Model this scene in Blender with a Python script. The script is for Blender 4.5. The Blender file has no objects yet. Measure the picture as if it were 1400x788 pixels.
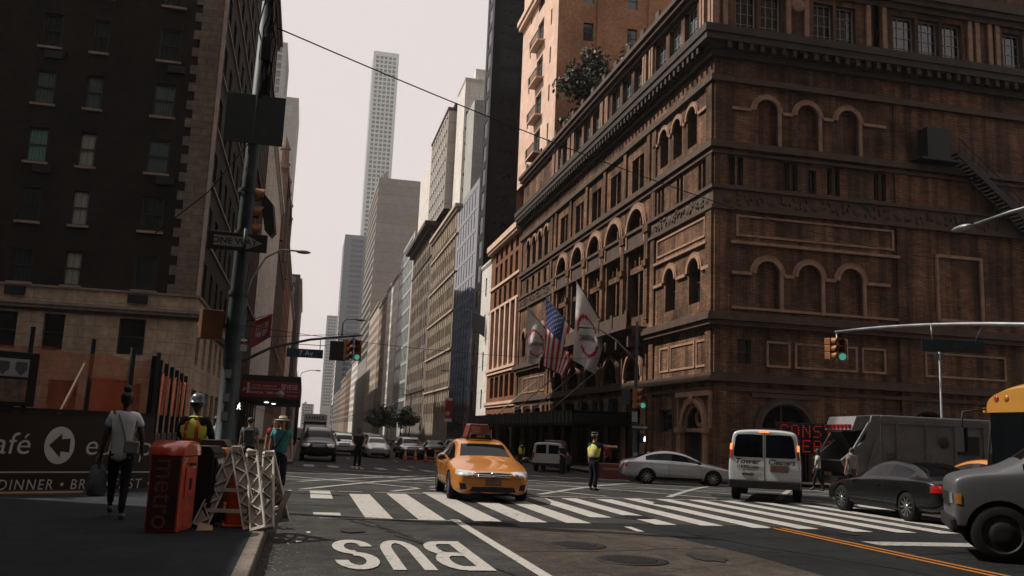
import bpy, bmesh, math, random
from mathutils import Vector, Matrix
from mathutils.bvhtree import BVHTree
random.seed(7)
R = math.radians
S = bpy.context.scene
COL = S.collection

# ---------------------------------------------------------------- camera
def make_camera():
    yaw, pitch, roll, f, H = 0.21950353, 0.16259952, 0.04187766, 1225.31, 1.6
    cy, sy = math.cos(yaw), math.sin(yaw); cp, sp = math.cos(pitch), math.sin(pitch)
    fwd = Vector((sy*cp, cy*cp, sp)); right = Vector((cy, -sy, 0)); up = right.cross(fwd)
    c, s = math.cos(roll), math.sin(roll)
    r = c*right + s*up; u = -s*right + c*up
    cam = bpy.data.cameras.new('camera'); o = bpy.data.objects.new('camera', cam); COL.objects.link(o)
    m = Matrix((r, u, -fwd)).transposed().to_4x4(); m.translation = (0, 0, H)
    o.matrix_world = m
    cam.sensor_width = 36; cam.lens = 36*f/1400; cam.clip_start = 0.1; cam.clip_end = 6000
    S.camera = o
make_camera()

# ---------------------------------------------------------------- light
SUN_EL, SUN_AZ = 49.0, 67.0          # azimuth measured from +Y (down the street) towards -X (left)
W = bpy.data.worlds.new('World'); S.world = W; W.use_nodes = True
nt = W.node_tree; nt.nodes.clear()
wo = nt.nodes.new('ShaderNodeOutputWorld'); bg = nt.nodes.new('ShaderNodeBackground')
sky = nt.nodes.new('ShaderNodeTexSky'); sky.sky_type = 'NISHITA'; sky.sun_disc = False
sky.sun_elevation = R(SUN_EL); sky.sun_rotation = R(-SUN_AZ); sky.dust_density = 4.0; sky.air_density = 1.2
mx = nt.nodes.new('ShaderNodeMix'); mx.data_type = 'RGBA'; mx.inputs[0].default_value = 0.9
mx.inputs[7].default_value = (8.4, 7.5, 7.25, 1)     # pale warm overcast veil over the clear sky
nt.links.new(sky.outputs[0], mx.inputs[6]); nt.links.new(mx.outputs[2], bg.inputs[0])
bg.inputs[1].default_value = 0.1
nt.links.new(bg.outputs[0], wo.inputs[0])
sl = bpy.data.lights.new('sun', 'SUN'); sl.energy = 5.0; sl.angle = R(0.6); sl.color = (1, .93, .84)
so = bpy.data.objects.new('sun', sl); COL.objects.link(so)
sd = Vector((-math.sin(R(SUN_AZ))*math.cos(R(SUN_EL)), math.cos(R(SUN_AZ))*math.cos(R(SUN_EL)), math.sin(R(SUN_EL))))
so.rotation_euler = sd.to_track_quat('Z', 'Y').to_euler(); so.location = (0, 0, 90)
S.view_settings.view_transform = 'Standard'; S.view_settings.look = 'None'
S.view_settings.exposure = 0.0; S.view_settings.gamma = 1
S.render.engine = 'CYCLES'
cy_ = S.cycles; cy_.max_bounces = 5; cy_.diffuse_bounces = 2; cy_.glossy_bounces = 3; cy_.transmission_bounces = 3
cy_.transparent_max_bounces = 12; cy_.volume_bounces = 0; cy_.use_denoising = True; cy_.caustics_reflective = False
cy_.caustics_refractive = False; cy_.volume_step_rate = 4

# ---------------------------------------------------------------- ground height
def g(x, y):
    t = min(1, max(0, (y-26)/26)); t = t*t*(3-2*t)
    return -t*(0.3+0.3*min(1, max(0, x/17)))

# ---------------------------------------------------------------- materials
MATS = {}
def _new(name):
    m = bpy.data.materials.new(name); m.use_nodes = True
    n = m.node_tree.nodes; b = n['Principled BSDF']
    return m, m.node_tree, b
def _coord(t, kind='Object', scale=(1, 1, 1)):
    c = t.nodes.new('ShaderNodeTexCoord'); mp = t.nodes.new('ShaderNodeMapping')
    t.links.new(c.outputs[kind], mp.inputs[0]); mp.inputs['Scale'].default_value = scale
    return mp.outputs[0]
def _noise(t, vec, scale, detail=4, rough=.6):
    n = t.nodes.new('ShaderNodeTexNoise'); n.inputs['Scale'].default_value = scale
    n.inputs['Detail'].default_value = detail; n.inputs['Roughness'].default_value = rough
    t.links.new(vec, n.inputs['Vector']); return n.outputs['Fac']
def _ramp(t, fac, stops):
    r = t.nodes.new('ShaderNodeValToRGB'); e = r.color_ramp.elements
    while len(e) < len(stops): e.new(.5)
    for i, (p, c) in enumerate(stops): e[i].position = p; e[i].color = (c[0], c[1], c[2], 1)
    t.links.new(fac, r.inputs[0]); return r.outputs[0]
def _mixc(t, a, b, fac, mode='MIX'):
    m = t.nodes.new('ShaderNodeMix'); m.data_type = 'RGBA'; m.blend_type = mode
    for sock, v in ((m.inputs[6], a), (m.inputs[7], b), (m.inputs[0], fac)):
        if hasattr(v, 'links'): t.links.new(v, sock)
        else: sock.default_value = (v[0], v[1], v[2], 1) if isinstance(v, tuple) else v
    return m.outputs[2]
def _bump(t, b, h, strength=.3, dist=.02):
    bp = t.nodes.new('ShaderNodeBump'); bp.inputs['Strength'].default_value = strength
    bp.inputs['Distance'].default_value = dist
    t.links.new(h, bp.inputs['Height']); t.links.new(bp.outputs[0], b.inputs['Normal'])
def sc(c, k): return tuple(min(1, v*k) for v in c)
def mat(name, col, rough=.6, metal=0, var=.25, scale=3, bump=0, coat=0, emit=None, es=1, spec=.5):
    if name in MATS: return MATS[name]
    m, t, b = _new(name)
    v = _coord(t)
    if var:
        f = _noise(t, v, scale)
        c = _ramp(t, f, [(.3, sc(col, 1-var)), (.7, sc(col, 1+var))])
        t.links.new(c, b.inputs['Base Color'])
        if bump: _bump(t, b, _noise(t, v, scale*6), bump, .01)
    else: b.inputs['Base Color'].default_value = (*col, 1)
    b.inputs['Roughness'].default_value = rough; b.inputs['Metallic'].default_value = metal
    b.inputs['Coat Weight'].default_value = coat; b.inputs['Coat Roughness'].default_value = .04
    b.inputs['Specular IOR Level'].default_value = spec
    if emit:
        b.inputs['Emission Color'].default_value = (*emit, 1); b.inputs['Emission Strength'].default_value = es
    MATS[name] = m; return m
def _wallvec(t):
    """world-aligned wall coordinate: (x+y, z) works on every axis-aligned wall"""
    c = t.nodes.new('ShaderNodeTexCoord'); sp = t.nodes.new('ShaderNodeSeparateXYZ'); cb = t.nodes.new('ShaderNodeCombineXYZ')
    ad = t.nodes.new('ShaderNodeMath'); t.links.new(c.outputs['Object'], sp.inputs[0])
    t.links.new(sp.outputs[0], ad.inputs[0]); t.links.new(sp.outputs[1], ad.inputs[1])
    t.links.new(ad.outputs[0], cb.inputs[0]); t.links.new(sp.outputs[2], cb.inputs[1])
    return cb.outputs[0], c.outputs['Object']
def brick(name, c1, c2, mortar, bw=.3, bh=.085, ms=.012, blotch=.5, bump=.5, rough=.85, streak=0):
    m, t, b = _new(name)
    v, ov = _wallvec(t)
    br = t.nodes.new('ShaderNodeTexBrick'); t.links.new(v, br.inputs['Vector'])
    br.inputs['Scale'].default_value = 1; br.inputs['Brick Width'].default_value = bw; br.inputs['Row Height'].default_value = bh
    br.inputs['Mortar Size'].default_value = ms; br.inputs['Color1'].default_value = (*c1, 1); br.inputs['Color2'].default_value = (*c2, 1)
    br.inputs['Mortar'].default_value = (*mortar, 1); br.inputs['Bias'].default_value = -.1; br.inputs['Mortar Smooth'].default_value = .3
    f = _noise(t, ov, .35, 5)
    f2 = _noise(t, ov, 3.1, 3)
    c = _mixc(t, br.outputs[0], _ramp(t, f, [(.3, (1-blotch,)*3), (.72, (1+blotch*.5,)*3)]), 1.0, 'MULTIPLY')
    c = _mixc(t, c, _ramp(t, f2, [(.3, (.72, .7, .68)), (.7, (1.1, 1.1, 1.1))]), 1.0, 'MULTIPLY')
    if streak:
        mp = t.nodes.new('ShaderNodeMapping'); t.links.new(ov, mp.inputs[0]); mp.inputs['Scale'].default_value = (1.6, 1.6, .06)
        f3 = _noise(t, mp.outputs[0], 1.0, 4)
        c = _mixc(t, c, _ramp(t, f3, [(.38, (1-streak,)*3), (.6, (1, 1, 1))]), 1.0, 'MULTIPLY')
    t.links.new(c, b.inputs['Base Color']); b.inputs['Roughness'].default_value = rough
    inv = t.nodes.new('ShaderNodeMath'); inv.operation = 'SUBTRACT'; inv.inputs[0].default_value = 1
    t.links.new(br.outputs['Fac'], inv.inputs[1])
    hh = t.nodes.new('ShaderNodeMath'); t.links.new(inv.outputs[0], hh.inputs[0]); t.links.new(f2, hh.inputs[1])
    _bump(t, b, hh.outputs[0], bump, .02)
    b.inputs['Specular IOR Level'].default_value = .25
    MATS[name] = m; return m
def thin_glass(name, tint=(.55, .62, .62), gloss=.25, rough=.02):
    m, t, b = _new(name); t.nodes.remove(b)
    out = t.nodes['Material Output']
    tr = t.nodes.new('ShaderNodeBsdfTransparent'); tr.inputs[0].default_value = (*tint, 1)
    gl = t.nodes.new('ShaderNodeBsdfGlossy'); gl.inputs['Roughness'].default_value = rough; gl.inputs[0].default_value = (.9, .95, 1, 1)
    lw = t.nodes.new('ShaderNodeLayerWeight'); lw.inputs[0].default_value = gloss
    mxs = t.nodes.new('ShaderNodeMixShader'); t.links.new(lw.outputs['Fresnel'], mxs.inputs[0])
    t.links.new(tr.outputs[0], mxs.inputs[1]); t.links.new(gl.outputs[0], mxs.inputs[2]); t.links.new(mxs.outputs[0], out.inputs[0])
    MATS[name] = m; return m
def glass(name, col=(.012, .016, .02), rough=.06, wob=.05, scale=.6):
    m, t, b = _new(name)
    v = _coord(t); b.inputs['Roughness'].default_value = rough; b.inputs['Specular IOR Level'].default_value = .9
    c = _ramp(t, _noise(t, v, 1.3, 1), [(.35, sc(col, .5)), (.65, sc(col, 1.6))]); t.links.new(c, b.inputs['Base Color'])
    if wob: _bump(t, b, _noise(t, v, scale, 2), wob, .15)
    MATS[name] = m; return m
def ground_mat(name, col, grain=1.0, patch=.35, rough=.85, crack=0, wear=None):
    m, t, b = _new(name); v = _coord(t)
    fine = _noise(t, v, 26, 6, .8); big = _noise(t, v, .45, 6, .65); mid = _noise(t, v, 4, 4)
    c = _ramp(t, big, [(.3, sc(col, 1-patch)), (.7, sc(col, 1+patch))])
    c = _mixc(t, c, _ramp(t, fine, [(.35, (1-.45*grain,)*3), (.65, (1+.6*grain,)*3)]), 1.0, 'MULTIPLY')
    c = _mixc(t, c, _ramp(t, mid, [(.32, (.68,)*3), (.7, (1.25,)*3)]), 1.0, 'MULTIPLY')
    if crack:
        vo = t.nodes.new('ShaderNodeTexVoronoi'); vo.feature = 'DISTANCE_TO_EDGE'; vo.inputs['Scale'].default_value = .28
        nz = t.nodes.new('ShaderNodeTexNoise'); nz.inputs['Scale'].default_value = 1.2; nz.inputs['Detail'].default_value = 6
        t.links.new(v, nz.inputs['Vector'])
        mv = _mixc(t, v, nz.outputs['Color'], .18); t.links.new(mv, vo.inputs['Vector'])
        c = _mixc(t, c, _ramp(t, vo.outputs['Distance'], [(.0, (.35,)*3), (.006, (1, 1, 1))]), crack, 'MULTIPLY')
    t.links.new(c, b.inputs['Base Color'])
    rr = t.nodes.new('ShaderNodeMapRange'); t.links.new(mid, rr.inputs[0]); rr.inputs[3].default_value = rough-.12; rr.inputs[4].default_value = rough+.1
    t.links.new(rr.outputs[0], b.inputs['Roughness'])
    b.inputs['Specular IOR Level'].default_value = .12
    _bump(t, b, fine, .8, .015); MATS[name] = m; return m
def paint_mat(name, col, under, keep=.4):
    """road paint worn through to the asphalt"""
    m, t, b = _new(name); v = _coord(t)
    w = _noise(t, v, 9, 8, .75); bigw = _noise(t, v, .8, 3)
    ad = t.nodes.new('ShaderNodeMath'); ad.operation = 'MULTIPLY_ADD'; t.links.new(bigw, ad.inputs[0]); ad.inputs[1].default_value = .35; t.links.new(w, ad.inputs[2])
    f = _ramp(t, ad.outputs[0], [(keep, (0, 0, 0)), (keep+.1, (1, 1, 1))])
    dirt = _ramp(t, _noise(t, v, 30, 3), [(.3, sc(col, .72)), (.7, sc(col, 1.1))])
    c = _mixc(t, under, dirt, f); t.links.new(c, b.inputs['Base Color']); b.inputs['Roughness'].default_value = .7
    b.inputs['Specular IOR Level'].default_value = .15
    _bump(t, b, _noise(t, v, 55, 3), .6, .01)
    MATS[name] = m; return m
def carpaint(name, col, rough=.3, metal=0.0, coat=1.0, dirt=.15):
    m, t, b = _new(name); v = _coord(t)
    c = _ramp(t, _noise(t, v, 2.2, 6, .7), [(.3, sc(col, 1-dirt)), (.7, col)]); t.links.new(c, b.inputs['Base Color'])
    b.inputs['Roughness'].default_value = rough; b.inputs['Metallic'].default_value = metal
    b.inputs['Coat Weight'].default_value = coat; b.inputs['Coat Roughness'].default_value = .05
    if max(col) < .02: b.inputs['Specular IOR Level'].default_value = .2
    MATS[name] = m; return m
def curtain_mat(name, col):
    m, t, b = _new(name); v, ov = _wallvec(t)
    w = t.nodes.new('ShaderNodeTexWave'); w.inputs['Scale'].default_value = 4.5; w.inputs['Distortion'].default_value = 2.5; w.inputs['Detail'].default_value = 2
    w.inputs['Detail Scale'].default_value = .6
    t.links.new(v, w.inputs['Vector'])
    c = _ramp(t, w.outputs['Fac'], [(.1, sc(col, .45)), (.8, col)]); t.links.new(c, b.inputs['Base Color'])
    b.inputs['Roughness'].default_value = .9; _bump(t, b, w.outputs['Fac'], .6, .03); MATS[name] = m; return m

M = MATS
brick('hall_brick', (.33, .175, .10), (.19, .10, .058), (.06, .035, .022), .42, .11, .014, .75, 1.0, streak=.62)  # weathering blotches and streaks, strengthened to paint in patchy reflected sunlight
brick('tower_brick', (.50, .255, .14), (.38, .19, .10), (.15, .09, .06), .3, .09, .01, .35, .5)
brick('annex_brick', (.26, .11, .055), (.19, .08, .04), (.12, .07, .045), .3, .09, .01, .3, .5)
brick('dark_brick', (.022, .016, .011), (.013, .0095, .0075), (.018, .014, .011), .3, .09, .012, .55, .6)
brick('limestone', (.54, .42, .31), (.48, .37, .275), (.20, .15, .11), 1.5, .62, .012, .3, .25, streak=.25)
brick('quoin_stone', (.21, .17, .135), (.17, .135, .105), (.06, .05, .04), 1.1, .4, .01, .25, .2)
brick('beige_stone', (.36, .29, .22), (.31, .25, .185), (.2, .16, .12), 1.2, .5, .015, .35, .3, streak=.35)
brick('grey_stone', (.27, .24, .21), (.22, .2, .175), (.14, .125, .11), 1.2, .5, .015, .35, .3, streak=.4)
brick('dark_stone', (.10, .085, .07), (.075, .065, .055), (.05, .04, .035), 1.2, .5, .015, .35, .3, streak=.4)
brick('red_brick', (.24, .085, .055), (.17, .06, .04), (.13, .08, .06), .3, .09, .01, .4, .5)
brick('pale_panel', (.40, .40, .38), (.37, .37, .355), (.25, .25, .24), 3.0, 3.4, .03, .12, .1)
brick('slab_panel', (.31, .29, .265), (.285, .265, .245), (.12, .11, .10), 60, 4.2, .06, .12, .1)
brick('white_panel', (.72, .69, .64), (.66, .63, .59), (.4, .38, .35), 2.0, 3.6, .04, .12, .1)
mat('terracotta', (.135, .082, .06), .8, var=.3, scale=1.5, bump=.4)
mat('hall_stone', (.29, .172, .112), .8, var=.3, scale=2.5, bump=.4)
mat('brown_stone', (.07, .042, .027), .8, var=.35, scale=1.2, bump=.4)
mat('dark_cornice', (.035, .024, .018), .8, var=.35, scale=1.2, bump=.3)
mat('light_stone', (.4, .33, .27), .8, var=.2, scale=1.5, bump=.3)
mat('pink_stone', (.60, .41, .31), .8, var=.2, scale=.8, bump=.3)
mat('sill_stone', (.24, .19, .15), .8, var=.25, scale=3)
mat('window_frame', (.03, .026, .022), .5, var=.2)
mat('pale_frame', (.4, .37, .33), .6, var=.2)
mat('brown_frame', (.07, .045, .03), .5, var=.2)
mat('black_metal', (.006, .006, .007), .5, 0, var=.2, spec=.3)
mat('tower_black', (.003, .0035, .005), .4, 0, var=.3, spec=.1)
brick('cool_panel', (.62, .66, .64), (.58, .62, .60), (.4, .43, .42), 3.0, 3.4, .03, .08, .1)
mat('tar', (.010, .010, .010), .6, var=.2, spec=.15)
mat('oil_stain', (.022, .0215, .021), .7, var=.4, scale=6, spec=.15)
mat('dark_room', (.008, .008, .008), .9, var=0)
glass('window_glass'); glass('blue_glass', (.012, .02, .035), .05, .12, .35); glass('black_glass', (.004, .005, .007), .12, .10, .3); MATS['black_glass'].node_tree.nodes['Principled BSDF'].inputs['Specular IOR Level'].default_value = .12
glass('pale_glass', (.085, .125, .13), .12, .08, .4); glass('sky_glass', (.06, .085, .095), .06, .1, .3)
thin_glass('pane_glass', (.95, .97, .97), .12)
curtain_mat('teal_curtain', (.42, .74, .66)); curtain_mat('white_curtain', (.92, .9, .82)); curtain_mat('grey_curtain', (.28, .37, .39)); curtain_mat('dim_curtain', (.07, .10, .105))
ground_mat('asphalt', (.036, .0355, .034), 1.4, .5, crack=.8)
ground_mat('new_asphalt', (.0125, .0138, .015), 1.3, .4, .95, crack=.4)  # new black asphalt, its colour lowered further in place of foreground shade
ground_mat('concrete_patch', (.049, .041, .034), 1.1, .4, .9, crack=.6)
ground_mat('sidewalk_mat', (.12, .108, .096), .4, .3)
ground_mat('tarmac_walk', (.022, .025, .029), .6, .3, .9)
ground_mat('kerb_stone', (.15, .125, .105), .8, .35)
paint_mat('white_paint', (.40, .385, .355), (.024, .0235, .0225), .50)
paint_mat('worn_paint', (.31, .30, .28), (.023, .0225, .0215), .55)
paint_mat('yellow_paint', (.36, .135, .02), (.03, .028, .025), .42)
mat('iron', (.022, .021, .021), .55, .7, var=.4, scale=25, bump=.5)
mat('rubber', (.010, .010, .010), .85, var=.25, scale=8, spec=.15)
mat('chrome', (.55, .55, .56), .15, 1, var=0)
mat('silver_rim', (.35, .35, .36), .3, .9, var=.1)
mat('lamp_glass', (.6, .62, .62), .08, .3, var=.1, coat=1)
mat('red_lamp', (.35, .012, .01), .15, 0, var=.1, coat=1)
mat('plastic_black', (.010, .010, .011), .55, var=.2, spec=.25)
mat('car_glass', (.003, .004, .005), .05, 0, var=0, coat=0, spec=.16)
mat('steel_green', (.028, .040, .045), .6, .1, var=.4, scale=5, bump=.2, spec=.3)
mat('galvanised', (.2, .21, .22), .45, .6, var=.3, scale=3)
mat('skin_tone', (.36, .19, .12), .55, var=.1); mat('dark_skin', (.055, .028, .018), .5, var=.1)
mat('hair', (.012, .009, .007), .6, var=.3, scale=30)

# ---------------------------------------------------------------- mesh builder
class MB:
    def __init__(s): s.v = []; s.f = []; s.m = []; s.sm = []
    def add(s, vs, fs, m=0, smooth=False):
        n = len(s.v); s.v += [tuple(p) for p in vs]
        for f in fs: s.f.append(tuple(i+n for i in f)); s.m.append(m); s.sm.append(smooth)
        return s
    def cut(s):
        s.__dict__.setdefault('cuts', []).append((len(s.v), len(s.f)))
    def pieces(s):
        out = []; a = (0, 0)
        for c in s.__dict__.get('cuts', [])+[(len(s.v), len(s.f))]:
            if c[1] > a[1]:
                q = MB(); q.v = s.v[a[0]:c[0]]; q.f = [tuple(i-a[0] for i in f) for f in s.f[a[1]:c[1]]]; q.m = s.m[a[1]:c[1]]; q.sm = s.sm[a[1]:c[1]]; out.append(q)
            a = c
        return out
    def poly(s, pts, m=0): return s.add(pts, [tuple(range(len(pts)))], m)
    def box(s, x0, x1, y0, y1, z0, z1, m=0):
        if x0 > x1: x0, x1 = x1, x0
        if y0 > y1: y0, y1 = y1, y0
        if z0 > z1: z0, z1 = z1, z0
        v = [(x0, y0, z0), (x1, y0, z0), (x1, y1, z0), (x0, y1, z0), (x0, y0, z1), (x1, y0, z1), (x1, y1, z1), (x0, y1, z1)]
        return s.add(v, [(0, 3, 2, 1), (4, 5, 6, 7), (0, 1, 5, 4), (1, 2, 6, 5), (2, 3, 7, 6), (3, 0, 4, 7)], m)
    def bar(s, p0, p1, w, h, m=0, up=(0, 0, 1)):
        p0, p1 = Vector(p0), Vector(p1); d = (p1-p0).normalized(); u = Vector(up)
        if abs(d.dot(u)) > .98: u = Vector((0, 1, 0))
        r = d.cross(u).normalized(); u = r.cross(d)
        vs = [p + r*a*w/2 + u*b*h/2 for p in (p0, p1) for a, b in ((-1, -1), (1, -1), (1, 1), (-1, 1))]
        return s.add(vs, [(0, 3, 2, 1), (4, 5, 6, 7), (0, 1, 5, 4), (1, 2, 6, 5), (2, 3, 7, 6), (3, 0, 4, 7)], m)
    def prism(s, pts, vec, m=0, smooth=False):
        n = len(pts); v = Vector(vec); vs = [Vector(p) for p in pts]; vs += [p+v for p in vs]
        fs = [tuple(range(n-1, -1, -1)), tuple(range(n, 2*n))]
        s.add(vs, fs, m)
        k = len(s.v)-2*n
        for i in range(n):
            j = (i+1) % n; s.f.append((k+i, k+j, k+n+j, k+n+i)); s.m.append(m); s.sm.append(smooth)
        return s
    def tube(s, pts, r, n=8, m=0, cap=True, smooth=True):
        pts = [Vector(p) for p in pts]; rs = r if isinstance(r, (list, tuple)) else [r]*len(pts)
        k = len(s.v); last = None
        for i, p in enumerate(pts):
            d = (pts[min(i+1, len(pts)-1)]-pts[max(i-1, 0)]).normalized()
            if last is None:
                a = Vector((0, 0, 1)) if abs(d.z) < .9 else Vector((0, 1, 0)); u = d.cross(a).normalized()
            else: u = (last-d*last.dot(d)).normalized()
            last = u; w = d.cross(u)
            for j in range(n):
                t = 2*math.pi*j/n; s.v.append(tuple(p+(u*math.cos(t)+w*math.sin(t))*rs[i]))
        for i in range(len(pts)-1):
            for j in range(n):
                a = k+i*n+j; b = k+i*n+(j+1) % n; s.f.append((a, b, b+n, a+n)); s.m.append(m); s.sm.append(smooth)
        if cap:
            s.f.append(tuple(k+j for j in range(n-1, -1, -1))); s.m.append(m); s.sm.append(False)
            e = k+(len(pts)-1)*n; s.f.append(tuple(e+j for j in range(n))); s.m.append(m); s.sm.append(False)
        return s
    def lathe(s, prof, c=(0, 0, 0), n=20, m=0, axis='z', smooth=True):
        k = len(s.v)
        for r, z in prof:
            for j in range(n):
                t = 2*math.pi*j/n; a, b = r*math.cos(t), r*math.sin(t)
                p = (a, b, z) if axis == 'z' else ((a, z, b) if axis == 'y' else (z, a, b))
                s.v.append((c[0]+p[0], c[1]+p[1], c[2]+p[2]))
        for i in range(len(prof)-1):
            for j in range(n):
                a = k+i*n+j; b = k+i*n+(j+1) % n; s.f.append((a, b, b+n, a+n)); s.m.append(m); s.sm.append(smooth)
        return s
    def ball(s, c, r, n=10, m=0):
        if not isinstance(r, tuple): r = (r, r, r)
        k = len(s.v)
        for i in range(n+1):
            a = math.pi*i/n
            for j in range(n+2):
                t = 2*math.pi*j/(n+2); s.v.append((c[0]+r[0]*math.sin(a)*math.cos(t), c[1]+r[1]*math.sin(a)*math.sin(t), c[2]+r[2]*math.cos(a)))
        w = n+2
        for i in range(n):
            for j in range(w):
                a = k+i*w+j; b = k+i*w+(j+1) % w; s.f.append((a, a+w, b+w, b)); s.m.append(m); s.sm.append(True)
        return s
    def grid(s, P, m=0, smooth=True, flip=False):
        """P: rows of points"""
        k = len(s.v); w = len(P[0])
        for row in P: s.v += [tuple(p) for p in row]
        for i in range(len(P)-1):
            for j in range(w-1):
                a = k+i*w+j; q = (a, a+1, a+w+1, a+w)
                s.f.append(q[::-1] if flip else q); s.m.append(m); s.sm.append(smooth)
        return s
    def mesh(s, name, mats, clean=True):
        me = bpy.data.meshes.new(name); me.from_pydata(s.v, [], s.f)
        for mm in mats: me.materials.append(M[mm] if isinstance(mm, str) else mm)
        me.polygons.foreach_set('material_index', s.m); me.polygons.foreach_set('use_smooth', s.sm)
        if clean:
            bm = bmesh.new(); bm.from_mesh(me)
            bmesh.ops.remove_doubles(bm, verts=bm.verts, dist=1e-5)
            bmesh.ops.recalc_face_normals(bm, faces=bm.faces); bm.to_mesh(me); bm.free()
        return me
    def build(s, name, mats, parent=None, clean=True, bevel=0, loc=None, rz=None):
        if not isinstance(mats, (list, tuple)): mats = [mats]
        me = s.mesh(name, mats, clean)
        o = bpy.data.objects.new(name, me); COL.objects.link(o)
        if parent is not None:
            o.parent = parent
            if parent.get('_w'): o.matrix_parent_inverse = parent.matrix_basis.inverted()   # mesh given in world coordinates
        if loc: o.location = loc
        if rz is not None: o.rotation_euler = (0, 0, rz)
        if bevel:
            bv = o.modifiers.new('bevel', 'BEVEL'); bv.width = bevel; bv.segments = 2; bv.limit_method = 'ANGLE'; bv.angle_limit = R(40)
        return o
def tag(o, label=None, cat=None, group=None, kind=None):
    if label: o['label'] = label
    if cat: o['category'] = cat
    if group: o['group'] = group
    if kind: o['kind'] = kind
    return o
def root(name, loc=(0, 0, 0), rz=0, label=None, cat=None, group=None, world=False, kind=None, scale=1):
    o = bpy.data.objects.new(name, None); COL.objects.link(o); o.location = loc; o.rotation_euler = (0, 0, rz); o.scale = (scale,)*3
    o.empty_display_size = .2
    if world: o['_w'] = 1
    return tag(o, label, cat, group, kind)
def kids(o): return [c for c in bpy.data.objects if c.parent == o]
def dup(o, loc=None, rz=None, label=None, parent=None, top=True, mapping=None):
    c = o.copy(); COL.objects.link(c)
    if loc is not None: c.location = loc
    if rz is not None: c.rotation_euler = (0, 0, rz)
    if label: c['label'] = label
    if parent is not None: c.parent = parent
    for ch in o.children: dup(ch, parent=c, top=False)
    return c
_fonts = {}
def text_mesh(txt, size, mat_, name='lettering', depth=.004, shear=0, align='CENTER', spacing=1.0, bold=0, sx=1.0, parent=None):
    """flat lettering in the local XZ plane facing -Y"""
    cu = bpy.data.curves.new('t', 'FONT'); cu.body = txt; cu.size = size; cu.extrude = depth; cu.shear = shear
    cu.align_x = align; cu.align_y = 'CENTER'; cu.space_character = spacing; cu.offset = bold; cu.resolution_u = 3
    to = bpy.data.objects.new('t', cu); COL.objects.link(to)
    dg = bpy.context.evaluated_depsgraph_get(); me = bpy.data.meshes.new_from_object(to.evaluated_get(dg))
    bpy.data.objects.remove(to); bpy.data.curves.remove(cu)
    me.transform(Matrix.Rotation(R(90), 4, 'X') @ Matrix.Diagonal((sx, 1, 1, 1)))
    me.materials.clear(); me.materials.append(M[mat_])
    o = bpy.data.objects.new(name, me); COL.objects.link(o)
    if parent is not None: o.parent = parent
    return o
def evaluated_mesh(o):
    dg = bpy.context.evaluated_depsgraph_get(); dg.update()
    me = bpy.data.meshes.new_from_object(o.evaluated_get(dg)); return me
# ================================================================ ground, roads, markings
def sheet(name, mat_, x0, x1, y0, y1, off, step=4, kind='structure', parent=None, build=True, mb=None):
    mb = mb or MB()
    nx = max(1, math.ceil((x1-x0)/step)); ny = max(1, math.ceil((y1-y0)/step))
    P = [[(x0+(x1-x0)*i/nx, y0+(y1-y0)*j/ny, g(x0+(x1-x0)*i/nx, y0+(y1-y0)*j/ny)+off) for i in range(nx+1)] for j in range(ny+1)]
    mb.grid(P, smooth=False)
    if build: return tag(mb.build(name, mat_, parent), kind=kind)
def build_ground():
    mb = MB()
    xs = [-900, -300, -100, -50]+[-40+4*i for i in range(26)]+[80, 150, 400, 900]
    ys = [-300, -100, -40]+[-20+2*i for i in range(45)]+[85, 110, 150, 250, 500, 1000, 1800]
    mb.grid([[(x, y, g(x, y)) for x in xs] for y in ys], smooth=True)
    tag(mb.build('road', 'asphalt'), kind='structure')
    # newer patches of asphalt and the concrete strip
    def patch(name, mt, pts, off):
        m2 = MB(); m2.poly([(x, y, g(x, y)+off) for x, y in pts]); tag(m2.build(name, mt), kind='structure')
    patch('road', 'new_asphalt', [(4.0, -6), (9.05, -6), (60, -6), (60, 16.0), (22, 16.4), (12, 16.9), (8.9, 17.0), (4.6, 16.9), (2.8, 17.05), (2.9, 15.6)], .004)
    patch('road', 'concrete_patch', [(2.85, -6), (6.7, -6), (6.55, 8), (6.55, 12.5), (6.2, 14.9), (5.6, 15.7), (4.7, 15.75), (2.85, 15.9)], .008)
build_ground()

def walk(name, mat_, pts, y_ref, h=.15, kerb=.15):
    """a raised walk from its outline, with a kerb of lighter stone round it"""
    mb = MB(); n = len(pts)
    top = [(x, y, g(x, y)+h) for x, y in pts]; bot = [(x, y, g(x, y)-.3) for x, y in pts]
    mb.poly(top)
    for i in range(n):
        j = (i+1) % n; mb.poly([bot[i], bot[j], top[j], top[i]])
    return tag(mb.build(name, mat_), kind='structure')
def kerb_line(pts, h=.155, w=.17):
    mb = MB()
    P = []
    for i, (x, y) in enumerate(pts):
        a = Vector(pts[max(i-1, 0)]); b = Vector(pts[min(i+1, len(pts)-1)]); d = (b-a).normalized(); nrm = Vector((-d.y, d.x))
        z = g(x, y)
        P.append([(x, y, z-.1), (x, y, z+h-.02), (x+nrm.x*.02, y+nrm.y*.02, z+h), (x+nrm.x*w, y+nrm.y*w, z+h+.001), (x+nrm.x*w, y+nrm.y*w, z-.1)])
    mb.grid(P, smooth=False)
    # joints between the kerb stones
    return tag(mb.build('kerb', 'kerb_stone'), kind='structure')
def arc(cx, cy, r, a0, a1, n=8): return [(cx+r*math.cos(R(a0+(a1-a0)*i/n)), cy+r*math.sin(R(a0+(a1-a0)*i/n))) for i in range(n+1)]
near = [(-.42, -40), (-.40, 17.4)]+arc(-4.4, 17.4, 4.0, 0, 90, 9)[1:]+[(-60, 21.4)]
walk('sidewalk', 'tarmac_walk', near+[(-60, -40)], 0)
kerb_line([(-.40, y*1.0) for y in range(-12, 18, 3)]+near[1:-1])
def strips(x0, x1, y0, y1, dy):
    out = []; y = y0
    while y < y1: out.append((x0, y)); y += dy
    return out
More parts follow.
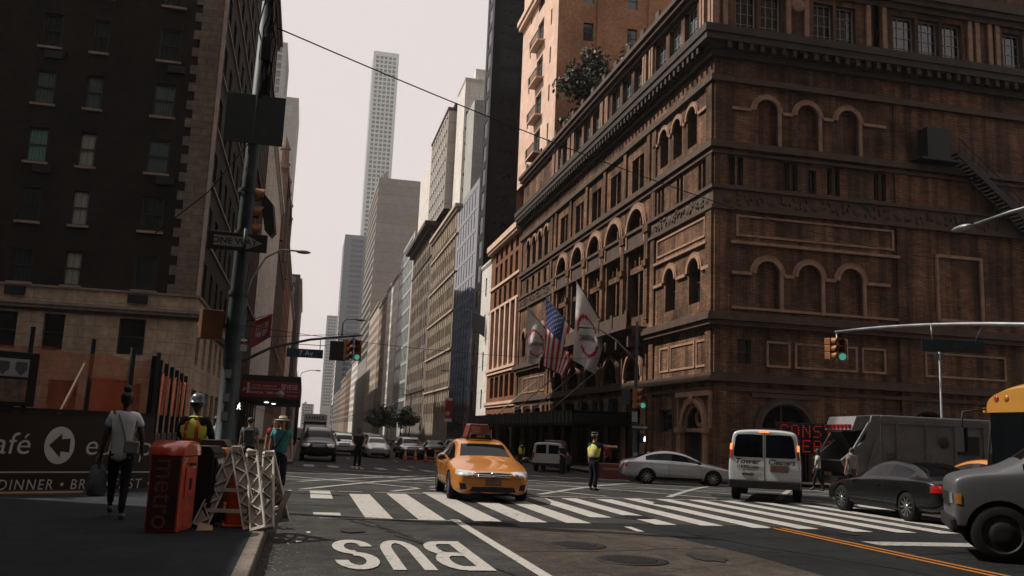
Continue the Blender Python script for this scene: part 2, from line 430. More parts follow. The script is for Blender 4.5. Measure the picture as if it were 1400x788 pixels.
lfar = [(-60, 43.0), (-4.4, 43.0)]+[(x, y) for x, y in arc(-4.0, 46.6, 3.6, -90, 0, 8)]+[(-.4, y) for y in (50, 53, 60, 90, 150, 400, 1300)]
walk('sidewalk', 'sidewalk_mat', lfar+[(-5.6, 1300), (-5.6, 53), (-5.6, 49.4), (-60, 49.4)], 0)
kerb_line(lfar[1:])
rfar = [(18.1, y) for y in (1300, 400, 150, 90, 60, 53, 50)]+[(18.1+4-4*math.cos(R(a)), 47-4*math.sin(R(a))) for a in range(0, 91, 12)]+[(22.1, 43.0), (70, 43.0)]
walk('sidewalk', 'sidewalk_mat', rfar+[(70, 49.2), (23.3, 49.2), (23.3, 53), (23.3, 1300)], 0)
kerb_line(rfar)
walk('sidewalk', 'sidewalk_mat', [(18.6, -60), (18.6, 14), (60, 14), (60, -60)], 0)

def strip_mark(mb, p0, p1, w, off=.012, n=6):
    a = Vector(p0); b = Vector(p1); d = (b-a).normalized(); nr = Vector((d.y, -d.x))*w/2
    rows = []
    for i in range(n+1):
        c = a+(b-a)*i/n; l = c-nr; r = c+nr
        rows.append([(l.x, l.y, g(l.x, l.y)+off), (r.x, r.y, g(r.x, r.y)+off)])
    mb.grid(rows, smooth=False)
def para(mb, x0, x1, y0, y1, off=.012, skew=0):
    n = 6; rows = []
    for i in range(n+1):
        y = y0+(y1-y0)*i/n; rows.append([(x0+skew*i/n, y, g(x0, y)+off), (x1+skew*i/n, y, g(x1, y)+off)])
    mb.grid(rows, smooth=False)
def markings():
    # near crosswalk: ladder bars parallel to the street
    def xmark(x0, x1, y0, y1, m='white_paint', skew=0):
        mb = MB(); para(mb, x0, x1, y0, y1, skew=skew); tag(mb.build('crosswalk_marking', m), kind='structure')
    xmark(.28, .78, 21.2, 23.9); xmark(.30, .80, 17.15, 17.75)
    xmark(1.22, 1.72, 16.75, 22.9); xmark(2.18, 2.68, 16.75, 23.4)
    for k, (a, b) in enumerate([(3.2, 3.72), (4.08, 4.60), (4.97, 5.46), (5.86, 6.32), (6.78, 7.22), (7.72, 8.2)]):
        y0 = 16.75 if k not in (3,) else 18.0
        xmark(a, b, y0 if k > 2 else 16.72, 24.2 if k < 3 else 23.4)
    x = 8.7
    while x < 22:
        xmark(x, x+.46, 16.5+(x > 10)*-.35, 24.0, 'white_paint'); x += .98
    mb = MB(); strip_mark(mb, (.0, 23.75), (1.6, 23.7), .14); strip_mark(mb, (1.9, 23.7), (22, 24.6), .16); strip_mark(mb, (.4, 16.7), (2.9, 16.72), .10)
    tag(mb.build('crosswalk_marking', 'worn_paint'), kind='structure')
    # lane line, double yellow, stop bar
    mb = MB(); strip_mark(mb, (2.86, 16.9), (2.86, -8), .16, n=30); tag(mb.build('lane_marking', 'white_paint'), kind='structure')
    mb = MB(); strip_mark(mb, (9.14, 16.6), (9.14, -8), .10, n=30); strip_mark(mb, (9.36, 16.6), (9.36, -8), .10, n=30)
    tag(mb.build('centre_line', 'yellow_paint'), kind='structure')
    mb = MB(); strip_mark(mb, (9.7, 14.2), (18.3, 14.2), .55); tag(mb.build('stop_line', 'worn_paint'), kind='structure')
    mb = MB(); strip_mark(mb, (5.95, 15.4), (6.0, 16.2), .14, .014); tag(mb.build('lane_marking', 'white_paint'), kind='structure')
    # box-junction hatching across the avenue
    mb = MB()
    for a, b, w in [((.1, 24.2), (7.6, 39), .22), ((-.6, 31), (4.6, 24.3), .2), ((-.2, 37), (8.5, 24.6), .22), ((2.4, 24.3), (12, 40), .2), ((5.0, 40), (15.5, 25), .2),
                    ((6.5, 24.6), (16, 40), .22), ((0, 27.5), (8, 41), .2), ((10.5, 25), (18, 37.5), .2), ((9, 40.5), (18.5, 27.5), .2), ((1.6, 41), (12, 25), .2), ((14, 25), (19, 33), .2),
                    ((13, 41), (19, 32), .2), ((-1.5, 28.6), (19, 29.8), .16), ((-2, 33.5), (20, 34.5), .16), ((-2, 39.0), (20, 40.3), .2)]:
        strip_mark(mb, a, b, w, n=14)
    tag(mb.build('junction_hatching', 'worn_paint'), kind='structure')
    # far crosswalk and the two crosswalks over the avenue
    mb = MB(); x = .15
    while x < 17.6: para(mb, x, x+.5, 43.2, 46.8); x += 1.15
    tag(mb.build('crosswalk_marking', 'worn_paint'), kind='structure')
    mb = MB(); y = 22.6
    while y < 42: para(mb, -5.0, -1.6, y, y+.5); y += 1.15
    tag(mb.build('crosswalk_marking', 'white_paint'), kind='structure')
    mb = MB(); y = 24.5
    while y < 42: para(mb, 19.5, 22.9, y, y+.5); y += 1.15
    tag(mb.build('crosswalk_marking', 'worn_paint'), kind='structure')
    mb = MB()
    for y in range(50, 420, 9): strip_mark(mb, (3.0, y), (3.0, y+3), .12, n=2); strip_mark(mb, (6.1, y), (6.1, y+3), .12, n=2); strip_mark(mb, (12.2, y), (12.2, y+3), .12, n=2)
    tag(mb.build('lane_marking', 'worn_paint'), kind='structure')
    mb = MB(); strip_mark(mb, (9.2, 47.5), (9.2, 900), .25, n=60); tag(mb.build('centre_line', 'yellow_paint'), kind='structure')
markings()
def bus_letters():
    # BUS, upside-down for us: read by drivers coming the other way; built as flat stencilled strokes
    def L(pts): return [(x, y) for x, y in pts]
    def put(polys, x0, x1, y0, y1):
        mb = MB()
        for i_, p in enumerate(polys): mb.poly([(x0+(x1-x0)*(1-u), y0+(y1-y0)*v, .0125+.00008*i_) for u, v in p])   # u measured as the driver reads it, v downwards -> away from us
        tag(mb.build('lane_lettering', 'white_paint'), kind='structure')
    def ring(cx, cy, rx, ry, tx, ty, a0, a1, n=10):
        out = []
        for i in range(n):
            t0 = R(a0+(a1-a0)*i/n); t1 = R(a0+(a1-a0)*(i+1)/n)
            out.append([(cx+rx*math.cos(t0), cy+ry*math.sin(t0)), (cx+rx*math.cos(t1), cy+ry*math.sin(t1)),
                        (cx+(rx-tx)*math.cos(t1), cy+(ry-ty)*math.sin(t1)), (cx+(rx-tx)*math.cos(t0), cy+(ry-ty)*math.sin(t0))])
        return out
    tx, ty = .30, .12
    # v=0 is nearest to us (= the top of the letter as the other drivers see it is the far side... it reads upside down from here)
    Sg = ring(.5, .735, .5, .265, tx, ty, -100, 180, 14)+ring(.5, .265, .5, .265, tx, ty, 80, 360, 14)
    Ug = [[(0, 0), (tx, 0), (tx, .62), (0, .62)], [(1-tx, 0), (1, 0), (1, .62), (1-tx, .62)]]+ring(.5, .62, .5, .38, tx, ty, 0, 180, 14)
    Bg = [[(0, 0), (tx, 0), (tx, 1), (0, 1)], [(tx, 0), (.55, 0), (.55, ty), (tx, ty)], [(tx, .44), (.55, .44), (.55, .56), (tx, .56)], [(tx, 1-ty), (.55, 1-ty), (.55, 1), (tx, 1)]]
    Bg += [[(.55+.0+a, b) for a, b in q] for q in []]
    for cyy, in ((.28,), (.72,)):
        Bg += ring(.55, cyy, .45, .28, tx, ty, -90, 90, 8)
    y0, y1 = 10.75, 13.55
    put(Sg, .50, 1.04, y0, y1)
    put([[(1-u, v) for u, v in p] for p in Ug], 1.14, 1.66, y0, y1)
    put(Bg, 1.76, 2.36, y0, y1)
bus_letters()
def road_wear():
    rnd = random.Random(11)
    mb = MB()
    for (a, b, n) in [((.9, 16.4), (3.0, 9), 9), ((-.1, 19.5), (9, 20.6), 16), ((1.1, 16.6), (1.75, 12.8), 7), ((4, 24.5), (3.2, 40), 14), ((12, 23.9), (10, 41), 14), ((0, 30), (16, 28.6), 18), ((9.8, 16), (13, 5), 12), ((6.8, 15.5), (8.9, 9), 9), ((3.0, 12.6), (6.4, 13.1), 8), ((17, 15.8), (8.9, 12.3), 10)]:
        A, B_ = Vector(a), Vector(b); rows = []; d = (B_-A).normalized(); nn = Vector((d.y, -d.x)); off = 0
        for i in range(n*3+1):
            off += rnd.gauss(0, .03); p = A.lerp(B_, i/(n*3))+nn*off; w = rnd.uniform(.012, .04); z = g(p.x, p.y)+.0102
            rows.append([(p.x-nn.x*w, p.y-nn.y*w, z), (p.x+nn.x*w, p.y+nn.y*w, z)])
        mb.grid(rows, smooth=False)
    tag(mb.build('road_seam', 'tar', clean=False), kind='stuff')
    mb = MB()
    for _ in range(14):
        x, y = rnd.uniform(.6, 17), rnd.uniform(8.5, 40); r_ = rnd.uniform(.08, .42); z = g(x, y)+.0185+rnd.random()*.002
        mb.poly([(x+r_*rnd.uniform(.6, 1)*math.cos(2*math.pi*i/14), y+1.7*r_*rnd.uniform(.6, 1)*math.sin(2*math.pi*i/14), z) for i in range(14)])
    tag(mb.build('oil_stain', 'oil_stain', clean=False), kind='stuff')
    mb = MB()   # dust and grit gathered along the gutter
    for _ in range(420):
        y = rnd.uniform(9, 17); x = -.38+abs(rnd.gauss(0, .22)); s_ = rnd.uniform(.006, .024); z = .006
        a = rnd.random()*6; mb.poly([(x+s_*math.cos(a+t), y+s_*math.sin(a+t), z+.004*(k % 2)) for k, t in enumerate((0, 1.9, 4.1))])
    tag(mb.build('grit', mat('grit', (.12, .11, .09), .9), clean=False), kind='stuff')
road_wear()
def manhole(x, y, r, lab):
    mb = MB(); mb.lathe([(r+.09, .006), (r+.09, .014), (r+.02, .016), (r, .010), (r-.03, .013)], (x, y, .004), 32)
    mb.lathe([(r-.03, .013), (.02, .016), (0, .016)], (x, y, .004), 32, smooth=False)
    for i in range(-5, 6):
        h = math.sqrt(max(0, (r-.06)**2-(i*r/6)**2)); mb.box(x+i*r/6-.012, x+i*r/6+.012, y-h, y+h, .018, .026)
    tag(mb.build('manhole_cover', 'iron'), lab, 'manhole cover')
manhole(4.12, 13.3, .36, 'round iron manhole cover in the concrete strip, farther from the camera'); manhole(4.42, 11.75, .40, 'round iron manhole cover in the concrete strip, nearest the camera')
manhole(6.9, 18.2, .33, 'round iron manhole cover among the crosswalk bars')
# scraps of litter by the kerb
for i, (x, y, s_) in enumerate([(.05, 13.2, .09), (-.18, 14.9, .06), (.2, 14.3, .05), (-.1, 12.9, .045)]):
    mb = MB(); a = random.random()*6
    pts = [(x+s_*math.cos(a+t)*(1, .5, .9, .6, .8)[k], y+.6*s_*math.sin(a+t)*(1, .8, .6, .9, .7)[k], .012+random.random()*.02) for k, t in enumerate((0, 1.2, 2.5, 3.8, 5.0))]
    mb.prism(pts, (0, 0, .004)); tag(mb.build('litter', mat('paper', (.45, .44, .42), .8)), ['largest scrap of white paper lying beside the kerb', 'small paper scrap beside the kerb close to the barricades', 'small paper scrap a little way out on the asphalt', 'smallest paper scrap beside the kerb nearest the camera'][i], 'litter')

# ================================================================ building tools
class Face:
    def __init__(s, o, c): s.o = o; s.c = c; s.rz = {'F': 0, 'R': R(-90), 'L': R(90)}[o]
    def P(s, a, d, z):
        return (a, s.c+d, z) if s.o == 'F' else ((s.c+d, a, z) if s.o == 'R' else (s.c-d, a, z))
    def start(s, a0, a1): return a1 if s.o == 'R' else a0
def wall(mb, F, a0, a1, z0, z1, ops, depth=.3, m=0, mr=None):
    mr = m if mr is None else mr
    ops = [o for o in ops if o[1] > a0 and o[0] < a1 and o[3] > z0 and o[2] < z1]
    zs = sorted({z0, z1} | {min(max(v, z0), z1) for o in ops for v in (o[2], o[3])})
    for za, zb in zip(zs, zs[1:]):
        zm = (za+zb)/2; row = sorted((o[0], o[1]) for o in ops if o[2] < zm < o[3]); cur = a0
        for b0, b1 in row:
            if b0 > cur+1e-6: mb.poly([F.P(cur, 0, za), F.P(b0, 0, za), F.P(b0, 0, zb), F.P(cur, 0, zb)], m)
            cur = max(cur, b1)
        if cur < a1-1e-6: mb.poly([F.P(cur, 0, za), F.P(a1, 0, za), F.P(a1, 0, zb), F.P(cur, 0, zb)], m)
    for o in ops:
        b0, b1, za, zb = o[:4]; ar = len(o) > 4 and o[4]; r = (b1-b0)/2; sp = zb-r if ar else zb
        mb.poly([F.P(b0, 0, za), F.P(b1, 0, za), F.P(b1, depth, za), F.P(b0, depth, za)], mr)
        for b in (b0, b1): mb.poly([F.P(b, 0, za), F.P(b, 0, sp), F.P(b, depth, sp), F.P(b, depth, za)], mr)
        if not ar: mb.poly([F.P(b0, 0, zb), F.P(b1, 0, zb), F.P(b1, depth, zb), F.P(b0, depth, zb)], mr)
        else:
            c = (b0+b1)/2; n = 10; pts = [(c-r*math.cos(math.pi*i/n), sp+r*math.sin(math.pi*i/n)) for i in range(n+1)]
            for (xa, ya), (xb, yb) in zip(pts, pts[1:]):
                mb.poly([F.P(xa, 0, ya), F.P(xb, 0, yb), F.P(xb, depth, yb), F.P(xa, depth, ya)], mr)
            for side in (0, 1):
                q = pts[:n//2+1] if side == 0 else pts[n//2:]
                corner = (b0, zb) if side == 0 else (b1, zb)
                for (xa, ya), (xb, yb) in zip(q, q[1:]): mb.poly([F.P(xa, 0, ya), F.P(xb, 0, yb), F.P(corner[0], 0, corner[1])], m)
def fbox(mb, F, a0, a1, z0, z1, out, inn=.02, m=0):
    p = F.P(a0, -out, z0); q = F.P(a1, inn, z1); mb.box(p[0], q[0], p[1], q[1], z0, z1, m)
def arch_mould(mb, F, c, sp, r, t, out, m=0, n=14, legs=0):
    mb.cut()
    rows = []
    for i in range(n+1):
        th = math.pi*i/n; ca, sa = math.cos(th), math.sin(th)
        rows.append([F.P(c-(r)*ca, .02, sp+(r)*sa), F.P(c-(r)*ca, -out, sp+(r)*sa), F.P(c-(r+t*.45)*ca, -out, sp+(r+t*.45)*sa), F.P(c-(r+t*.5)*ca, -out*.55, sp+(r+t*.5)*sa),
                     F.P(c-(r+t)*ca, -out*.75, sp+(r+t)*sa), F.P(c-(r+t)*ca, .02, sp+(r+t)*sa)])
    mb.grid(rows, m, smooth=False)
    if legs:
        for s_ in (-1, 1): fbox(mb, F, c+s_*(r+t/2)-t/2, c+s_*(r+t/2)+t/2, sp-legs, sp, out*.8, m=m)
_wc = {}
def window_mesh(w, h, style, curtain=None, frame='window_frame', pane='window_glass'):
    key = (round(w, 2), round(h, 2), style, curtain, frame, pane)
    if key in _wc: return _wc[key]
    mb = MB(); t = min(.08, w*.08) if style != 'far' else min(.1, w*.1)
    mats = [frame, pane]
    if style == 'pane': mb.box(0, w, .0, .02, 0, h, 1)
    else:
        y0, y1 = 0, .07
        mb.box(0, t, y0, y1, 0, h); mb.box(w-t, w, y0, y1, 0, h); mb.box(t, w-t, y0, y1, 0, t); mb.box(t, w-t, y0, y1, h-t, h)
        if style == 'sash': mb.box(t, w-t, -.01, .05, h*.5-.035, h*.5+.035)
        if style == 'sash2': mb.box(t, w-t, -.01, .05, h*.5-.035, h*.5+.035); mb.box(w/2-.02, w/2+.02, .01, .05, t, h-t)
        if style == 'cross':
            mb.box(w/2-.05, w/2+.05, -.02, .05, t, h-t); mb.box(t, w/2-.05, -.01, .05, h*.68-.04, h*.68+.04); mb.box(w/2+.05, w-t, -.01, .05, h*.68-.04, h*.68+.04)
        if style == 'grid':
            for k in (1, 2): mb.box(w*k/3-.02, w*k/3+.02, -.01, .05, t, h-t)
            for k in (1, 2, 3): mb.box(t, w-t, 0, .045, h*k/4-.015, h*k/4+.015)
        if style == 'mull': mb.box(w/2-.03, w/2+.03, 0, .05, t, h-t)
        mb.box(t*.5, w-t*.5, .045, .055, t*.5, h-t*.5, 1)
        if curtain:
            mats.append(curtain); n = 24; rows = []
            for zz in (t, h-t): rows.append([(t+(w-2*t)*i/n, .10+.02*math.sin(i*1.9)+.008*math.sin(i*4.3), zz) for i in range(n+1)])
            mb.grid(rows, 2)
    me = mb.mesh('window', mats, clean=False); _wc[key] = me; return me
def place_window(bld, F, op, depth, me, name='window'):
    o = bpy.data.objects.new(name, me); COL.objects.link(o); o.parent = bld
    o.matrix_parent_inverse = bld.matrix_basis.inverted()
    o.location = F.P(F.start(op[0], op[1]), depth, op[2]); o.rotation_euler = (0, 0, F.rz); return o
class Bld:
    def __init__(s, name, label, loc, cat='building', group=None):
        s.root = root(name, loc, 0, label, cat, group, world=True); s.wins = []
    def part(s, mb, name, mats, **k): return mb.build(name, mats, s.root, **k)
    def parts(s, mb, name, mats): return [q.build(name, mats, s.root) for q in mb.pieces()]
    def win(s, F, ops, depth=.25, style='sash', curtain=None, frame='window_frame', pane='window_glass', shape=None):
        for o in ops: s.wins.append((F, o, depth, style, curtain(o) if callable(curtain) else curtain, frame, pane))
    def flush(s, cap=100):
        def vis(wn):
            F, o = wn[0], wn[1]; p = Vector(F.P((o[0]+o[1])/2, 0, (o[2]+o[3])/2)); return p.length/((o[1]-o[0])*(o[3]-o[2]))**.5*(.5 if F.o == 'F' else 1)
        s.wins.sort(key=vis)
        for (F, o, d, st, cu, fr, pa) in s.wins[:cap]:
            me = window_mesh(o[1]-o[0], o[3]-o[2], st, cu, fr, pa); place_window(s.root, F, o, d, me)
        rest = s.wins[cap:]
        if rest:
            mb = MB(); mats = []
            for (F, o, d, st, cu, fr, pa) in rest:
                pa = 'window_glass' if pa == 'pane_glass' else pa
                if pa not in mats: mats.append(pa)
                mb.poly([F.P(o[0], d, o[2]), F.P(o[1], d, o[2]), F.P(o[1], d, o[3]), F.P(o[0], d, o[3])], mats.index(pa))
            tag(mb.build('window', mats, s.root, clean=False), kind='stuff')
def box_core(mb, x0, x1, y0, y1, z0, z1, m=0): mb.box(x0, x1, y0, y1, z0, z1, m)

# ================================================================ the concert hall on the corner
def concert_hall():
    B = Bld('concert_hall', 'large brown brick and terracotta concert hall with arched windows on the far right corner', (35, 65, -.5), 'concert hall')
    Rf, Ff = Face('R', 23.5), Face('F', 49.5)
    X1, Y1 = 52.0, 101.0
    bays = [62.7, 67.8, 72.8, 77.8, 82.9]
    opsR = []; W_ = []
    for c in bays:
        o = (c-1.75, c+1.75, 10.7, 18.9, True); opsR.append(o)
        W_.append((Rf, (c-1.75, c+1.75, 14.6, 18.9), .75, 'cross', None, 'brown_frame', 'window_glass')); W_.append((Rf, (c-1.6, c-.1, 10.75, 13.9), .75, 'sash', None, 'brown_frame', 'window_glass')); W_.append((Rf, (c+.1, c+1.6, 10.75, 13.9), .75, 'sash', None, 'brown_frame', 'window_glass'))
        o = (c-1.25, c+1.25, 20.1, 23.1); opsR.append(o); W_.append((Rf, (c-1.25, c, 20.1, 23.1), .5, 'sash', None, 'brown_frame', 'window_glass')); W_.append((Rf, (c, c+1.25, 20.1, 23.1), .5, 'sash', None, 'brown_frame', 'window_glass'))
        o = (c-1.7, c+1.7, 5.95, 7.9, True); opsR.append(o); W_.append((Rf, o[:4], .7, 'mull', None, 'brown_frame', 'black_glass'))
    for c in (52.2, 56.1):
        o = (c-.85, c+.85, 10.3, 13.2, True); opsR.append(o); W_.append((Rf, o[:4], .5, 'sash', None, 'brown_frame', 'window_glass'))
    for c in (52.75, 55.15, 57.5):
        o = (c-.72, c+.72, 20.8, 23.5, True); opsR.append(o); W_.append((Rf, o[:4], .5, 'sash', None, 'brown_frame', 'window_glass'))
    for c in (51.2, 54.7, 58.0):
        for s_ in (-.32, .32):
            o = (c+s_-.22, c+s_+.22, 17.5, 19.3); opsR.append(o); W_.append((Rf, o, .3, 'mull', None, 'brown_frame', 'window_glass'))
    for c in (89.6, 92.2, 94.8, 97.4):
        o = (c-.75, c+.75, 20.3, 23.6, True); opsR.append(o); W_.append((Rf, o[:4], .5, 'sash', None, 'brown_frame', 'window_glass'))
        o = (c-.5, c+.5, 17.3, 19.1); opsR.append(o); W_.append((Rf, o, .3, 'sash', None, 'brown_frame', 'window_glass'))
    for c in (90.0, 94.3, 98.0):
        o = (c-.8, c+.8, 10.4, 13.2, True); opsR.append(o); W_.append((Rf, o[:4], .5, 'sash', None, 'brown_frame', 'window_glass'))
    # ground floor: portal, window, shop fronts under the marquee
    portal = (50.4, 53.4, -.6, 4.0, True); gfw = (55.5, 57.8, 2.2, 3.7)
    opsR += [portal, gfw]; W_.append((Rf, gfw, .3, 'sash', None, 'brown_frame', 'window_glass'))
    shops = [(60+i*4.0+.35, 60+(i+1)*4.0-.35, -.6, 4.55) for i in range(10)]
    opsR += shops
    for o in shops: W_.append((Rf, (o[0], o[1], -.5, 3.0), .8, 'mull', None, 'brown_frame', 'black_glass')); W_.append((Rf, (o[0], o[1], 3.15, 4.5), .6, 'mull', None, 'brown_frame', 'black_glass'))
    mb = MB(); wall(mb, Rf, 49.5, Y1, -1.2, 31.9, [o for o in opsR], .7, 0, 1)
    # 7th avenue front
    opsF = []
    att = [(25.0, 26.45), (26.75, 28.2), (30.55, 31.95), (32.2, 33.6), (36.4, 38.1), (38.35, 39.95), (40.2, 41.75), (45.0, 46.6), (46.9, 48.5)]
    attR = []
    for c in (55.8, 65.6, 76.2, 86.0):   # attic groups of three on the long side
        for k in (-2.65, 0, 2.65): attR.append((c+k-1.0, c+k+1.0))
    opsA = [(a, b, 27.9, 30.7) for a, b in attR if b < 87.2]
    for a, b in att: opsF.append((a, b, 27.62, 30.5)); W_.append((Ff, (a, b, 27.62, 30.5), .35, 'grid', None, 'pale_frame', 'window_glass'))
    for o in opsA: W_.append((Rf, o, .35, 'grid', None, 'pale_frame', 'sky_glass'))
    for c in (27.1, 29.95, 32.85): opsF.append((c-.75, c+.75, 20.2, 23.25, True)); opsF.append((c-.8, c+.8, 9.9, 12.8, True))
    for c in (28.75, 31.75, 35.1, 25.0):
        for s_ in (-.28, .28): opsF.append((c+s_-.2, c+s_+.2, 17.5, 19.3)); W_.append((Ff, (c+s_-.2, c+s_+.2, 17.5, 19.3), .25, 'mull', None, 'brown_frame', 'window_glass'))
    opsF.append((30.0, 30.55, 17.4, 19.0)); W_.append((Ff, (30.0, 30.55, 17.4, 19.0), .2, 'mull', None, 'window_frame', 'black_glass'))
    opsF += [(26.6, 30.0, -.6, 4.1, True), (36.5, 39.6, -.6, 4.1, True), (32.6, 34.2, 1.6, 3.6), (25.1, 26.0, 6.4, 7.9), (42.0, 45, -.6, 4.1, True)]
    W_.append((Ff, (26.6, 30.0, -.5, 4.1), .6, 'cross', None, 'brown_frame', 'black_glass')); W_.append((Ff, (36.5, 39.6, -.5, 4.1), .6, 'cross', None, 'brown_frame', 'black_glass'))
    W_.append((Ff, (32.6, 34.2, 1.6, 3.6), .3, 'sash', None, 'brown_frame', 'window_glass')); W_.append((Ff, (25.1, 26.0, 6.4, 7.9), .3, 'sash', None, 'brown_frame', 'window_glass')); W_.append((Ff, (42.0, 45, -.5, 4.1), .6, 'cross', None, 'brown_frame', 'black_glass'))
    mb2 = MB()
    mbw = MB()
    mb = MB()
    wall(mb, Rf, 49.5, Y1, 24.9, 31.9, opsA, .45, 0, 1)
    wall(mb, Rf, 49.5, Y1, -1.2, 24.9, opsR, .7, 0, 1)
    wall(mb, Ff, 23.5, X1, -1.2, 31.2, opsF, .4, 0, 1)
    wall(mb, Face('L', X1), 49.5, Y1, -1.2, 31.2, [], .1); mb.poly([(23.5, Y1, -1), (X1, Y1, -1), (X1, Y1, 31.2), (23.5, Y1, 31.2)])
    mb.poly([(23.5, 49.5, 31.2), (X1, 49.5, 31.2), (X1, Y1, 31.2), (23.5, Y1, 31.2)], 1)
    # bricked-up blind arches
    for c in (27.1, 29.95, 32.85):
        for z0, z1, w in ((20.2, 23.25, .75), (9.9, 12.8, .8)): mb.poly([Ff.P(c-w, .22, z0), Ff.P(c+w, .22, z0), Ff.P(c+w, .22, z1), Ff.P(c-w, .22, z1)])
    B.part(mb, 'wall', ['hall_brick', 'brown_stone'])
    # light trap
    mb = MB(); mb.box(24.6, X1-.4, 50.6, Y1-.4, -1, 31.0); B.part(mb, 'interior', ['dark_room'])
    # main cornice
    def band(mb, z0, z1, out, m=0, y1=Y1, x1=X1):
        mb.box(23.5-out, 23.48, 49.5-out, y1, z0, z1, m); mb.box(23.48, x1, 49.5-out, 49.48, z0, z1, m)
    mb = MB(); band(mb, 26.95, 27.45, 1.05); band(mb, 26.5, 26.948, .95); band(mb, 26.1, 26.498, .5); band(mb, 25.7, 26.098, .32)
    y = 50.0
    while y < Y1: mb.box(22.62, 23.0, y, y+.28, 26.05, 26.49); y += .75
    x = 24
    while x < X1: mb.box(x, x+.28, 48.62, 49.0, 26.05, 26.49); x += .75
    B.part(mb, 'main_cornice', ['dark_cornice'])
    # attic cornice with balustrade
    mb = MB(); band(mb, 31.2, 31.55, .55); band(mb, 31.552, 31.9, .75); band(mb, 30.85, 31.198, .25); mb.box(23.35, 24.0, 49.35, Y1, 31.902, 32.7, 0); mb.box(24.0, X1, 49.35, 49.9, 31.902, 32.6)
    y = 52
    while y < 100: mb.box(23.2, 23.36, y, y+.7, 31.95, 33.0); y += 3.1
    B.part(mb, 'attic_cornice', ['brown_stone'])
    mb = MB(); mb.box(36, X1-.2, 49.95, 70, 31.21, 37.5); B.part(mb, 'roof_storey', ['hall_brick'])
    mb = MB(); mb.box(35.6, X1, 49.55, 70.4, 37.502, 38.1); B.part(mb, 'cornice', ['brown_stone'])
    # string courses
    mb = MB()
    for z, h, o in ((24.1, .4, .28), (19.75, .42, .35), (19.4, .2, .18), (17.15, .22, .22), (15.85, .22, .22)): band(mb, z, z+h, o)
    B.part(mb, 'ledge', ['brown_stone'])
    mb = MB()
    for z, h, o in ((8.95, .28, .6), (8.65, .28, .42), (9.23, .2, .48), (5.3, .3, .35), (5.62, .18, .22), (4.75, .22, .12)): band(mb, z, z+h, o)
    B.part(mb, 'ledge', ['brown_stone'])
    # ornamental frieze with roundels
    mb = MB()
    band(mb, 16.07, 17.15, .06)
    for F, a0, a1 in ((Rf, 49.9, 59.5), (Rf, 87, 100.6), (Ff, 24, 44)):
        a = a0+.4; k = 0
        while a < a1:
            c = F.P(a, -.08, 16.6)
            if k % 4 == 0: mb.lathe([(0, 0), (.16, -.04), (.22, 0), (.36, .02), (.42, .08), (.42, .12)], c, 14, 0, axis='y' if F.o == 'F' else 'x')
            else:
                for j in range(5):
                    q = F.P(a+random.uniform(-.3, .3), -.07, 16.6+random.uniform(-.35, .35)); mb.ball(q, (.09, .09, .16) if F.o == 'F' else (.09, .12, .16), 4, 0)
            a += .75; k += 1
    B.part(mb, 'frieze', ['brown_stone', 'hall_stone'], clean=False)
    # arch mouldings
    mb = MB()
    for c in bays: arch_mould(mb, Rf, c, 17.15, 1.78, .5, .22, 0, legs=1.2); arch_mould(mb, Rf, c, 6.2, 1.72, .35, .25, 0, legs=.4)
    for c in (52.2, 56.1): arch_mould(mb, Rf, c, 12.35, .87, .38, .16, 0)
    for c in (90, 94.3, 98.0): arch_mould(mb, Rf, c, 12.4, .82, .34, .14, 0)
    for c in (52.75, 55.15, 57.5): arch_mould(mb, Rf, c, 22.78, .74, .32, .14, 0)
    for c in (89.6, 92.2, 94.8, 97.4): arch_mould(mb, Rf, c, 22.85, .77, .3, .12, 0)
    for c in (27.1, 29.95, 32.85):
        arch_mould(mb, Ff, c, 22.5, .77, .34, .16, 0); arch_mould(mb, Ff, c, 12.0, .82, .36, .16, 0)
        mb.cut(); fbox(mb, Ff, c+.77, c+.99, 20.0, 22.5, .12); mb.cut(); fbox(mb, Ff, c+.82, c+1.04, 9.7, 12.0, .12)
    for a0, a1 in ((24.7, 26.0), (28.2, 28.85), (31.05, 31.75), (33.95, 35.6)): mb.cut(); fbox(mb, Ff, a0, a1, 22.35, 22.55, .14); mb.cut(); fbox(mb, Ff, a0, a1, 11.85, 12.05, .14)
    mb.cut(); fbox(mb, Ff, 24.7, 35.6, 20.05, 20.19, .1); mb.cut(); fbox(mb, Ff, 24.7, 36.2, 9.72, 9.88, .1)
    for a0, a1 in ((49.9, 51.0), (53.4, 54.9), (57.3, 58.9)): mb.cut(); fbox(mb, Rf, a0, a1, 12.2, 12.42, .16)
    for a0, a1 in ((50.3, 51.7), (53.8, 54.1), (56.2, 56.5), (58.5, 59.3)): mb.cut(); fbox(mb, Rf, a0, a1, 22.6, 22.8, .14)
    B.parts(mb, 'arch_moulding', ['hall_stone'])
    # pilasters between the big bays + ledge through the arches + balcony rail
    mb = MB()
    edges = [60.2]+[(a+b)/2 for a, b in zip(bays, bays[1:])]+[85.5]
    for e in edges: mb.cut(); fbox(mb, Rf, e-.34, e+.34, 10.2, 17.15, .25); fbox(mb, Rf, e-.42, e+.42, 14.1, 14.55, .42); fbox(mb, Rf, e-.5, e+.5, 16.6, 17.15, .34); fbox(mb, Rf, e-.3, e+.3, 19.95, 24.1, .18); fbox(mb, Rf, e-.3, e+.3, -.8, 8.6, .18)
    for c in bays:
        mb.cut(); fbox(mb, Rf, c-1.75, c+1.75, 14.1, 14.55, -.15, .74); fbox(mb, Rf, c-.12, c+.12, 10.7, 18.7, -.25, .74)
        for k in (-1.05, 1.05): fbox(mb, Rf, c+k-.06, c+k+.06, 14.55, 18.2, -.3, .74)
        fbox(mb, Rf, c-1.4, c+1.4, 19.98, 20.1, .15); fbox(mb, Rf, c-.1, c+.1, 20.1, 23.1, -.1, .5)
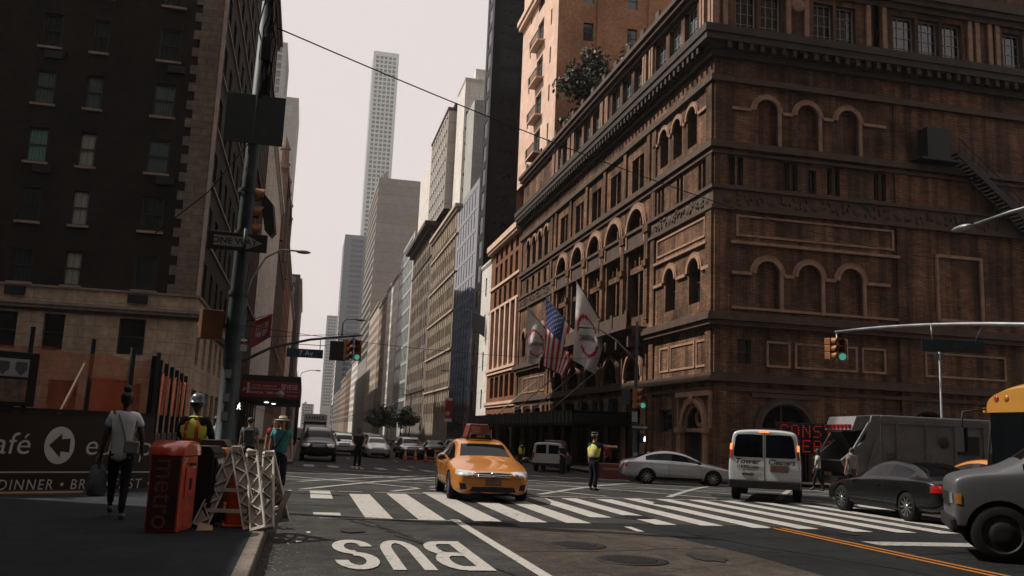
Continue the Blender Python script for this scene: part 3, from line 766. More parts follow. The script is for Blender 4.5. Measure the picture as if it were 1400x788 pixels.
    for e in (49.95, 59.2, 87.2, 100.5): mb.cut(); fbox(mb, Rf, e-.4, e+.4, 9.45, 15.84, .14); fbox(mb, Rf, e-.4, e+.4, 17.4, 24.1, .14); fbox(mb, Rf, e-.4, e+.4, -1, 8.6, .14)
    for e in (23.95, 36.6): mb.cut(); fbox(mb, Ff, e-.42, e+.42, 9.45, 15.84, .1); fbox(mb, Ff, e-.42, e+.42, 17.4, 19.38, .1); fbox(mb, Ff, e-.42, e+.42, -1, 8.6, .1); fbox(mb, Ff, e-.42, e+.42, 20.2, 24.1, .1)
    B.parts(mb, 'pilaster', ['hall_brick'])
    mb = MB(); mb.box(21.9, 23.48, 60.3, 86, 9.45, 9.7); mb.box(22.0, 22.25, 60.3, 86, 9.702, 10.6)
    for i in range(9): mb.box(21.93, 22.32, 60.3+i*3.17, 60.75+i*3.17, 9.702, 10.8)
    mb.box(22.35, 23.48, 60.3, 86, 8.95, 9.448)
    for i in range(11): mb.box(22.2, 23.4, 60.6+i*2.5, 60.9+i*2.5, 8.2, 8.95)
    B.part(mb, 'balcony', ['brown_stone'])
    # recessed panels
    mb = MB()
    def frame(F, a0, a1, z0, z1, t=.14, o=.07):
        mb.cut(); fbox(mb, F, a0, a1, z0, z0+t, o); fbox(mb, F, a0, a1, z1-t, z1, o); fbox(mb, F, a0, a0+t, z0+t, z1-t, o); fbox(mb, F, a1-t, a1, z0+t, z1-t, o)
    frame(Rf, 50.6, 58.5, 14.3, 15.6); frame(Ff, 25.0, 36.0, 14.25, 15.6); frame(Ff, 39.0, 42.5, 9.9, 14.3, .2, .14)
    for a0, a1 in ((50.0, 51.8), (52.0, 55.9), (56.1, 57.7), (88.3, 90.3), (90.6, 95), (95.3, 97.5)): frame(Rf, a0, a1, 6.2, 7.9)
    for a0, a1 in ((27.0, 28.6), (28.9, 33.2), (33.5, 35.2), (38, 44)): frame(Ff, a0, a1, 6.3, 7.9)
    mb.cut(); fbox(mb, Rf, 50.2, 58.8, 13.8, 13.98, .2); fbox(mb, Ff, 24.6, 36.3, 13.75, 13.93, .2)
    B.parts(mb, 'panel_frame', ['hall_stone'])
    # attic pilasters and niches
    mb = MB()
    for c in (50.4, 60.7, 71.0, 81.0, 86.6):
        for k in (-.9, -.45, .45, .9): mb.cut(); fbox(mb, Rf, c+k-.14, c+k+.14, 27.46, 30.84, .18)
    for c in (23.9, 29.3, 34.8, 35.4, 42.6, 44.2):
        for k in ((-.3, .3) if c != 29.3 else (-.65, .65)): mb.cut(); fbox(mb, Ff, c+k-.16, c+k+.16, 27.46, 30.84, .16)
    for o in opsA: mb.cut(); fbox(mb, Rf, o[0]-.1, o[1]+.1, 27.66, 27.88, .14)
    for a, b in att: fbox(mb, Ff, a-.1, b+.1, 27.05+.42, 27.3-.001, .14) if False else None
    mb.cut(); mb.lathe([(0, -.16), (.42, -.16), (.5, -.1), (.5, 0)], (29.35, 49.5, 30.05), 16, 0, axis='y')
    B.parts(mb, 'pilaster', ['hall_stone'])
    # corner portal
    mb = MB(); arch_mould(mb, Rf, 51.9, 2.5, 1.52, .55, .28, 0, 18); arch_mould(mb, Rf, 51.9, 2.5, 1.25, .22, .1, 0, 18)
    for s_ in (-1, 1):
        fbox(mb, Rf, 51.9+s_*1.9-.28, 51.9+s_*1.9+.28, -.6, 2.2, .3); fbox(mb, Rf, 51.9+s_*1.9-.4, 51.9+s_*1.9+.4, 2.2, 2.5, .42)
        fbox(mb, Rf, 51.9+s_*2.3-.09, 51.9+s_*2.3+.09, 2.5, 4.6, .2)
    fbox(mb, Rf, 49.5, 54.4, 4.42, 4.72, .3); fbox(mb, Rf, 50.4, 53.4, 2.25, 2.5, -.05, .6)
    mb.ball(Rf.P(51.9, -.3, 4.2), (.2, .22, .35), 6, 0)
    mb.lathe([(.42, 0), (.62, -.06), (.62, -.1), (.42, -.12), (.38, 0)], Rf.P(51.9, .35, 3.15), 18, 0, axis='x')
    B.part(mb, 'portal', ['hall_stone'])
    mb = MB(); mb.box(23.95, 24.0, 50.42, 53.38, -.6, 2.25, 0); mb.box(23.9, 23.95, 51.85, 51.95, -.6, 2.25, 1)
    dr = B.part(mb, 'door', ['dark_room', 'brown_frame'])
    mb = MB(); arch_mould(mb, Ff, 28.3, 2.4, 1.72, .4, .14, 0, 18); arch_mould(mb, Ff, 38.05, 2.55, 1.58, .4, .14, 0, 18); mb.cut(); fbox(mb, Ff, 26.0, 30.6, 4.45, 4.7, .12)
    B.parts(mb, 'portal', ['brown_stone'])
    # entrance marquee
    mb = MB(); mb.box(19.0, 23.45, 63, 104.6, 2.55, 2.7, 0); mb.box(18.95, 19.1, 63, 104.6, 2.7, 3.5, 0); mb.box(19.1, 23.45, 62.9, 63.1, 2.7, 3.4, 0)
    mb.box(18.9, 23.45, 62.85, 104.7, 3.5, 3.6, 0)
    for i in range(0, 40): mb.box(18.90, 18.95, 63.3+i*1.04, 63.42+i*1.04, 2.7, 3.5, 1)
    B.part(mb, 'marquee', ['black_metal', 'galvanised'])
    for i, y in enumerate((70, 77, 84, 91)):
        mb = MB(); mb.tube([(19.6, y+2.2, 3.6), (23.4, y, 7.4)], .05, 6); B.part(mb, 'marquee_stay', ['pale_frame'])
    for i, y in enumerate((64.2, 69, 74.4, 80.2, 86.1, 93, 100, 103.8)):
        mb = MB(); mb.lathe([(.14, -.45), (.14, -.2), (.09, -.15), (.09, 2.5), (.15, 2.55)], (19.3, y, -.1), 10); B.part(mb, 'marquee_column', ['black_metal'])
    for i in range(11):
        y = 60+i*4.0; mb = MB()
        for k in (-.42, 0, .42): mb.lathe([(.13, -.6), (.13, -.2), (.1, 0), (.1, 4.3), (.16, 4.5), (.16, 4.74)], (23.2, y+k*.7, 0), 8)
        B.part(mb, 'column', ['hall_stone'])
    # fire stair bulk and escape on the avenue front
    mb = MB(); mb.box(38.0, 39.7, 48.5, 49.47, 20.4, 22.5); mb.box(37.4, 40.4, 48.3, 49.47, 20.25, 20.39)
    B.part(mb, 'stair_house', ['black_metal'])
    mb = MB(); p0, p1 = Vector((40.2, 0, 20.9)), Vector((51.8, 0, 11.6))
    for y in (48.35, 49.35): mb.bar((p0.x, y, p0.z), (p1.x, y, p1.z), .06, .42)
    for i in range(48):
        q = p0.lerp(p1, i/47); mb.box(q.x-.16, q.x+.16, 48.36, 49.34, q.z-.02, q.z+.02)
    for i in range(24):
        q = p0.lerp(p1, i/23)
        for y in (48.35,): mb.box(q.x-.015, q.x+.015, y-.015, y+.015, q.z, q.z+1.05)
    mb.bar((p0.x, 48.35, p0.z+1.05), (p1.x, 48.35, p1.z+1.05), .05, .05); mb.bar((p0.x, 48.35, p0.z+.55), (p1.x, 48.35, p1.z+.55), .03, .03)
    for q in (.25, .6, .95):
        c = p0.lerp(p1, q); mb.bar((c.x, 49.45, c.z-1.6), (c.x, 48.35, c.z-.1), .07, .07)
    B.part(mb, 'fire_escape', ['black_metal'])
    B.wins = W_; B.flush(100)
    return B
concert_hall()

# ================================================================ the other buildings
def grid_ops(a0, a1, z0, z1, pitch, w, fz, h, base=0.0, margin=.6):
    n = max(1, int((a1-a0-2*margin)/pitch)); off = (a1-a0-n*pitch)/2; out = []
    z = z0+base
    while z+h < z1-.5:
        for i in range(n): c = a0+off+pitch*(i+.5); out.append((c-w/2, c+w/2, z, z+h))
        z += fz
    return out
def block(name, label, side, x0, x1, y0, y1, h, mats, pitch=3, w=1.3, fz=3.4, wh=1.9, z0=-1.5, start=5.0, cornice=(.5, .8, 'light_stone'), style='sash', pane='window_glass',
          frame='window_frame', ledges=(), front=True, fvis=None, depth=.22, piers=0, cat='building', group=None, fstyle=None, top=None, side_ok=True, curt=None, setback=None, roofbits=True, svis=None, pmat=None, cap=100, pdepth=.09):
    B = Bld(name, label, ((x0+x1)/2, (y0+y1)/2, z0 if z0 > 0 else -.4), cat, group)
    xf = x0 if side == 'R' else x1
    Sf = Face(side, xf); Ff = Face('F', y0)
    zb = max(z0, 0)
    so = [o for o in grid_ops(y0, y1, zb, h, pitch, w, fz, wh, start) if svis is None or o[2] > svis] if side_ok else []
    fo = [o for o in grid_ops(x0, x1, zb, h, *(fstyle or (pitch, w)), fz, wh, start) if (fvis is None or o[2] > fvis)] if front else []
    mb = MB(); wall(mb, Sf, y0, y1, z0, h, so, depth); wall(mb, Ff, x0, x1, z0, h, fo, depth)
    xo = x1 if side == 'R' else x0
    mb.poly([(xo, y0, z0), (xo, y1, z0), (xo, y1, h), (xo, y0, h)]); mb.poly([(x0, y1, z0), (x1, y1, z0), (x1, y1, h), (x0, y1, h)]); mb.poly([(x0, y0, h), (x1, y0, h), (x1, y1, h), (x0, y1, h)])
    B.part(mb, 'wall', mats if isinstance(mats, list) else [mats])
    mb = MB(); mb.box(x0+.8, x1-.8, y0+.8, y1-.8, z0, h-.05); B.part(mb, 'interior', ['dark_room'])
    if cornice:
        o, ch, cm = cornice; mb = MB(); s_ = -1 if side == 'R' else 1
        for k, (a, b, e) in enumerate(((h-ch, h-ch*.5, .5), (h-ch*.5+.002, h+.12, 1))):
            mb.box(xf+s_*o*e, xf-s_*.3, y0-o*e, y1, a, b); mb.box(min(xf-s_*.3, x0 if side == 'L' else x1), max(xf-s_*.3, x0 if side == 'L' else x1), y0-o*e, y0+.3, a, b)
        B.part(mb, 'cornice', [cm])
    if ledges:
        mb = MB(); s_ = -1 if side == 'R' else 1
        for z in ledges: mb.box(xf+s_*.25, xf-s_*.02, y0-.25, y1, z, z+.3); mb.box(min(xf-s_*.02, x0 if side == 'L' else x1), max(xf-s_*.02, x0 if side == 'L' else x1), y0-.25, y0-.003, z, z+.3)
        B.part(mb, 'ledge', [cornice[2] if cornice else 'light_stone'])
    if piers:
        mb = MB(); n = max(1, int((y1-y0-1.2)/pitch)); off = (y1-y0-n*pitch)/2
        for i in range(n+1): a = y0+off+pitch*i; fbox(mb, Sf, max(a-piers/2, y0+.01), min(a+piers/2, y1-.01), max(z0, start-1.5), h-1, pdepth)
        B.part(mb, 'pier', [pmat or (mats if not isinstance(mats, list) else mats[0])])
    if roofbits and h < 120:
        rnd = random.Random(int(y0*7+h)); mb = MB()
        for _ in range(3):
            bx = rnd.uniform(x0+1, max(x0+1.1, x0+8) if side == 'R' else x1-3); by = rnd.uniform(y0+1, y1-4); bw = rnd.uniform(1.5, 3); bh = rnd.uniform(1.5, 3.6)
            if side == 'L': bx = rnd.uniform(x1-8, x1-4)
            mb.box(bx, min(bx+bw, x1-.5), by, min(by+bw, y1-.3), h+.002, h+bh)
        B.part(mb, 'roof_housing', ['dark_stone' if isinstance(mats, list) or 'dark' in mats else mats])
    B.win(Sf, so, depth, style, curt, frame, pane); B.win(Ff, fo, depth, style, curt, frame, pane); B.flush(cap)
    return B

def left_corner():
    B = Bld('corner_building', 'dark brown brick apartment house with pale quoins and stone base on the left corner', (-25, 64, -.4), 'apartment building')
    Ff, Lf = Face('F', 49), Face('L', -5.9)
    X0, Y1, H_ = -45, 78, 42
    rows = [8.22+3.14*k for k in range(11)]
    cols = [(-15.0, -14.0), (-12.5, -11.7), (-9.15, -8.05), (-18.6, -17.5), (-21.2, -20.3)]
    ops = []; cur = {}
    pat = {0: ['dim_curtain', 'white_curtain', 'dim_curtain'], 1: ['dim_curtain', 'white_curtain', 'dim_curtain'], 2: ['teal_curtain', 'white_curtain', 'grey_curtain'],
           3: ['grey_curtain', 'grey_curtain', 'grey_curtain'], 4: ['dim_curtain', 'dim_curtain', 'dim_curtain']}
    for r_, z in enumerate(rows):
        for c_, (a, b) in enumerate(cols):
            o = (a, b, z, z+1.75+(.08 if r_ else 0)); ops.append(o); cur[o] = pat.get(r_, ['dim_curtain']*3)[c_ % 3] if c_ < 3 else 'dim_curtain'
    mb = MB(); wall(mb, Ff, X0, -5.9, 8.1, H_, ops, .28)
    so = []
    for k in range(8):
        for z in rows: so.append((50.3+3.35*k, 51.8+3.35*k, z, z+1.9))
    wall(mb, Lf, 49, Y1, 8.1, H_, so, .28)
    mb.poly([(X0, 49, H_), (-5.9, 49, H_), (-5.9, Y1, H_), (X0, Y1, H_)]); mb.poly([(X0, Y1, -1), (-5.9, Y1, -1), (-5.9, Y1, H_), (X0, Y1, H_)]); mb.poly([(X0, 49, -1), (X0, Y1, -1), (X0, Y1, H_), (X0, 49, H_)])
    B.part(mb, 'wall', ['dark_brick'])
    # stone base
    gf = [(-15.35, -14.35, 4.85, 6.7), (-13.15, -12.15, 4.85, 6.7), (-9.6, -8.3, 4.85, 6.7), (-19, -17.6, 4.85, 6.7), (-23, -21.6, 4.85, 6.7), (-28, -26, 4.85, 6.7)]
    g2 = [(-15.4, -14, .4, 3.4), (-12.6, -11.2, .4, 3.4), (-9.6, -8.2, .4, 3.4), (-19, -17, .4, 3.4)]
    sf = [(50.2+3.3*k, 51.7+3.3*k, 4.6, 6.6) for k in range(8)]+[(50.3+3.3*k, 52.4+3.3*k, -.2, 3.3) for k in range(8)]
    mb = MB(); wall(mb, Ff, X0, -5.9, -1.2, 8.1, gf+g2, .28); wall(mb, Lf, 49, Y1, -1.2, 8.1, sf, .28)
    B.part(mb, 'stone_base', ['limestone'])
    mb = MB(); mb.box(X0+1, -6.6, 49.8, Y1-.5, -1, H_-.1); B.part(mb, 'interior', ['dark_room'])
    mb = MB()
    for z0, z1, o in ((8.02, 8.12, .1), (7.12, 7.28, .3), (6.95, 7.118, .2)): mb.box(X0, -5.9+o, 49-o, 48.98, z0, z1); mb.box(-5.88, -5.9+o, 48.98, Y1, z0, z1)
    B.part(mb, 'ledge', ['sill_stone'])
    mb = MB(); mb.box(X0, -5.78, 48.9, 48.978, 6.8, 6.948); mb.box(-5.88, -5.78, 48.978, Y1, 6.8, 6.948); B.part(mb, 'ledge', ['dark_cornice'])
    # quoins
    mb = MB(); z = 8.13; k = 0
    while z < 41:
        w_ = 1.55 if k % 2 == 0 else 1.2; mb.box(-5.9-w_, -5.86, 48.95, 48.995, z, z+.5, 0); mb.box(-5.897, -5.85, 48.995, 49.0+w_*.55, z, z+.5, 0); z += .503; k += 1
    mb.box(-5.98, -5.8, 48.9, 48.948, 8.13, 41, 1)
    B.part(mb, 'quoin', ['quoin_stone', 'light_stone'])
    # sills as parts, through-wall units
    for o in ops[:3*9*0+200]:
        if o[0] < -26: continue
        if o[3] > 33: continue
        mb = MB(); mb.box(o[0]-.1, o[1]+.1, 48.88, 49.05, o[2]-.14, o[2]-.01); s_ = B.part(mb, 'sill', ['sill_stone'])
    mb = MB()
    for z in rows[:9]:
        mb.box(-5.9, -5.8, 49.6, Y1-.3, z-.16, z-.03)
    B.part(mb, 'ledge', ['sill_stone'])
    for (a, z) in ((-15.1, 7.55), (-9.3, 7.5), (-14.7, 20.1), (-8.6, 20.1), (-8.6, 13.9), (-14.6, 13.9)):
        mb = MB(); mb.box(a, a+.95, 48.86, 48.99, z, z+.42, 0)
        for k in range(6): mb.box(a+.04, a+.91, 48.84, 48.86, z+.05+k*.062, z+.085+k*.062, 1)
        B.part(mb, 'air_conditioner', ['plastic_black', 'window_frame'])
    def cf(o): return cur.get(o, 'dim_curtain')
    B.win(Ff, [o for o in ops if o[3] < 33], .10, 'sash', cf, 'window_frame', 'pane_glass'); B.win(Ff, gf+g2, .2, 'sash', None, 'window_frame', 'window_glass')
    B.win(Lf, [o for o in so if o[3] < 36], .14, 'sash', None, 'window_frame', 'window_glass'); B.win(Lf, sf, .2, 'sash', None, 'window_frame', 'black_glass')
    B.flush(100)
left_corner()

def buildings():
    block('tall_light_blocker', 'unseen tall brick block added left behind the camera to cut sky light', 'L', -75, -22, -60, 12, 80, 'dark_brick', 3.2, 1.4, 3.4, 2.0, front=False, side_ok=False)  # unseen block added to cut sky light over the crossing
    # left side of the street
    block('apartment_building', 'dark brown stone apartment house next behind the left corner building', 'L', -30, -5.9, 78, 97, 43.2, 'dark_stone', 2.6, 1.2, 3.3, 2.0, cornice=(.5, .9, 'brown_stone'), piers=.5, ledges=(12, 24, 36), fvis=42, pmat='brown_stone')
    block('office_building', 'white ribbed stone building on the left beyond the dark apartment house', 'L', -30, -5.9, 97, 141, 34.5, 'white_panel', 2.2, 1.0, 3.6, 2.4, cornice=(.5, .8, 'white_panel'), piers=.6, fvis=99, pmat='white_panel')
    B = block('gothic_building', 'reddish terracotta building with gothic spires on the left side of the street', 'L', -28, -5.9, 141, 181, 42, 'terracotta', 2.8, 1.3, 3.6, 2.2, cornice=(.6, 1.0, 'terracotta'), piers=.7, fvis=34, ledges=(14, 28, 38))
    for x, y, hh in ((-6.1, 141.6, 4.8), (-6.1, 160, 4.2), (-6.1, 180, 4.8), (-9.5, 141.6, 3.4), (-13, 141.6, 3.4)):
        mb = MB(); mb.lathe([(.8, 30), (.8, 42), (.95, 42.1), (.95, 42.5), (.7, 42.6), (.62, 42+hh*.55), (.85, 42+hh*.57), (.8, 42+hh*.62), (.1, 42+hh), (0, 42+hh+.6)], (x, y, 0), 8, smooth=False)
        B.part(mb, 'spire', ['terracotta'])
    block('brick_building', 'red brick building on the left beyond the gothic spires', 'L', -28, -5.9, 181, 240, 37, 'red_brick', 3, 1.3, 3.5, 2.0, fvis=99, cornice=(.6, .8, 'light_stone'))
    block('dark_tower', 'plain dark box tower on the left far down the street', 'L', -30, -4.75, 300, 360, 51, 'dark_stone', 3, 1.6, 3.6, 2.2, fvis=36, cornice=None)
    block('office_building', 'pinkish stone office building on the left just before the dark box tower', 'L', -28, -5.9, 240, 299, 36, 'pink_stone', 3, 1.4, 3.5, 2.1, fvis=99)
    block('office_building', 'pale pink office building far down the left side behind the dark box tower', 'L', -28, -5.4, 365, 470, 60, 'beige_stone', 3.5, 1.6, 3.6, 2.1, fvis=50)
    block('office_building', 'low grey office building far down the left side near the end of the street', 'L', -28, -5.9, 470, 800, 30, 'grey_stone', 5, 2.4, 3.8, 2.2, fvis=99)
    block('glass_tower', 'pale latticed glass tower rising behind the left side of the street', 'L', -33, -15.2, 300.5, 325, 131, 'pale_panel', 1.9, 1.35, 2.9, 2.2, z0=36.05, style='pane', pane='sky_glass', front=True, start=36, cornice=None, cat='skyscraper', side_ok=True, roofbits=False, depth=.15)
    block('slab_tower', 'blank pale slab tower rising behind the gothic spires on the left', 'L', -40, -8.7, 262, 285, 97.6, 'pale_panel', 4, 1, 99, 1, z0=36.05, front=False, side_ok=False, cornice=None, cat='skyscraper', roofbits=False)
    # tower on the hall
    T = Bld('brick_tower', 'tall orange brick and pink stone studio tower rising above the concert hall roof', (30, 95, 31.25), 'tower')
    Rf, Ff = Face('R', 23.35), Face('F', 87.4)
    so = []; side_w = []
    for z in (33.0, 37.4, 41.8, 46.3, 50.8, 55.2):
        so += [(93.6, 96.4, z, z+2.9)]; so += [(90.0, 90.6, z+.3, z+2.2), (99.6, 100.2, z+.3, z+2.2)]
    fo = []
    for z in (35.2, 39.6, 43.9, 48.3, 52.7, 57):
        for a in (26.2, 31.2, 36.5): fo.append((a, a+1.15, z, z+2.1))
    mb = MB(); wall(mb, Rf, 87.4, 104.2, 31.25, 62, so, .3); T.part(mb, 'wall', ['pink_stone'])
    mb = MB(); wall(mb, Ff, 23.35, 42, 31.25, 62, fo, .25)
    mb.poly([(42, 87.4, 31.25), (42, 104.2, 31.25), (42, 104.2, 62), (42, 87.4, 62)]); mb.poly([(23.35, 104.2, 26), (42, 104.2, 26), (42, 104.2, 62), (23.35, 104.2, 62)]); mb.poly([(23.35, 87.4, 62), (42, 87.4, 62), (42, 104.2, 62), (23.35, 104.2, 62)])
    T.part(mb, 'wall', ['tower_brick'])
    mb = MB(); mb.box(24, 41.8, 88, 104, 31.3, 61.9); T.part(mb, 'interior', ['dark_room'])
    mb = MB(); mb.box(22.6, 23.34, 86.8, 104.6, 52.6, 53.2); mb.box(22.8, 23.34, 87.0, 104.4, 52.0, 52.598); mb.box(23.34, 24.4, 86.8, 87.39, 52.6, 53.2)
    T.part(mb, 'cornice', ['pink_stone'])
    for z in (33.0, 37.4, 41.8, 46.3):
        mb = MB(); mb.box(22.5, 23.34, 93.1, 96.9, z-.3, z-.12, 0)
        for i in range(13): mb.box(22.5, 22.54, 93.1+i*.316, 93.14+i*.316, z-.12, z+.8, 1)
        mb.box(22.48, 22.56, 93.1, 96.93, z+.8, z+.86, 1); T.part(mb, 'balcony', ['pink_stone', 'black_metal'])
    mb = MB(); fbox(mb, Ff, 27.7, 28.1, 31.3, 62, .2); fbox(mb, Ff, 33.6, 34.2, 31.3, 62, .2); T.part(mb, 'pier', ['tower_brick'])
    T.win(Rf, so, .25, 'cross', None, 'window_frame', 'sky_glass'); T.win(Ff, fo, .2, 'sash', None, 'window_frame', 'window_glass'); T.flush()
    # annex with colonnette windows
    A = Bld('annex_building', 'seven-storey orange brick annex with rows of narrow windows left of the concert hall', (30, 110, -.6))
    Rf = Face('R', 23.5); Y0, Y1 = 101.02, 118.5; o5 = []
    for i in range(5):
        a = 102.6+i*2.95
        o5 += [(a, a+1.5, 21.0, 23.6), (a, a+1.5, 24.1, 25.5)]
        o5 += [(a-.1, a+1.6, 10.3, 17.3)]
        o5 += [(a-.3, a+1.8, 6.2, 8.9), (a, a+1.5, 18.0, 20.3)]
    o5 += [(102.5, 107.5, -.5, 4.2), (108.5, 113, -.5, 4.2), (114, 117.5, -.5, 4.2)]
    mb = MB(); wall(mb, Rf, Y0, Y1, -1.2, 26.6, o5, .5); mb.poly([(23.5, Y0, 26.6), (40, Y0, 26.6), (40, Y1, 26.6), (23.5, Y1, 26.6)]); mb.poly([(23.5, Y1, -1), (40, Y1, -1), (40, Y1, 26.6), (23.5, Y1, 26.6)])
    A.part(mb, 'wall', ['annex_brick']); mb = MB(); mb.box(24.4, 39.9, Y0+.1, Y1-.1, -1, 26.5); A.part(mb, 'interior', ['dark_room'])
    mb = MB(); mb.box(22.7, 23.48, Y0, Y1, 26.0, 26.7); y = Y0+.2
    while y < Y1: mb.box(22.85, 23.48, y, y+.3, 25.6, 25.998); y += .7
    A.part(mb, 'cornice', ['pink_stone'])
    mb = MB()
    for z, o_ in ((20.6, .2), (17.6, .25), (9.6, .35), (9.2, .2), (5.3, .35), (5.0, .2)): mb.box(23.5-o_, 23.48, Y0, Y1, z, z+.32)
    A.part(mb, 'ledge', ['pink_stone'])
    for i in range(6):
        a = 101.6+i*2.95; mb = MB(); mb.box(23.25, 23.48, a, a+.75, 9.93, 17.58); A.part(mb, 'pier', ['pink_stone'])
    A.win(Rf, o5, .4, 'mull', None, 'window_frame', 'window_glass'); A.flush()
    block('narrow_building', 'narrow pale stone building between the brick annex and the black tower', 'R', 23.5, 40, 118.52, 125.4, 25.2, 'white_panel', 3.2, .9, 5.2, 2.6, cornice=(.2, .4, 'white_panel'), style='mull', roofbits=False)
    block('black_tower', 'tall black glass tower rising behind the concert hall', 'R', 23.5, 62, 125.45, 131, 112, 'tower_black', 3.3, 2.6, 3.7, 2.6, cornice=None, style='pane', pane='black_glass', depth=.06, cat='skyscraper', roofbits=False, fvis=25, fstyle=(3.3, 2.7))
    block('glass_building', 'dark blue glass building left of the black tower', 'R', 23.5, 45, 131.05, 151, 40.5, 'blue_glass', 2.5, 2.1, 3.5, 2.9, cornice=None, style='pane', pane='blue_glass', depth=.05, front=False)
    block('glass_penthouse', 'pale glass building top rising behind the blue glass building', 'R', 25.6, 45, 152, 160, 61, 'pale_panel', 2.0, 1.7, 3.4, 2.8, z0=41.15, start=42, cornice=None, style='pane', pane='sky_glass', depth=.08, roofbits=False)
    block('stone_building', 'beige stone building with many small windows right of the heavy dark cornice', 'R', 23.5, 45, 151.05, 184, 41, 'beige_stone', 2.55, 1.05, 3.35, 2.0, cornice=(.7, 1.0, 'light_stone'), ledges=(9, 15.6, 22.3, 29, 35.7), fvis=39, piers=.3, depth=.35)
    PB = block('white_tower', 'white concrete tower with a column of round portholes', 'R', 25.2, 30.6, 161, 170, 68.5, 'white_panel', 3, 1, 99, 1, z0=41.15, front=False, side_ok=False, cornice=(.15, .5, 'white_panel'), cat='tower', roofbits=True)
    for z in range(43, 63, 3):
        mb = MB(); mb.lathe([(0, -.05), (.42, -.05), (.5, -.12), (.55, 0)], (26.1, 161, z+.5), 14, axis='y'); PB.part(mb, 'porthole', ['black_glass'])
    DB = block('dotted_tower', 'grey slab tower whose dark street side is dotted with small white balconies', 'R', 23.7, 34, 171, 196, 66, ['slab_panel'], 2.6, 2.2, 3.1, 2.6, z0=45.2, start=46, front=False, side_ok=True, cornice=(.2, .5, 'dark_stone'), style='pane', pane='black_glass', depth=.4, cat='tower')
    for i in range(9):
        for j in range(7):
            mb = MB(); mb.box(23.4, 23.69, 172.2+i*2.6, 172.9+i*2.6, 46.8+j*2.9, 47.3+j*2.9); DB.part(mb, 'balcony', ['white_panel'])
    block('cornice_building', 'dark stone building crowned by a heavy projecting cornice', 'R', 23.5, 45, 184.05, 219, 45, 'grey_stone', 3.1, 1.6, 3.7, 2.4, cornice=(2.0, 1.6, 'dark_cornice'), piers=.8, fvis=42, ledges=(10, 38), pmat='beige_stone')
    block('white_block', 'bright white blank building top behind the heavy dark cornice', 'R', 23.9, 34, 197, 217, 63, 'white_panel', 3, 1, 99, 1, z0=46.65, front=False, side_ok=False, cornice=None, roofbits=False)
    block('glass_building', 'pale panelled glass building beyond the heavy cornice', 'R', 23.5, 45, 219.05, 254, 51, 'pale_panel', 3.4, 3.0, 4.6, 3.8, cornice=None, style='pane', pane='pale_glass', depth=.1, front=True, fvis=46)
    hs = [(254, 290, 46, 'white_panel', 'white banded building beyond the pale glass building'), (290, 322, 45, 'beige_stone', 'beige stone building on the right, before the grey slab tower'), (322, 374, 47, 'light_stone', 'light stone building standing just in front of the grey slab tower'),
          (441, 500, 37, 'white_panel', 'white stone building just past the grey slab tower'), (500, 560, 34, 'terracotta', 'reddish stone building far down the right side'), (560, 640, 33, 'beige_stone', 'beige building far down the right side below the banded tower'),
          (640, 790, 28, 'grey_stone', 'grey building farthest down the right side of the street')]
    for y0, y1, h, m_, lab in hs: block('office_building', lab, 'R', 23.5, 45, y0, y1, h, m_, 3.2, 1.5, 3.6, 2.1, fvis=h-9, ledges=(8,), group='stone buildings down the right side')
    block('grey_slab_tower', 'huge windowless grey slab tower in the middle distance', 'R', 23.4, 42, 375, 440, 108, 'slab_panel', 3, 2.4, 3.8, 2.6, front=False, cornice=None, style='pane', pane='black_glass', svis=30, cat='skyscraper')
    block('banded_tower', 'dark teal tower with pale horizontal bands beside the grey slab', 'R', 23.4, 46, 800, 850, 173, 'sky_glass', 60, 50, 4.6, 2.9, style='pane', pane='blue_glass', depth=.3, cornice=None, cat='skyscraper', fstyle=(11, 10.6), fvis=30)
    block('pencil_tower', 'very tall slender white tower with a grid of square windows', 'R', 42, 68.6, 900, 928, 393, 'cool_panel', 4.4, 3.1, 4.75, 3.1, style='pane', pane='pale_glass', depth=.5, cornice=None, cat='skyscraper', svis=90, fvis=90, roofbits=False, fstyle=(4.4, 3.1))
    block('far_tower', 'pale grey office tower at the far end of the street left of the banded tower', 'R', 22.6, 39, 1400, 1430, 172, 'pale_panel', 4, 2.6, 4.8, 3, style='pane', pane='pale_glass', cornice=None, depth=.2, cat='skyscraper', fvis=30, fstyle=(4, 3.2), side_ok=False)
    block('far_building', 'pale building closing the end of the street', 'R', -5, 14, 1500, 1530, 38, 'pale_panel', 4, 2.4, 4.2, 2.6, cornice=None, fstyle=(4, 2.4), side_ok=False)
    # behind and beside the camera: unseen blocks added to shade the walk and cut sky light
    block('light_blocker', 'unseen low brick block added beside the camera to shade the near sidewalk', 'L', -40, -10.5, -90, 20, 11.8, 'dark_brick', 3.2, 1.4, 3.4, 2.0, front=False, cornice=(.5, .8, 'sill_stone'))  # height set so its shadow covers only the near sidewalk
    block('light_blocker', 'unseen brown stone block added on the near right to cut sky light', 'R', 24.5, 60, -90, 10, 85, 'brown_stone', 3.2, 1.4, 3.4, 2.0, front=False)
    block('office_building', 'unseen stone block added across the street behind the camera to cut sky light', 'R', -95, 60, -130, -100, 100, 'grey_stone', 3.2, 1.4, 3.4, 2.0, front=False, side_ok=False)
buildings()

def haze():
    m = bpy.data.materials.new('haze'); m.use_nodes = True; t = m.node_tree; t.nodes.clear()
    out = t.nodes.new('ShaderNodeOutputMaterial'); v = t.nodes.new('ShaderNodeVolumePrincipled')
    v.inputs['Color'].default_value = (.9, .87, .85, 1); v.inputs['Density'].default_value = .00012; v.inputs['Anisotropy'].default_value = .2
    t.links.new(v.outputs[0], out.inputs['Volume'])
    mb = MB(); mb.box(-420, 420, -150, 1700, -2.4, 405); o = mb.build('haze', m); tag(o, kind='stuff')
haze()
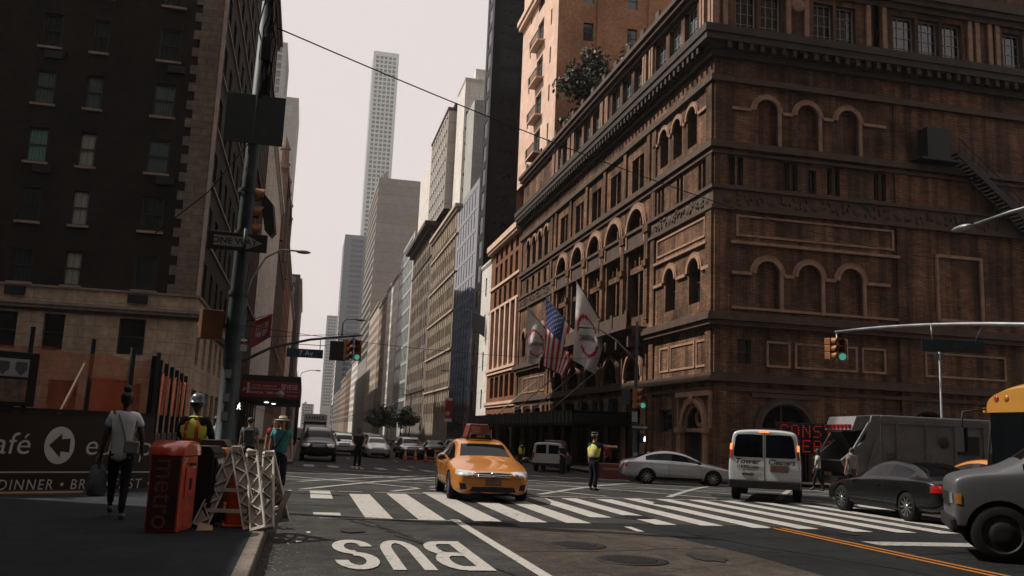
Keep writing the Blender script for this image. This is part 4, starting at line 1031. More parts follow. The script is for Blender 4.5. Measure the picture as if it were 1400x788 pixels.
# ================================================================ vehicles  (local: +X forward, +Y left, Z up, ground z=0)
def ring_body(stations, mats, name, parent, wells, well_r=.37, sub=2, glass_sep=True, creases=()):
    """stations: list of (x, [(y,z)...half section from underside centre to roof centre], [material per strip])"""
    nh = len(stations[0][1]); bm = bmesh.new(); rings = []
    for x, sec, _ in stations:
        ring = []
        for (y, z) in sec: ring.append(bm.verts.new((x, y, z)))
        for (y, z) in reversed(sec[1:-1]): ring.append(bm.verts.new((x, -y, z)))
        rings.append(ring)
    n = len(rings[0])
    for i in range(len(rings)-1):
        ms = stations[i][2]
        for j in range(n):
            k = (j+1) % n; f = bm.faces.new((rings[i][j], rings[i][k], rings[i+1][k], rings[i+1][j]))
            jj = j if j < nh-1 else n-1-j
            f.material_index = ms[jj] if ms else 0; f.smooth = True
    for rr in (rings[0], rings[-1]):
        # cap as a grid between the two halves
        h = nh; L = rr[:h]; Rr = [rr[0]]+[rr[n-i] for i in range(1, h-1)]+[rr[h-1]]
        for i in range(h-1):
            vs = [L[i], L[i+1], Rr[i+1], Rr[i]]; u = []
            for v in vs:
                if v not in u: u.append(v)
            if len(u) > 2:
                f = bm.faces.new(u); f.smooth = True
    bmesh.ops.recalc_face_normals(bm, faces=bm.faces)
    me = bpy.data.meshes.new(name); bm.to_mesh(me); bm.free()
    for m_ in mats: me.materials.append(M[m_] if isinstance(m_, str) else m_)
    o = bpy.data.objects.new(name, me); COL.objects.link(o)
    sb = o.modifiers.new('s', 'SUBSURF'); sb.levels = sub; sb.render_levels = sub
    cutters = []
    if wells:
        cm = MB()
        for (wx, wz) in wells:
            for s_ in (-1, 1): cm.lathe([(0, s_*.62), (well_r, s_*.62), (well_r, s_*1.3), (0, s_*1.3)], (wx, 0, wz), 28, 0, axis='y')
        co = cm.build('cut', mats[-1]); cutters.append(co)
        co.data.materials.clear()
        for m_ in mats: co.data.materials.append(M[m_] if isinstance(m_, str) else m_)
        for p in co.data.polygons: p.material_index = len(mats)-1
        b = o.modifiers.new('b', 'BOOLEAN'); b.operation = 'DIFFERENCE'; b.object = co; b.solver = 'EXACT'
    em = evaluated_mesh(o)
    for c in cutters: bpy.data.objects.remove(c)
    bpy.data.objects.remove(o)
    bm = bmesh.new(); bm.from_mesh(em)
    bvh = BVHTree.FromBMesh(bm); bm.free()
    return em, bvh
def split_parts(em, names, parent, merge_split_glass=True):
    """one mesh per material group; glass splits into its separate panes"""
    out = []
    for idxs, nm, loose in names:
        bm = bmesh.new(); bm.from_mesh(em)
        bmesh.ops.delete(bm, geom=[f for f in bm.faces if f.material_index not in idxs], context='FACES')
        if not bm.faces: bm.free(); continue
        groups = [list(bm.faces)]
        if loose:
            seen = set(); groups = []
            for f in bm.faces:
                if f.index in seen: continue
                st = [f]; gset = []; seen.add(f.index)
                while st:
                    q = st.pop(); gset.append(q.index)
                    for e in q.edges:
                        for ff in e.link_faces:
                            if ff.index not in seen: seen.add(ff.index); st.append(ff)
                groups.append(gset)
            bm.free()
            for gs in groups:
                b2 = bmesh.new(); b2.from_mesh(em)
                b2.faces.ensure_lookup_table()
                keep = None
                bmesh.ops.delete(b2, geom=[f for f in b2.faces if f.material_index not in idxs], context='FACES')
                b2.faces.ensure_lookup_table(); b2.faces.index_update(); gk = set(gs)
                bmesh.ops.delete(b2, geom=[f for f in b2.faces if f.index not in gk], context='FACES')
                me = bpy.data.meshes.new(nm); b2.to_mesh(me); b2.free()
                for m_ in em.materials: me.materials.append(m_)
                o = bpy.data.objects.new(nm, me); COL.objects.link(o); o.parent = parent; out.append(o)
        else:
            me = bpy.data.meshes.new(nm); bm.to_mesh(me); bm.free()
            for m_ in em.materials: me.materials.append(m_)
            o = bpy.data.objects.new(nm, me); COL.objects.link(o); o.parent = parent; out.append(o)
    return out
def name_glass(objs, yc=.35):
    for o in objs:
        vs = [v.co for v in o.data.vertices]
        if not vs: continue
        cx = sum(v.x for v in vs)/len(vs); cyv = sum(v.y for v in vs)/len(vs)
        o.name = 'side_window' if abs(cyv) > yc else ('windscreen' if cx > 0 else 'rear_window')
def decal(bvh, axis, top, bot, off, mat_, name, parent, rows=5, start=4.0, thick=0, sub=3):
    """a lens or panel that follows the body: top/bot outlines in the plane across `axis` ('+x','-x','+y','-y')"""
    s_ = 1 if axis[0] == '+' else -1; ax = axis[1]
    def dens(L):
        out = []
        for (a, b), (c, d) in zip(L, L[1:]):
            for i in range(sub): out.append((a+(c-a)*i/sub, b+(d-b)*i/sub))
        return out+[L[-1]]
    T = dens(top); Bt = dens(bot); P = []
    for i in range(rows+1):
        r_ = []
        for (a, b), (c, d) in zip(T, Bt):
            u = a+(c-a)*i/rows; z = b+(d-b)*i/rows
            o = Vector((s_*start, u, z)) if ax == 'x' else Vector((u, s_*start, z))
            d_ = Vector((-s_, 0, 0)) if ax == 'x' else Vector((0, -s_, 0))
            h = bvh.ray_cast(o, d_)
            p = h[0] if h[0] is not None else o+d_*(start-(start*.5))
            nn = h[1] if h[0] is not None else -d_
            if nn.dot(d_) > 0: nn = -nn
            r_.append(p+nn*off)
        P.append(r_)
    mb = MB(); mb.grid(P, 0); return mb.build(name, mat_, parent)
def seam(bvh, axis, pts, parent, r=.006, mat_='plastic_black', name='seam', off=.0, sub=6):
    s_ = 1 if axis[0] == '+' else -1; ax = axis[1]; P = []
    for (a, b), (c, d) in zip(pts, pts[1:]):
        for i in range(sub+1):
            u, z = a+(c-a)*i/sub, b+(d-b)*i/sub
            o = Vector((s_*5, u, z)) if ax == 'x' else Vector((u, s_*5, z)); d_ = Vector((-s_, 0, 0)) if ax == 'x' else Vector((0, -s_, 0))
            h = bvh.ray_cast(o, d_)
            if h[0] is not None: P.append(h[0]+(-d_)*off)
    Q = [P[0]] if P else []
    for p in P[1:]:
        if (p-Q[-1]).length > 1e-4: Q.append(p)
    if len(Q) < 2: return None
    mb = MB(); mb.tube(Q, r, 5); return mb.build(name, mat_, parent)
def wheel(parent, x, y, r=.33, w=.215, rim='silver_rim', spokes=10, z=None):
    z = r if z is None else z; s_ = 1 if y > 0 else -1
    t = root('wheel', (x, y, z)); t.parent = parent
    mb = MB(); mb.lathe([(r*.66, -w/2), (r*.93, -w/2), (r, -w*.36), (r, w*.36), (r*.93, w/2), (r*.66, w/2)], (0, 0, 0), 28, axis='y'); mb.build('tyre', 'rubber', t)
    mb = MB(); o = s_*w*.5
    mb.lathe([(r*.67, o*.98), (r*.62, o*.9), (r*.60, o*.4), (0, o*.35)], (0, 0, 0), 28, 1, axis='y')
    if not spokes: mb.lathe([(r*.62, o*.8), (r*.45, o*.78), (r*.38, o*.98), (r*.2, o*1.02), (0, o*1.03)], (0, 0, 0), 24, 0, axis='y')
    for i in range(spokes):
        a = 2*math.pi*i/spokes; c, s2 = math.cos(a), math.sin(a)
        mb.bar((c*r*.12, o*.8, s2*r*.12), (c*r*.63, o*.86, s2*r*.63), r*.10, .025, 0, up=(0, 1, 0))
    mb.lathe([(0, o*.98), (r*.17, o*.95), (r*.2, o*.6)], (0, 0, 0), 14, 0, axis='y')
    mb.build('rim', [rim, 'plastic_black'], t); return t
def mirror_part(parent, x, y, z, mat_):
    s_ = 1 if y > 0 else -1; mb = MB(); mb.ball((x, y+s_*.09, z), (.075, .11, .075), 8, 0); mb.bar((x+.01, y-s_*.05, z-.03), (x, y+s_*.05, z-.02), .06, .03, 0)
    mb.build('wing_mirror', mat_, parent)
def sedan(label, cat, paint, loc, az, L=4.82, Wd=1.83, Hh=1.47, group=None, lights=True, detail=True, name='car', lens_w='lamp_glass', roofk=1, suv=False):
    """az: heading, degrees clockwise from +Y (down the street)"""
    rt = root(name, loc, R(90-az), label, cat, group)
    w = Wd/2; k = L/4.82; zz = Hh/1.47
    # x, halfwidth, bottom, belt, top(centre), cabin?
    st = [(2.40, .66, .24, .60, .63, 0), (2.35, .80, .16, .64, .69, 0), (2.12, .93, .15, .70, .79, 0), (1.48, 1.0, .19, .80, .93, 0), (1.00, 1.0, .19, .87, 1.00, 1), (.30, 1.0, .19, .91, 1.40, 2),
          (-.40, 1.0, .19, .935, 1.465, 2), (-.50, 1.0, .19, .937, 1.468, 2), (-1.05, 1.0, .19, .95, 1.42, 2), (-1.40, 1.0, .20, .965, 1.29, 3), (-1.85, .98, .22, .98, 1.09, 4), (-2.22, .93, .25, .95, 1.05, 0), (-2.38, .82, .32, .86, .93, 0), (-2.42, .66, .42, .66, .70, 0)]
    if suv:
        st = [(2.40, .66, .40, .72, .76, 0), (2.34, .85, .34, .82, .90, 0), (2.15, .95, .30, .88, 1.02, 0), (1.45, 1.0, .28, .95, 1.10, 0), (1.10, 1.0, .28, .98, 1.14, 1), (.62, 1.0, .28, 1.0, 1.60, 2),
              (-.25, 1.0, .28, 1.02, 1.70, 2), (-.35, 1.0, .28, 1.02, 1.70, 2), (-1.30, 1.0, .28, 1.03, 1.69, 2), (-2.0, .99, .30, 1.04, 1.66, 3), (-2.28, .97, .34, 1.04, 1.55, 4), (-2.36, .95, .36, 1.02, 1.08, 0), (-2.40, .90, .40, .95, 1.0, 0), (-2.42, .8, .46, .66, .70, 0)]
        zz = Hh/1.70
    stations = []
    for i, (x, hw, zb, zl, zt, cab) in enumerate(st):
        x *= k; W2 = w*hw; zb *= zz; zl *= zz; zt *= zz
        tb = .70 if suv else .64
        if cab in (2, 3): yr = w*tb if cab == 2 else w*(tb+.02); zr = zt-.055; yb = W2-.065
        elif cab == 1: yr = w*.80; zr = zl+.07*zz; yb = W2-.07
        elif cab == 4: yr = w*.76; zr = (zt-.05) if not suv else zt-.08; yb = W2-.07
        else: yr = W2*.80; zr = zl+(zt-zl)*.55; yb = W2*.92
        if cab == 0: zbelt2 = zl+(zt-zl)*.22
        else: zbelt2 = zl+.03
        sec = [(0, zb), (W2*.86, zb), (W2*.985, zb+.12), (W2, zb+(zl-zb)*.55), (W2*.985, zl), (yb, zbelt2), (yr, zr), (yr*.90, zr+.035 if cab != 0 else zr+(zt-zr)*.4), (yr*.5, zt-.008), (0, zt)]
        ms = [3, 0 if (i < 4 or i > 9) else 3, 0, 0, 0, 0, 0, 0, 0]
        if cab in (1, 2) or (cab == 3 and suv): ms = ms[:5]+[1]+ms[6:]
        if i in (6,): ms = ms[:5]+[3]+ms[6:]                       # B pillar
        if (not suv and i == 8): ms[5] = 1
        if (not suv and i == 9): ms[5] = 0
        if cab == 1: ms[7] = 1; ms[8] = 1                           # windscreen
        if not suv and i in (8, 9): ms[7] = 1; ms[8] = 1            # rear window
        if suv and i in (10,): ms[7] = 1; ms[8] = 1; ms[6] = 1
        stations.append((x, sec, ms))
    wr = .335*(1.12 if suv else 1); wx = (1.42*k, -1.37*k)
    em, bvh = ring_body(stations, [paint, 'car_glass', paint, 'plastic_black'], 'body', rt, [(wx[0], wr), (wx[1], wr)], wr*1.13)
    split_parts(em, [((0, 2), 'body', False), ((3,), 'underbody', False)], rt)
    name_glass(split_parts(em, [((1,), 'side_window', True)], rt))
    for x in wx:
        for s_ in (-1, 1): wheel(rt, x, s_*(w-.125), wr)
    for s_ in (-1, 1):
        sg = '+' if s_ > 0 else '-'
        z1, z2 = (.60*zz, .72*zz) if not suv else (.72*zz, .90*zz)
        decal(bvh, '+x', [(s_*.40*w/.915, z2-.015), (s_*.60*w/.915, z2), (s_*.80*w/.915, z2+.005)], [(s_*.46*w/.915, z1+.02), (s_*.62*w/.915, z1), (s_*.82*w/.915, z1+.03)], .012, lens_w, 'headlight', rt)
        rz_ = (.74, .90) if not suv else (.8, 1.15)
        decal(bvh, '-x', [(s_*.48*w/.915, rz_[1]*zz-.01), (s_*.66*w/.915, rz_[1]*zz), (s_*.82*w/.915, rz_[1]*zz-.02)], [(s_*.50*w/.915, rz_[0]*zz+.03), (s_*.68*w/.915, rz_[0]*zz), (s_*.83*w/.915, rz_[0]*zz)], .012, 'red_lamp', 'tail_light', rt)
        mirror_part(rt, .80*k, s_*(w+.02), .98*zz if not suv else 1.08*zz, 'plastic_black')
        if detail:
            seam(bvh, sg+'y', [(.95*k, .30*zz), (.93*k, .86*zz)], rt); seam(bvh, sg+'y', [(-.45*k, .28*zz), (-.45*k, .92*zz)], rt)
            seam(bvh, sg+'y', [(-1.02*k, .60*zz), (-1.16*k, .74*zz), (-1.22*k, .93*zz)], rt); seam(bvh, sg+'y', [(.95*k, .29*zz), (-.98*k, .29*zz)], rt)
            for x in (-.28*k, -1.08*k):
                mb = MB(); mb.box(x-.09, x+.09, s_*(w-.012), s_*(w+.03), .80*zz, .825*zz); mb.build('door_handle', paint, rt, bevel=.008)
    # grille, bumper openings, plate
    gz = (.58, .68) if not suv else (.68, .92)
    decal(bvh, '+x', [(-.40, gz[1]*zz), (0, gz[1]*zz+.01), (.40, gz[1]*zz)], [(-.34, gz[0]*zz), (0, gz[0]*zz-.02), (.34, gz[0]*zz)], .008, 'plastic_black', 'grille', rt)
    for zc in ((.64, .605) if not suv else (.86, .8, .74)): seam(bvh, '+x', [(-.38, zc*zz), (0, zc*zz-.005), (.38, zc*zz)], rt, .012, 'chrome', 'grille_bar', .012)
    decal(bvh, '+x', [(-.50, .36*zz), (0, .37*zz), (.50, .36*zz)], [(-.56, .25*zz), (0, .24*zz), (.56, .25*zz)], .006, 'plastic_black', 'air_intake', rt)
    decal(bvh, '-x', [(-.24, .76*zz), (.24, .76*zz)], [(-.24, .62*zz), (.24, .62*zz)], .012, mat('plate', (.4, .33, .12), .5), 'number_plate', rt)
    # lower sill line, rear bumper cut and boot seams, aerial
    if detail:
        seam(bvh, '-x', [(-.80*w/.915, .58*zz), (.80*w/.915, .58*zz)], rt)
        seam(bvh, '+x', [(-.74*w/.915, .56*zz), (0, .545*zz), (.74*w/.915, .56*zz)], rt, .005)
        mb = MB(); mb.tube([(-1.2*k, 0, 1.40*zz), (-1.32*k, 0, 1.52*zz)], .012, 5); mb.build('aerial', 'plastic_black', rt)
    return rt, bvh, k, zz, w

def taxi_hero():
    paint = carpaint('taxi_paint', (.46, .165, .015), .35, dirt=.12)
    rt, bvh, k, zz, w = sedan('orange-yellow taxi sedan crossing the striped crosswalk towards the camera', 'taxi', paint, (4.58, 23.6, 0), 182.5, L=4.82, Wd=1.96, Hh=1.48, name='taxi')
    # front details
    for s_ in (-1, 1):
        decal(bvh, '+x', [(s_*.66, .43), (s_*.80, .45)], [(s_*.62, .31), (s_*.76, .29)], .010, 'plastic_black', 'fog_lamp_recess', rt)
        decal(bvh, '+x', [(s_*.52, .665), (s_*.60, .68)], [(s_*.53, .62), (s_*.61, .615)], .022, 'chrome', 'headlight_bulb', rt)
    seam(bvh, '+x', [(-.44, .685), (0, .70), (.44, .685)], rt, .014, 'chrome', 'grille_bar', .012)
    mb = MB(); mb.lathe([(.055, 0), (.065, .02), (.04, .03), (0, .03)], (2.40, 0, .655), 14, 0, axis='x'); mb.build('emblem', 'chrome', rt)
    pl = MB(); pl.box(2.395, 2.425, -.19, .19, .40, .53); pl.build('number_plate', mat('plate_dark', (.09, .045, .03), .5), rt)
    t = text_mesh('OL 1607', .085, mat('plate_text', (.3, .18, .1), .6).name, 'plate_lettering', .002, parent=rt); t.location = (2.43, 0, .463); t.rotation_euler = (0, 0, R(90))
    # wipers
    mb = MB(); mb.bar((1.02, .05, 1.0), (.80, .62, 1.09), .02, .015); mb.bar((1.04, -.45, 1.0), (.86, .1, 1.09), .02, .015); mb.build('wiper', 'plastic_black', rt)
    # roof signs
    mb = MB(); mb.prism([(.02, -.30, 1.462), (.02, .30, 1.462), (.02, .25, 1.60), (.02, -.25, 1.60)], (-.14, 0, 0)); s1 = mb.build('roof_sign', 'plastic_black', rt, bevel=.02)
    t = text_mesh('2W19', .085, mat('sign_white', (.55, .55, .5), .5).name, 'sign_lettering', .002, parent=s1); t.location = (.024, 0, 1.53); t.rotation_euler = (0, 0, R(90))
    mb = MB(); mb.prism([(-.30, -.34, 1.50), (-.30, .34, 1.50), (-.30, .24, 1.86), (-.30, -.24, 1.86)], (-.85, 0, 0)); ad = mb.build('advert_sign', carpaint('advert_red', (.26, .06, .045), .4, dirt=.4), rt, bevel=.02)
    mb = MB(); mb.prism([(-.294, -.28, 1.55), (-.294, .05, 1.55), (-.294, .02, 1.80), (-.294, -.20, 1.80)], (.004, 0, 0))
    mb.build('poster', mat('poster_pale', (.42, .2, .16), .5, var=.6, scale=14), ad)
    mb = MB()
    for y in (-.33, .33): mb.box(-1.3, -.1, y-.02, y+.02, 1.46, 1.5)
    mb.build('roof_rack', 'plastic_black', rt)
    mb = MB()
    for s_ in (-1, 1): mb.box(-.2, .2, s_*.35, s_*.62, .8, 1.15)
    mb.build('seat', 'plastic_black', rt)
taxi_hero()
silver = carpaint('silver_paint', (.50, .53, .56), .25, .35)
black = carpaint('black_paint', (.005, .005, .006), .3, coat=.35)
pearl = carpaint('pearl_paint', (.40, .40, .39), .3)
grey_p = carpaint('grey_paint', (.10, .105, .11), .25, .5)
yellow_p = carpaint('yellow_paint_car', (.50, .17, .02), .35)
def gz(x, y): return (x, y, g(x, y))
sedan('silver four-door saloon turning right in front of the concert hall', 'car', silver, gz(15.95, 37.2), 103, L=4.85, Wd=1.86, Hh=1.46)
sedan('black saloon with a lit tail light beside the white work van on the right', 'car', black, (14.75, 20.1, 0), 3, L=4.9, Wd=1.86, Hh=1.42, name='car')
sedan('orange-yellow cab half hidden behind the black saloon on the right', 'taxi', yellow_p, (18.4, 21.6, 0), 0, Wd=1.85, Hh=1.5, name='taxi')
sedan('black pickup-nosed sport utility vehicle waiting in the left lane beyond the crossing', 'car', black, gz(.95, 54.8), 181, L=5.3, Wd=2.06, Hh=1.9, name='car', suv=True)
sedan('pale silver hatchback with bright headlights in the second lane beyond the crossing', 'car', silver, gz(3.0, 69.0), 180, L=4.5, Wd=1.8, Hh=1.6, suv=True, detail=False)
sedan('white saloon in the third lane beyond the crossing', 'car', pearl, gz(5.3, 67.5), 180, detail=False)
farq = [(7.9, 68.5, grey_p, 'dark grey car right of the white saloon beyond the crossing'), (9.9, 70, black, 'black car behind the orange traffic cones beyond the crossing'), (11.2, 65.5, black, 'black car stopped closest to the taxi roof, beyond the crossing'),
        (2.6, 84, grey_p, 'grey car following the silver hatchback down the street'), (6.4, 84, black, 'black car following the white saloon down the street'), (9.6, 88, grey_p, 'grey car far behind the traffic cones'), (13.2, 80, black, 'black car parked by the right kerb beyond the crossing'),
        (4.2, 108, pearl, 'white car far down the street in the second lane'), (8, 115, black, 'dark car far down the middle of the street'), (2.0, 128, black, 'dark car farthest down the left lane')]
for i, (x, y, p, lab) in enumerate(farq): sedan(lab, 'car', p, gz(x, y), 180 if x < 9 else 0, suv=i % 2 == 0, Hh=1.6 if i % 2 == 0 else 1.45, detail=False, group='cars in the far traffic')

def van_body(rt, L, Wd, Hh, paint, nose=1.1, z0=.42, wells=(), wr=.37, tumble=.90, glass_side=True, hood_z=1.1, low='plastic_black'):
    w = Wd/2; xf = L/2; xr = -L/2; c = xf-nose
    def sec(W2, zb, zl, zt, tb, hood=False):
        if hood: return [(0, zb), (W2*.9, zb), (W2*.99, zb+.12), (W2, zb+(zl-zb)*.55), (W2*.985, zl-.03), (W2*.95, zl), (W2*.85, zl+.02), (W2*.7, zt-.02), (W2*.35, zt), (0, zt+.01)]
        return [(0, zb), (W2*.9, zb), (W2*.99, zb+.12), (W2, zb+(zl-zb)*.55), (W2*.99, zl), (W2*.975, zl+.06), (W2*tb, zt-.16), (W2*(tb-.06), zt-.06), (W2*.5, zt-.01), (0, zt)]
    P = 0; G = 1; K = 3; hz = hood_z
    ms = [K, K, P, P, P, P, P, P, P]; mg = [K, K, P, P, P, G, P, G, G]; mw = [K, K, P, P, P, G, P, P, P]
    S_ = [(xf, sec(w*.90, z0+.0, hz-.26, hz-.20, 1, True), ms), (xf-.04, sec(w*.97, z0-.05, hz-.16, hz-.11, 1, True), ms), (xf-.12, sec(w*.99, z0-.06, hz-.11, hz-.06, 1, True), ms), (xf-.35, sec(w*.998, z0-.06, hz-.05, hz-.0, 1, True), ms), (c, sec(w, z0-.06, hz, hz+.10, 1, True), mg),
          (c-.62, sec(w, z0-.06, hz+.02, Hh-.04, tumble), mw if glass_side else ms), (c-1.5, sec(w, z0-.06, hz+.02, Hh, tumble), ms), (c-1.6, sec(w, z0-.06, hz+.02, Hh, tumble), ms), (0-.4, sec(w, z0-.06, hz+.02, Hh, tumble), ms),
          (xr+.45, sec(w, z0-.06, hz+.02, Hh, tumble), ms), (xr+.10, sec(w*.995, z0-.04, hz+.02, Hh-.02, tumble), ms), (xr+.015, sec(w*.985, z0-.02, hz+.02, Hh-.05, tumble*.99), ms), (xr, sec(w*.96, z0+.02, hz+.02, Hh-.09, tumble*.97), ms)]
    em, bvh = ring_body(S_, [paint, 'car_glass', paint, low], 'body', rt, [(x, wr) for x in wells], wr*1.16)
    split_parts(em, [((0, 2), 'body', False), ((3,), 'underbody', False)], rt); name_glass(split_parts(em, [((1,), 'side_window', True)], rt), .5)
    return bvh, w
def cleaners_van():
    paint = carpaint('van_white', (.50, .52, .52), .35)
    rt = root('van', (14.35, 26.2, 0), R(90-31), 'white delivery van seen from behind with black lettering on its rear doors', 'van')
    L = 5.6; Wd = 2.02; Hh = 2.08
    bvh, w = van_body(rt, L, Wd, Hh, paint, wells=(1.85, -1.6), wr=.38)
    for x in (1.85, -1.6):
        for s_ in (-1, 1): wheel(rt, x, s_*(w-.14), .38, .24, 'black_metal', 8)
    for s_ in (-1, 1):
        decal(bvh, '-x', [(s_*.04, 1.90), (s_*.40, 1.915), (s_*.74, 1.90), (s_*.80, 1.80)], [(s_*.04, 1.26), (s_*.40, 1.26), (s_*.80, 1.26), (s_*.86, 1.30)], .012, 'black_glass', 'rear_window', rt, rows=6)
        decal(bvh, '-x', [(s_*.88, 1.62), (s_*.955, 1.60)], [(s_*.90, 1.22), (s_*.985, 1.22)], .02, 'red_lamp', 'tail_light', rt)
        decal(bvh, '-x', [(s_*.88, 1.64), (s_*.95, 1.62)], [(s_*.885, 1.46), (s_*.96, 1.46)], .032, mat('lit_lamp', (.8, .2, .05), .3, var=0, emit=(1, .28, .08), es=1.2), 'indicator_lamp', rt)
        decal(bvh, '-x', [(s_*.05, .62), (s_*.92, .62)], [(s_*.05, .60), (s_*.92, .60)], .006, 'plastic_black', 'door_seam', rt)
        seam(bvh, ('+' if s_ > 0 else '-')+'y', [(1.0, .5), (1.0, 1.2)], rt); seam(bvh, ('+' if s_ > 0 else '-')+'y', [(-.1, .5), (-.1, 1.9)], rt)
    sd_ = decal(bvh, '-y', [(-.1, 1.85), (-1.2, 1.85), (-2.4, 1.82)], [(-.1, 1.24), (-1.2, 1.24), (-2.4, 1.26)], .01, 'black_glass', 'side_window', rt, rows=6)
    seam(bvh, '-x', [(0, .5), (0, 1.96)], rt, .008)
    mb = MB(); mb.prism([(-L/2-.14, -.98, .40), (-L/2+.15, -1.01, .40), (-L/2+.15, 1.01, .40), (-L/2-.14, .98, .40)], (0, 0, .22)); mb.build('bumper', 'plastic_black', rt, bevel=.03)
    mb = MB(); mb.box(-L/2-.02, -L/2+.2, -.14, .14, 1.965, 2.02); mb.build('brake_light', 'lit_lamp', rt, bevel=.01)
    mb = MB(); mb.box(-L/2-.035, -L/2+.02, -.66, -.16, .87, 1.07); mb.build('number_plate', 'plate_dark', rt, bevel=.01)
    mb = MB(); mb.box(-L/2-.02, -L/2+.02, .30, .62, .76, .80); mb.build('badge', 'plastic_black', rt)
    ink = mat('black_ink', (.01, .01, .012), .6, var=0).name
    def tx(s, y, z, size, shear=.25, bold=.0, sx=1.0):
        t = text_mesh(s, size, ink, 'lettering', .002, shear=shear, bold=bold, sx=sx, parent=rt); t.location = (-L/2-.022, y, z); t.rotation_euler = (0, 0, R(-90)); return t
    tx('Tower', .48, 1.14, .20, bold=.006, sx=1.25); tx('Cleaners', -.47, 1.14, .20, bold=.006, sx=1.02); tx('718-932-2466', .46, .98, .115, .0, .003, .95); tx('www.towercleaners.com', .46, .905, .05, 0, 0, 1.0)
cleaners_van()
def front_van():
    paint = carpaint('van_shaded_white', (.075, .08, .085), .45, coat=.3)  # white van coloured dark grey: the shade is put into its paint
    rt = root('van', (12.74, 11.50, 0), R(90-304), 'large white van cut by the right edge of the picture, nose pointing left', 'van')
    L = 5.7; Wd = 2.02; Hh = 2.3
    bvh, w = van_body(rt, L, Wd, Hh, paint, nose=1.0, wells=(2.18, -1.65), wr=.43, hood_z=1.36)
    for x in (2.18, -1.65):
        for s_ in (-1, 1): wheel(rt, x, s_*(w-.14), .43, .25, 'iron', 0)
    for s_ in (-1, 1):
        decal(bvh, '+x', [(s_*.58, 1.0), (s_*.90, 1.0)], [(s_*.58, .84), (s_*.92, .84)], .015, 'lamp_glass', 'headlight', rt)
        decal(bvh, ('+' if s_ > 0 else '-')+'y', [(2.72, 1.0), (2.80, 1.0)], [(2.72, .84), (2.8, .84)], .012, mat('amber_lamp', (.3, .12, .02), .3), 'indicator_lamp', rt)
        seam(bvh, ('+' if s_ > 0 else '-')+'y', [(1.35, .5), (1.38, 1.2)], rt); seam(bvh, ('+' if s_ > 0 else '-')+'y', [(.25, .5), (.25, 1.95)], rt); seam(bvh, ('+' if s_ > 0 else '-')+'y', [(2.75, .72), (-2.6, .72)], rt, .008)
        mb = MB(); mb.box(.38, .56, s_*(w-.01), s_*(w+.03), 1.02, 1.06); mb.build('door_handle', 'plastic_black', rt, bevel=.01)
        mb = MB(); mb.box(1.15, 1.27, s_*(w+.02), s_*(w+.25), 1.24, 1.52); mb.build('wing_mirror', 'plastic_black', rt, bevel=.03)
    decal(bvh, '+x', [(-.56, 1.0), (.56, 1.0)], [(-.56, .78), (.56, .78)], .01, 'plastic_black', 'grille', rt)
    mb = MB(); mb.box(L/2-.1, L/2+.03, -.96, .96, .42, .64); mb.build('bumper', 'plastic_black', rt, bevel=.04)
    mb = MB(); mb.box(.35, 1.2, w+.001, w+.006, .86, 1.06) if False else mb.box(.4, 1.15, w-.012, w+.006, .90, 1.10); mb.build('door_panel', mat('faded_print', (.05, .05, .055), .5), rt)
front_van()
def parked_van():
    paint = carpaint('van_cream', (.50, .50, .47), .35)
    x, y = 15.9, 57.0
    rt = root('van', gz(x, y), R(90-24), 'white police-style van standing behind the officers near the marquee', 'van')
    bvh, w = van_body(rt, 4.8, 1.95, 1.85, paint, wells=(1.5, -1.4), wr=.35, hood_z=1.02, nose=1.0)
    for xx in (1.5, -1.4):
        for s_ in (-1, 1): wheel(rt, xx, s_*(w-.13), .35, .22)
    for s_ in (-1, 1):
        sg = '+' if s_ > 0 else '-'
        decal(bvh, sg+'y', [(-.1, 1.68), (-1.0, 1.69)], [(-.1, 1.12), (-1.0, 1.12)], .01, 'black_glass', 'side_window', rt); decal(bvh, sg+'y', [(-1.15, 1.69), (-2.1, 1.65)], [(-1.15, 1.12), (-2.2, 1.12)], .01, 'black_glass', 'side_window', rt)
        decal(bvh, '-x', [(s_*.08, 1.68), (s_*.70, 1.66)], [(s_*.08, 1.14), (s_*.74, 1.14)], .012, 'black_glass', 'rear_window', rt); decal(bvh, '-x', [(s_*.82, 1.2), (s_*.92, 1.2)], [(s_*.82, .85), (s_*.93, .85)], .015, 'red_lamp', 'tail_light', rt)
    mb = MB(); mb.box(-2.5, -2.25, -.9, .9, .38, .56); mb.build('bumper', 'plastic_black', rt, bevel=.03)
    mb = MB(); mb.box(-.2, .1, -.55, .55, 1.86, 1.96); mb.build('light_bar', 'galvanised', rt, bevel=.02)
    t = text_mesh('POLICE', .2, 'black_ink', 'lettering', .002, parent=rt); t.location = (.15, -w-.004, .9)
parked_van()
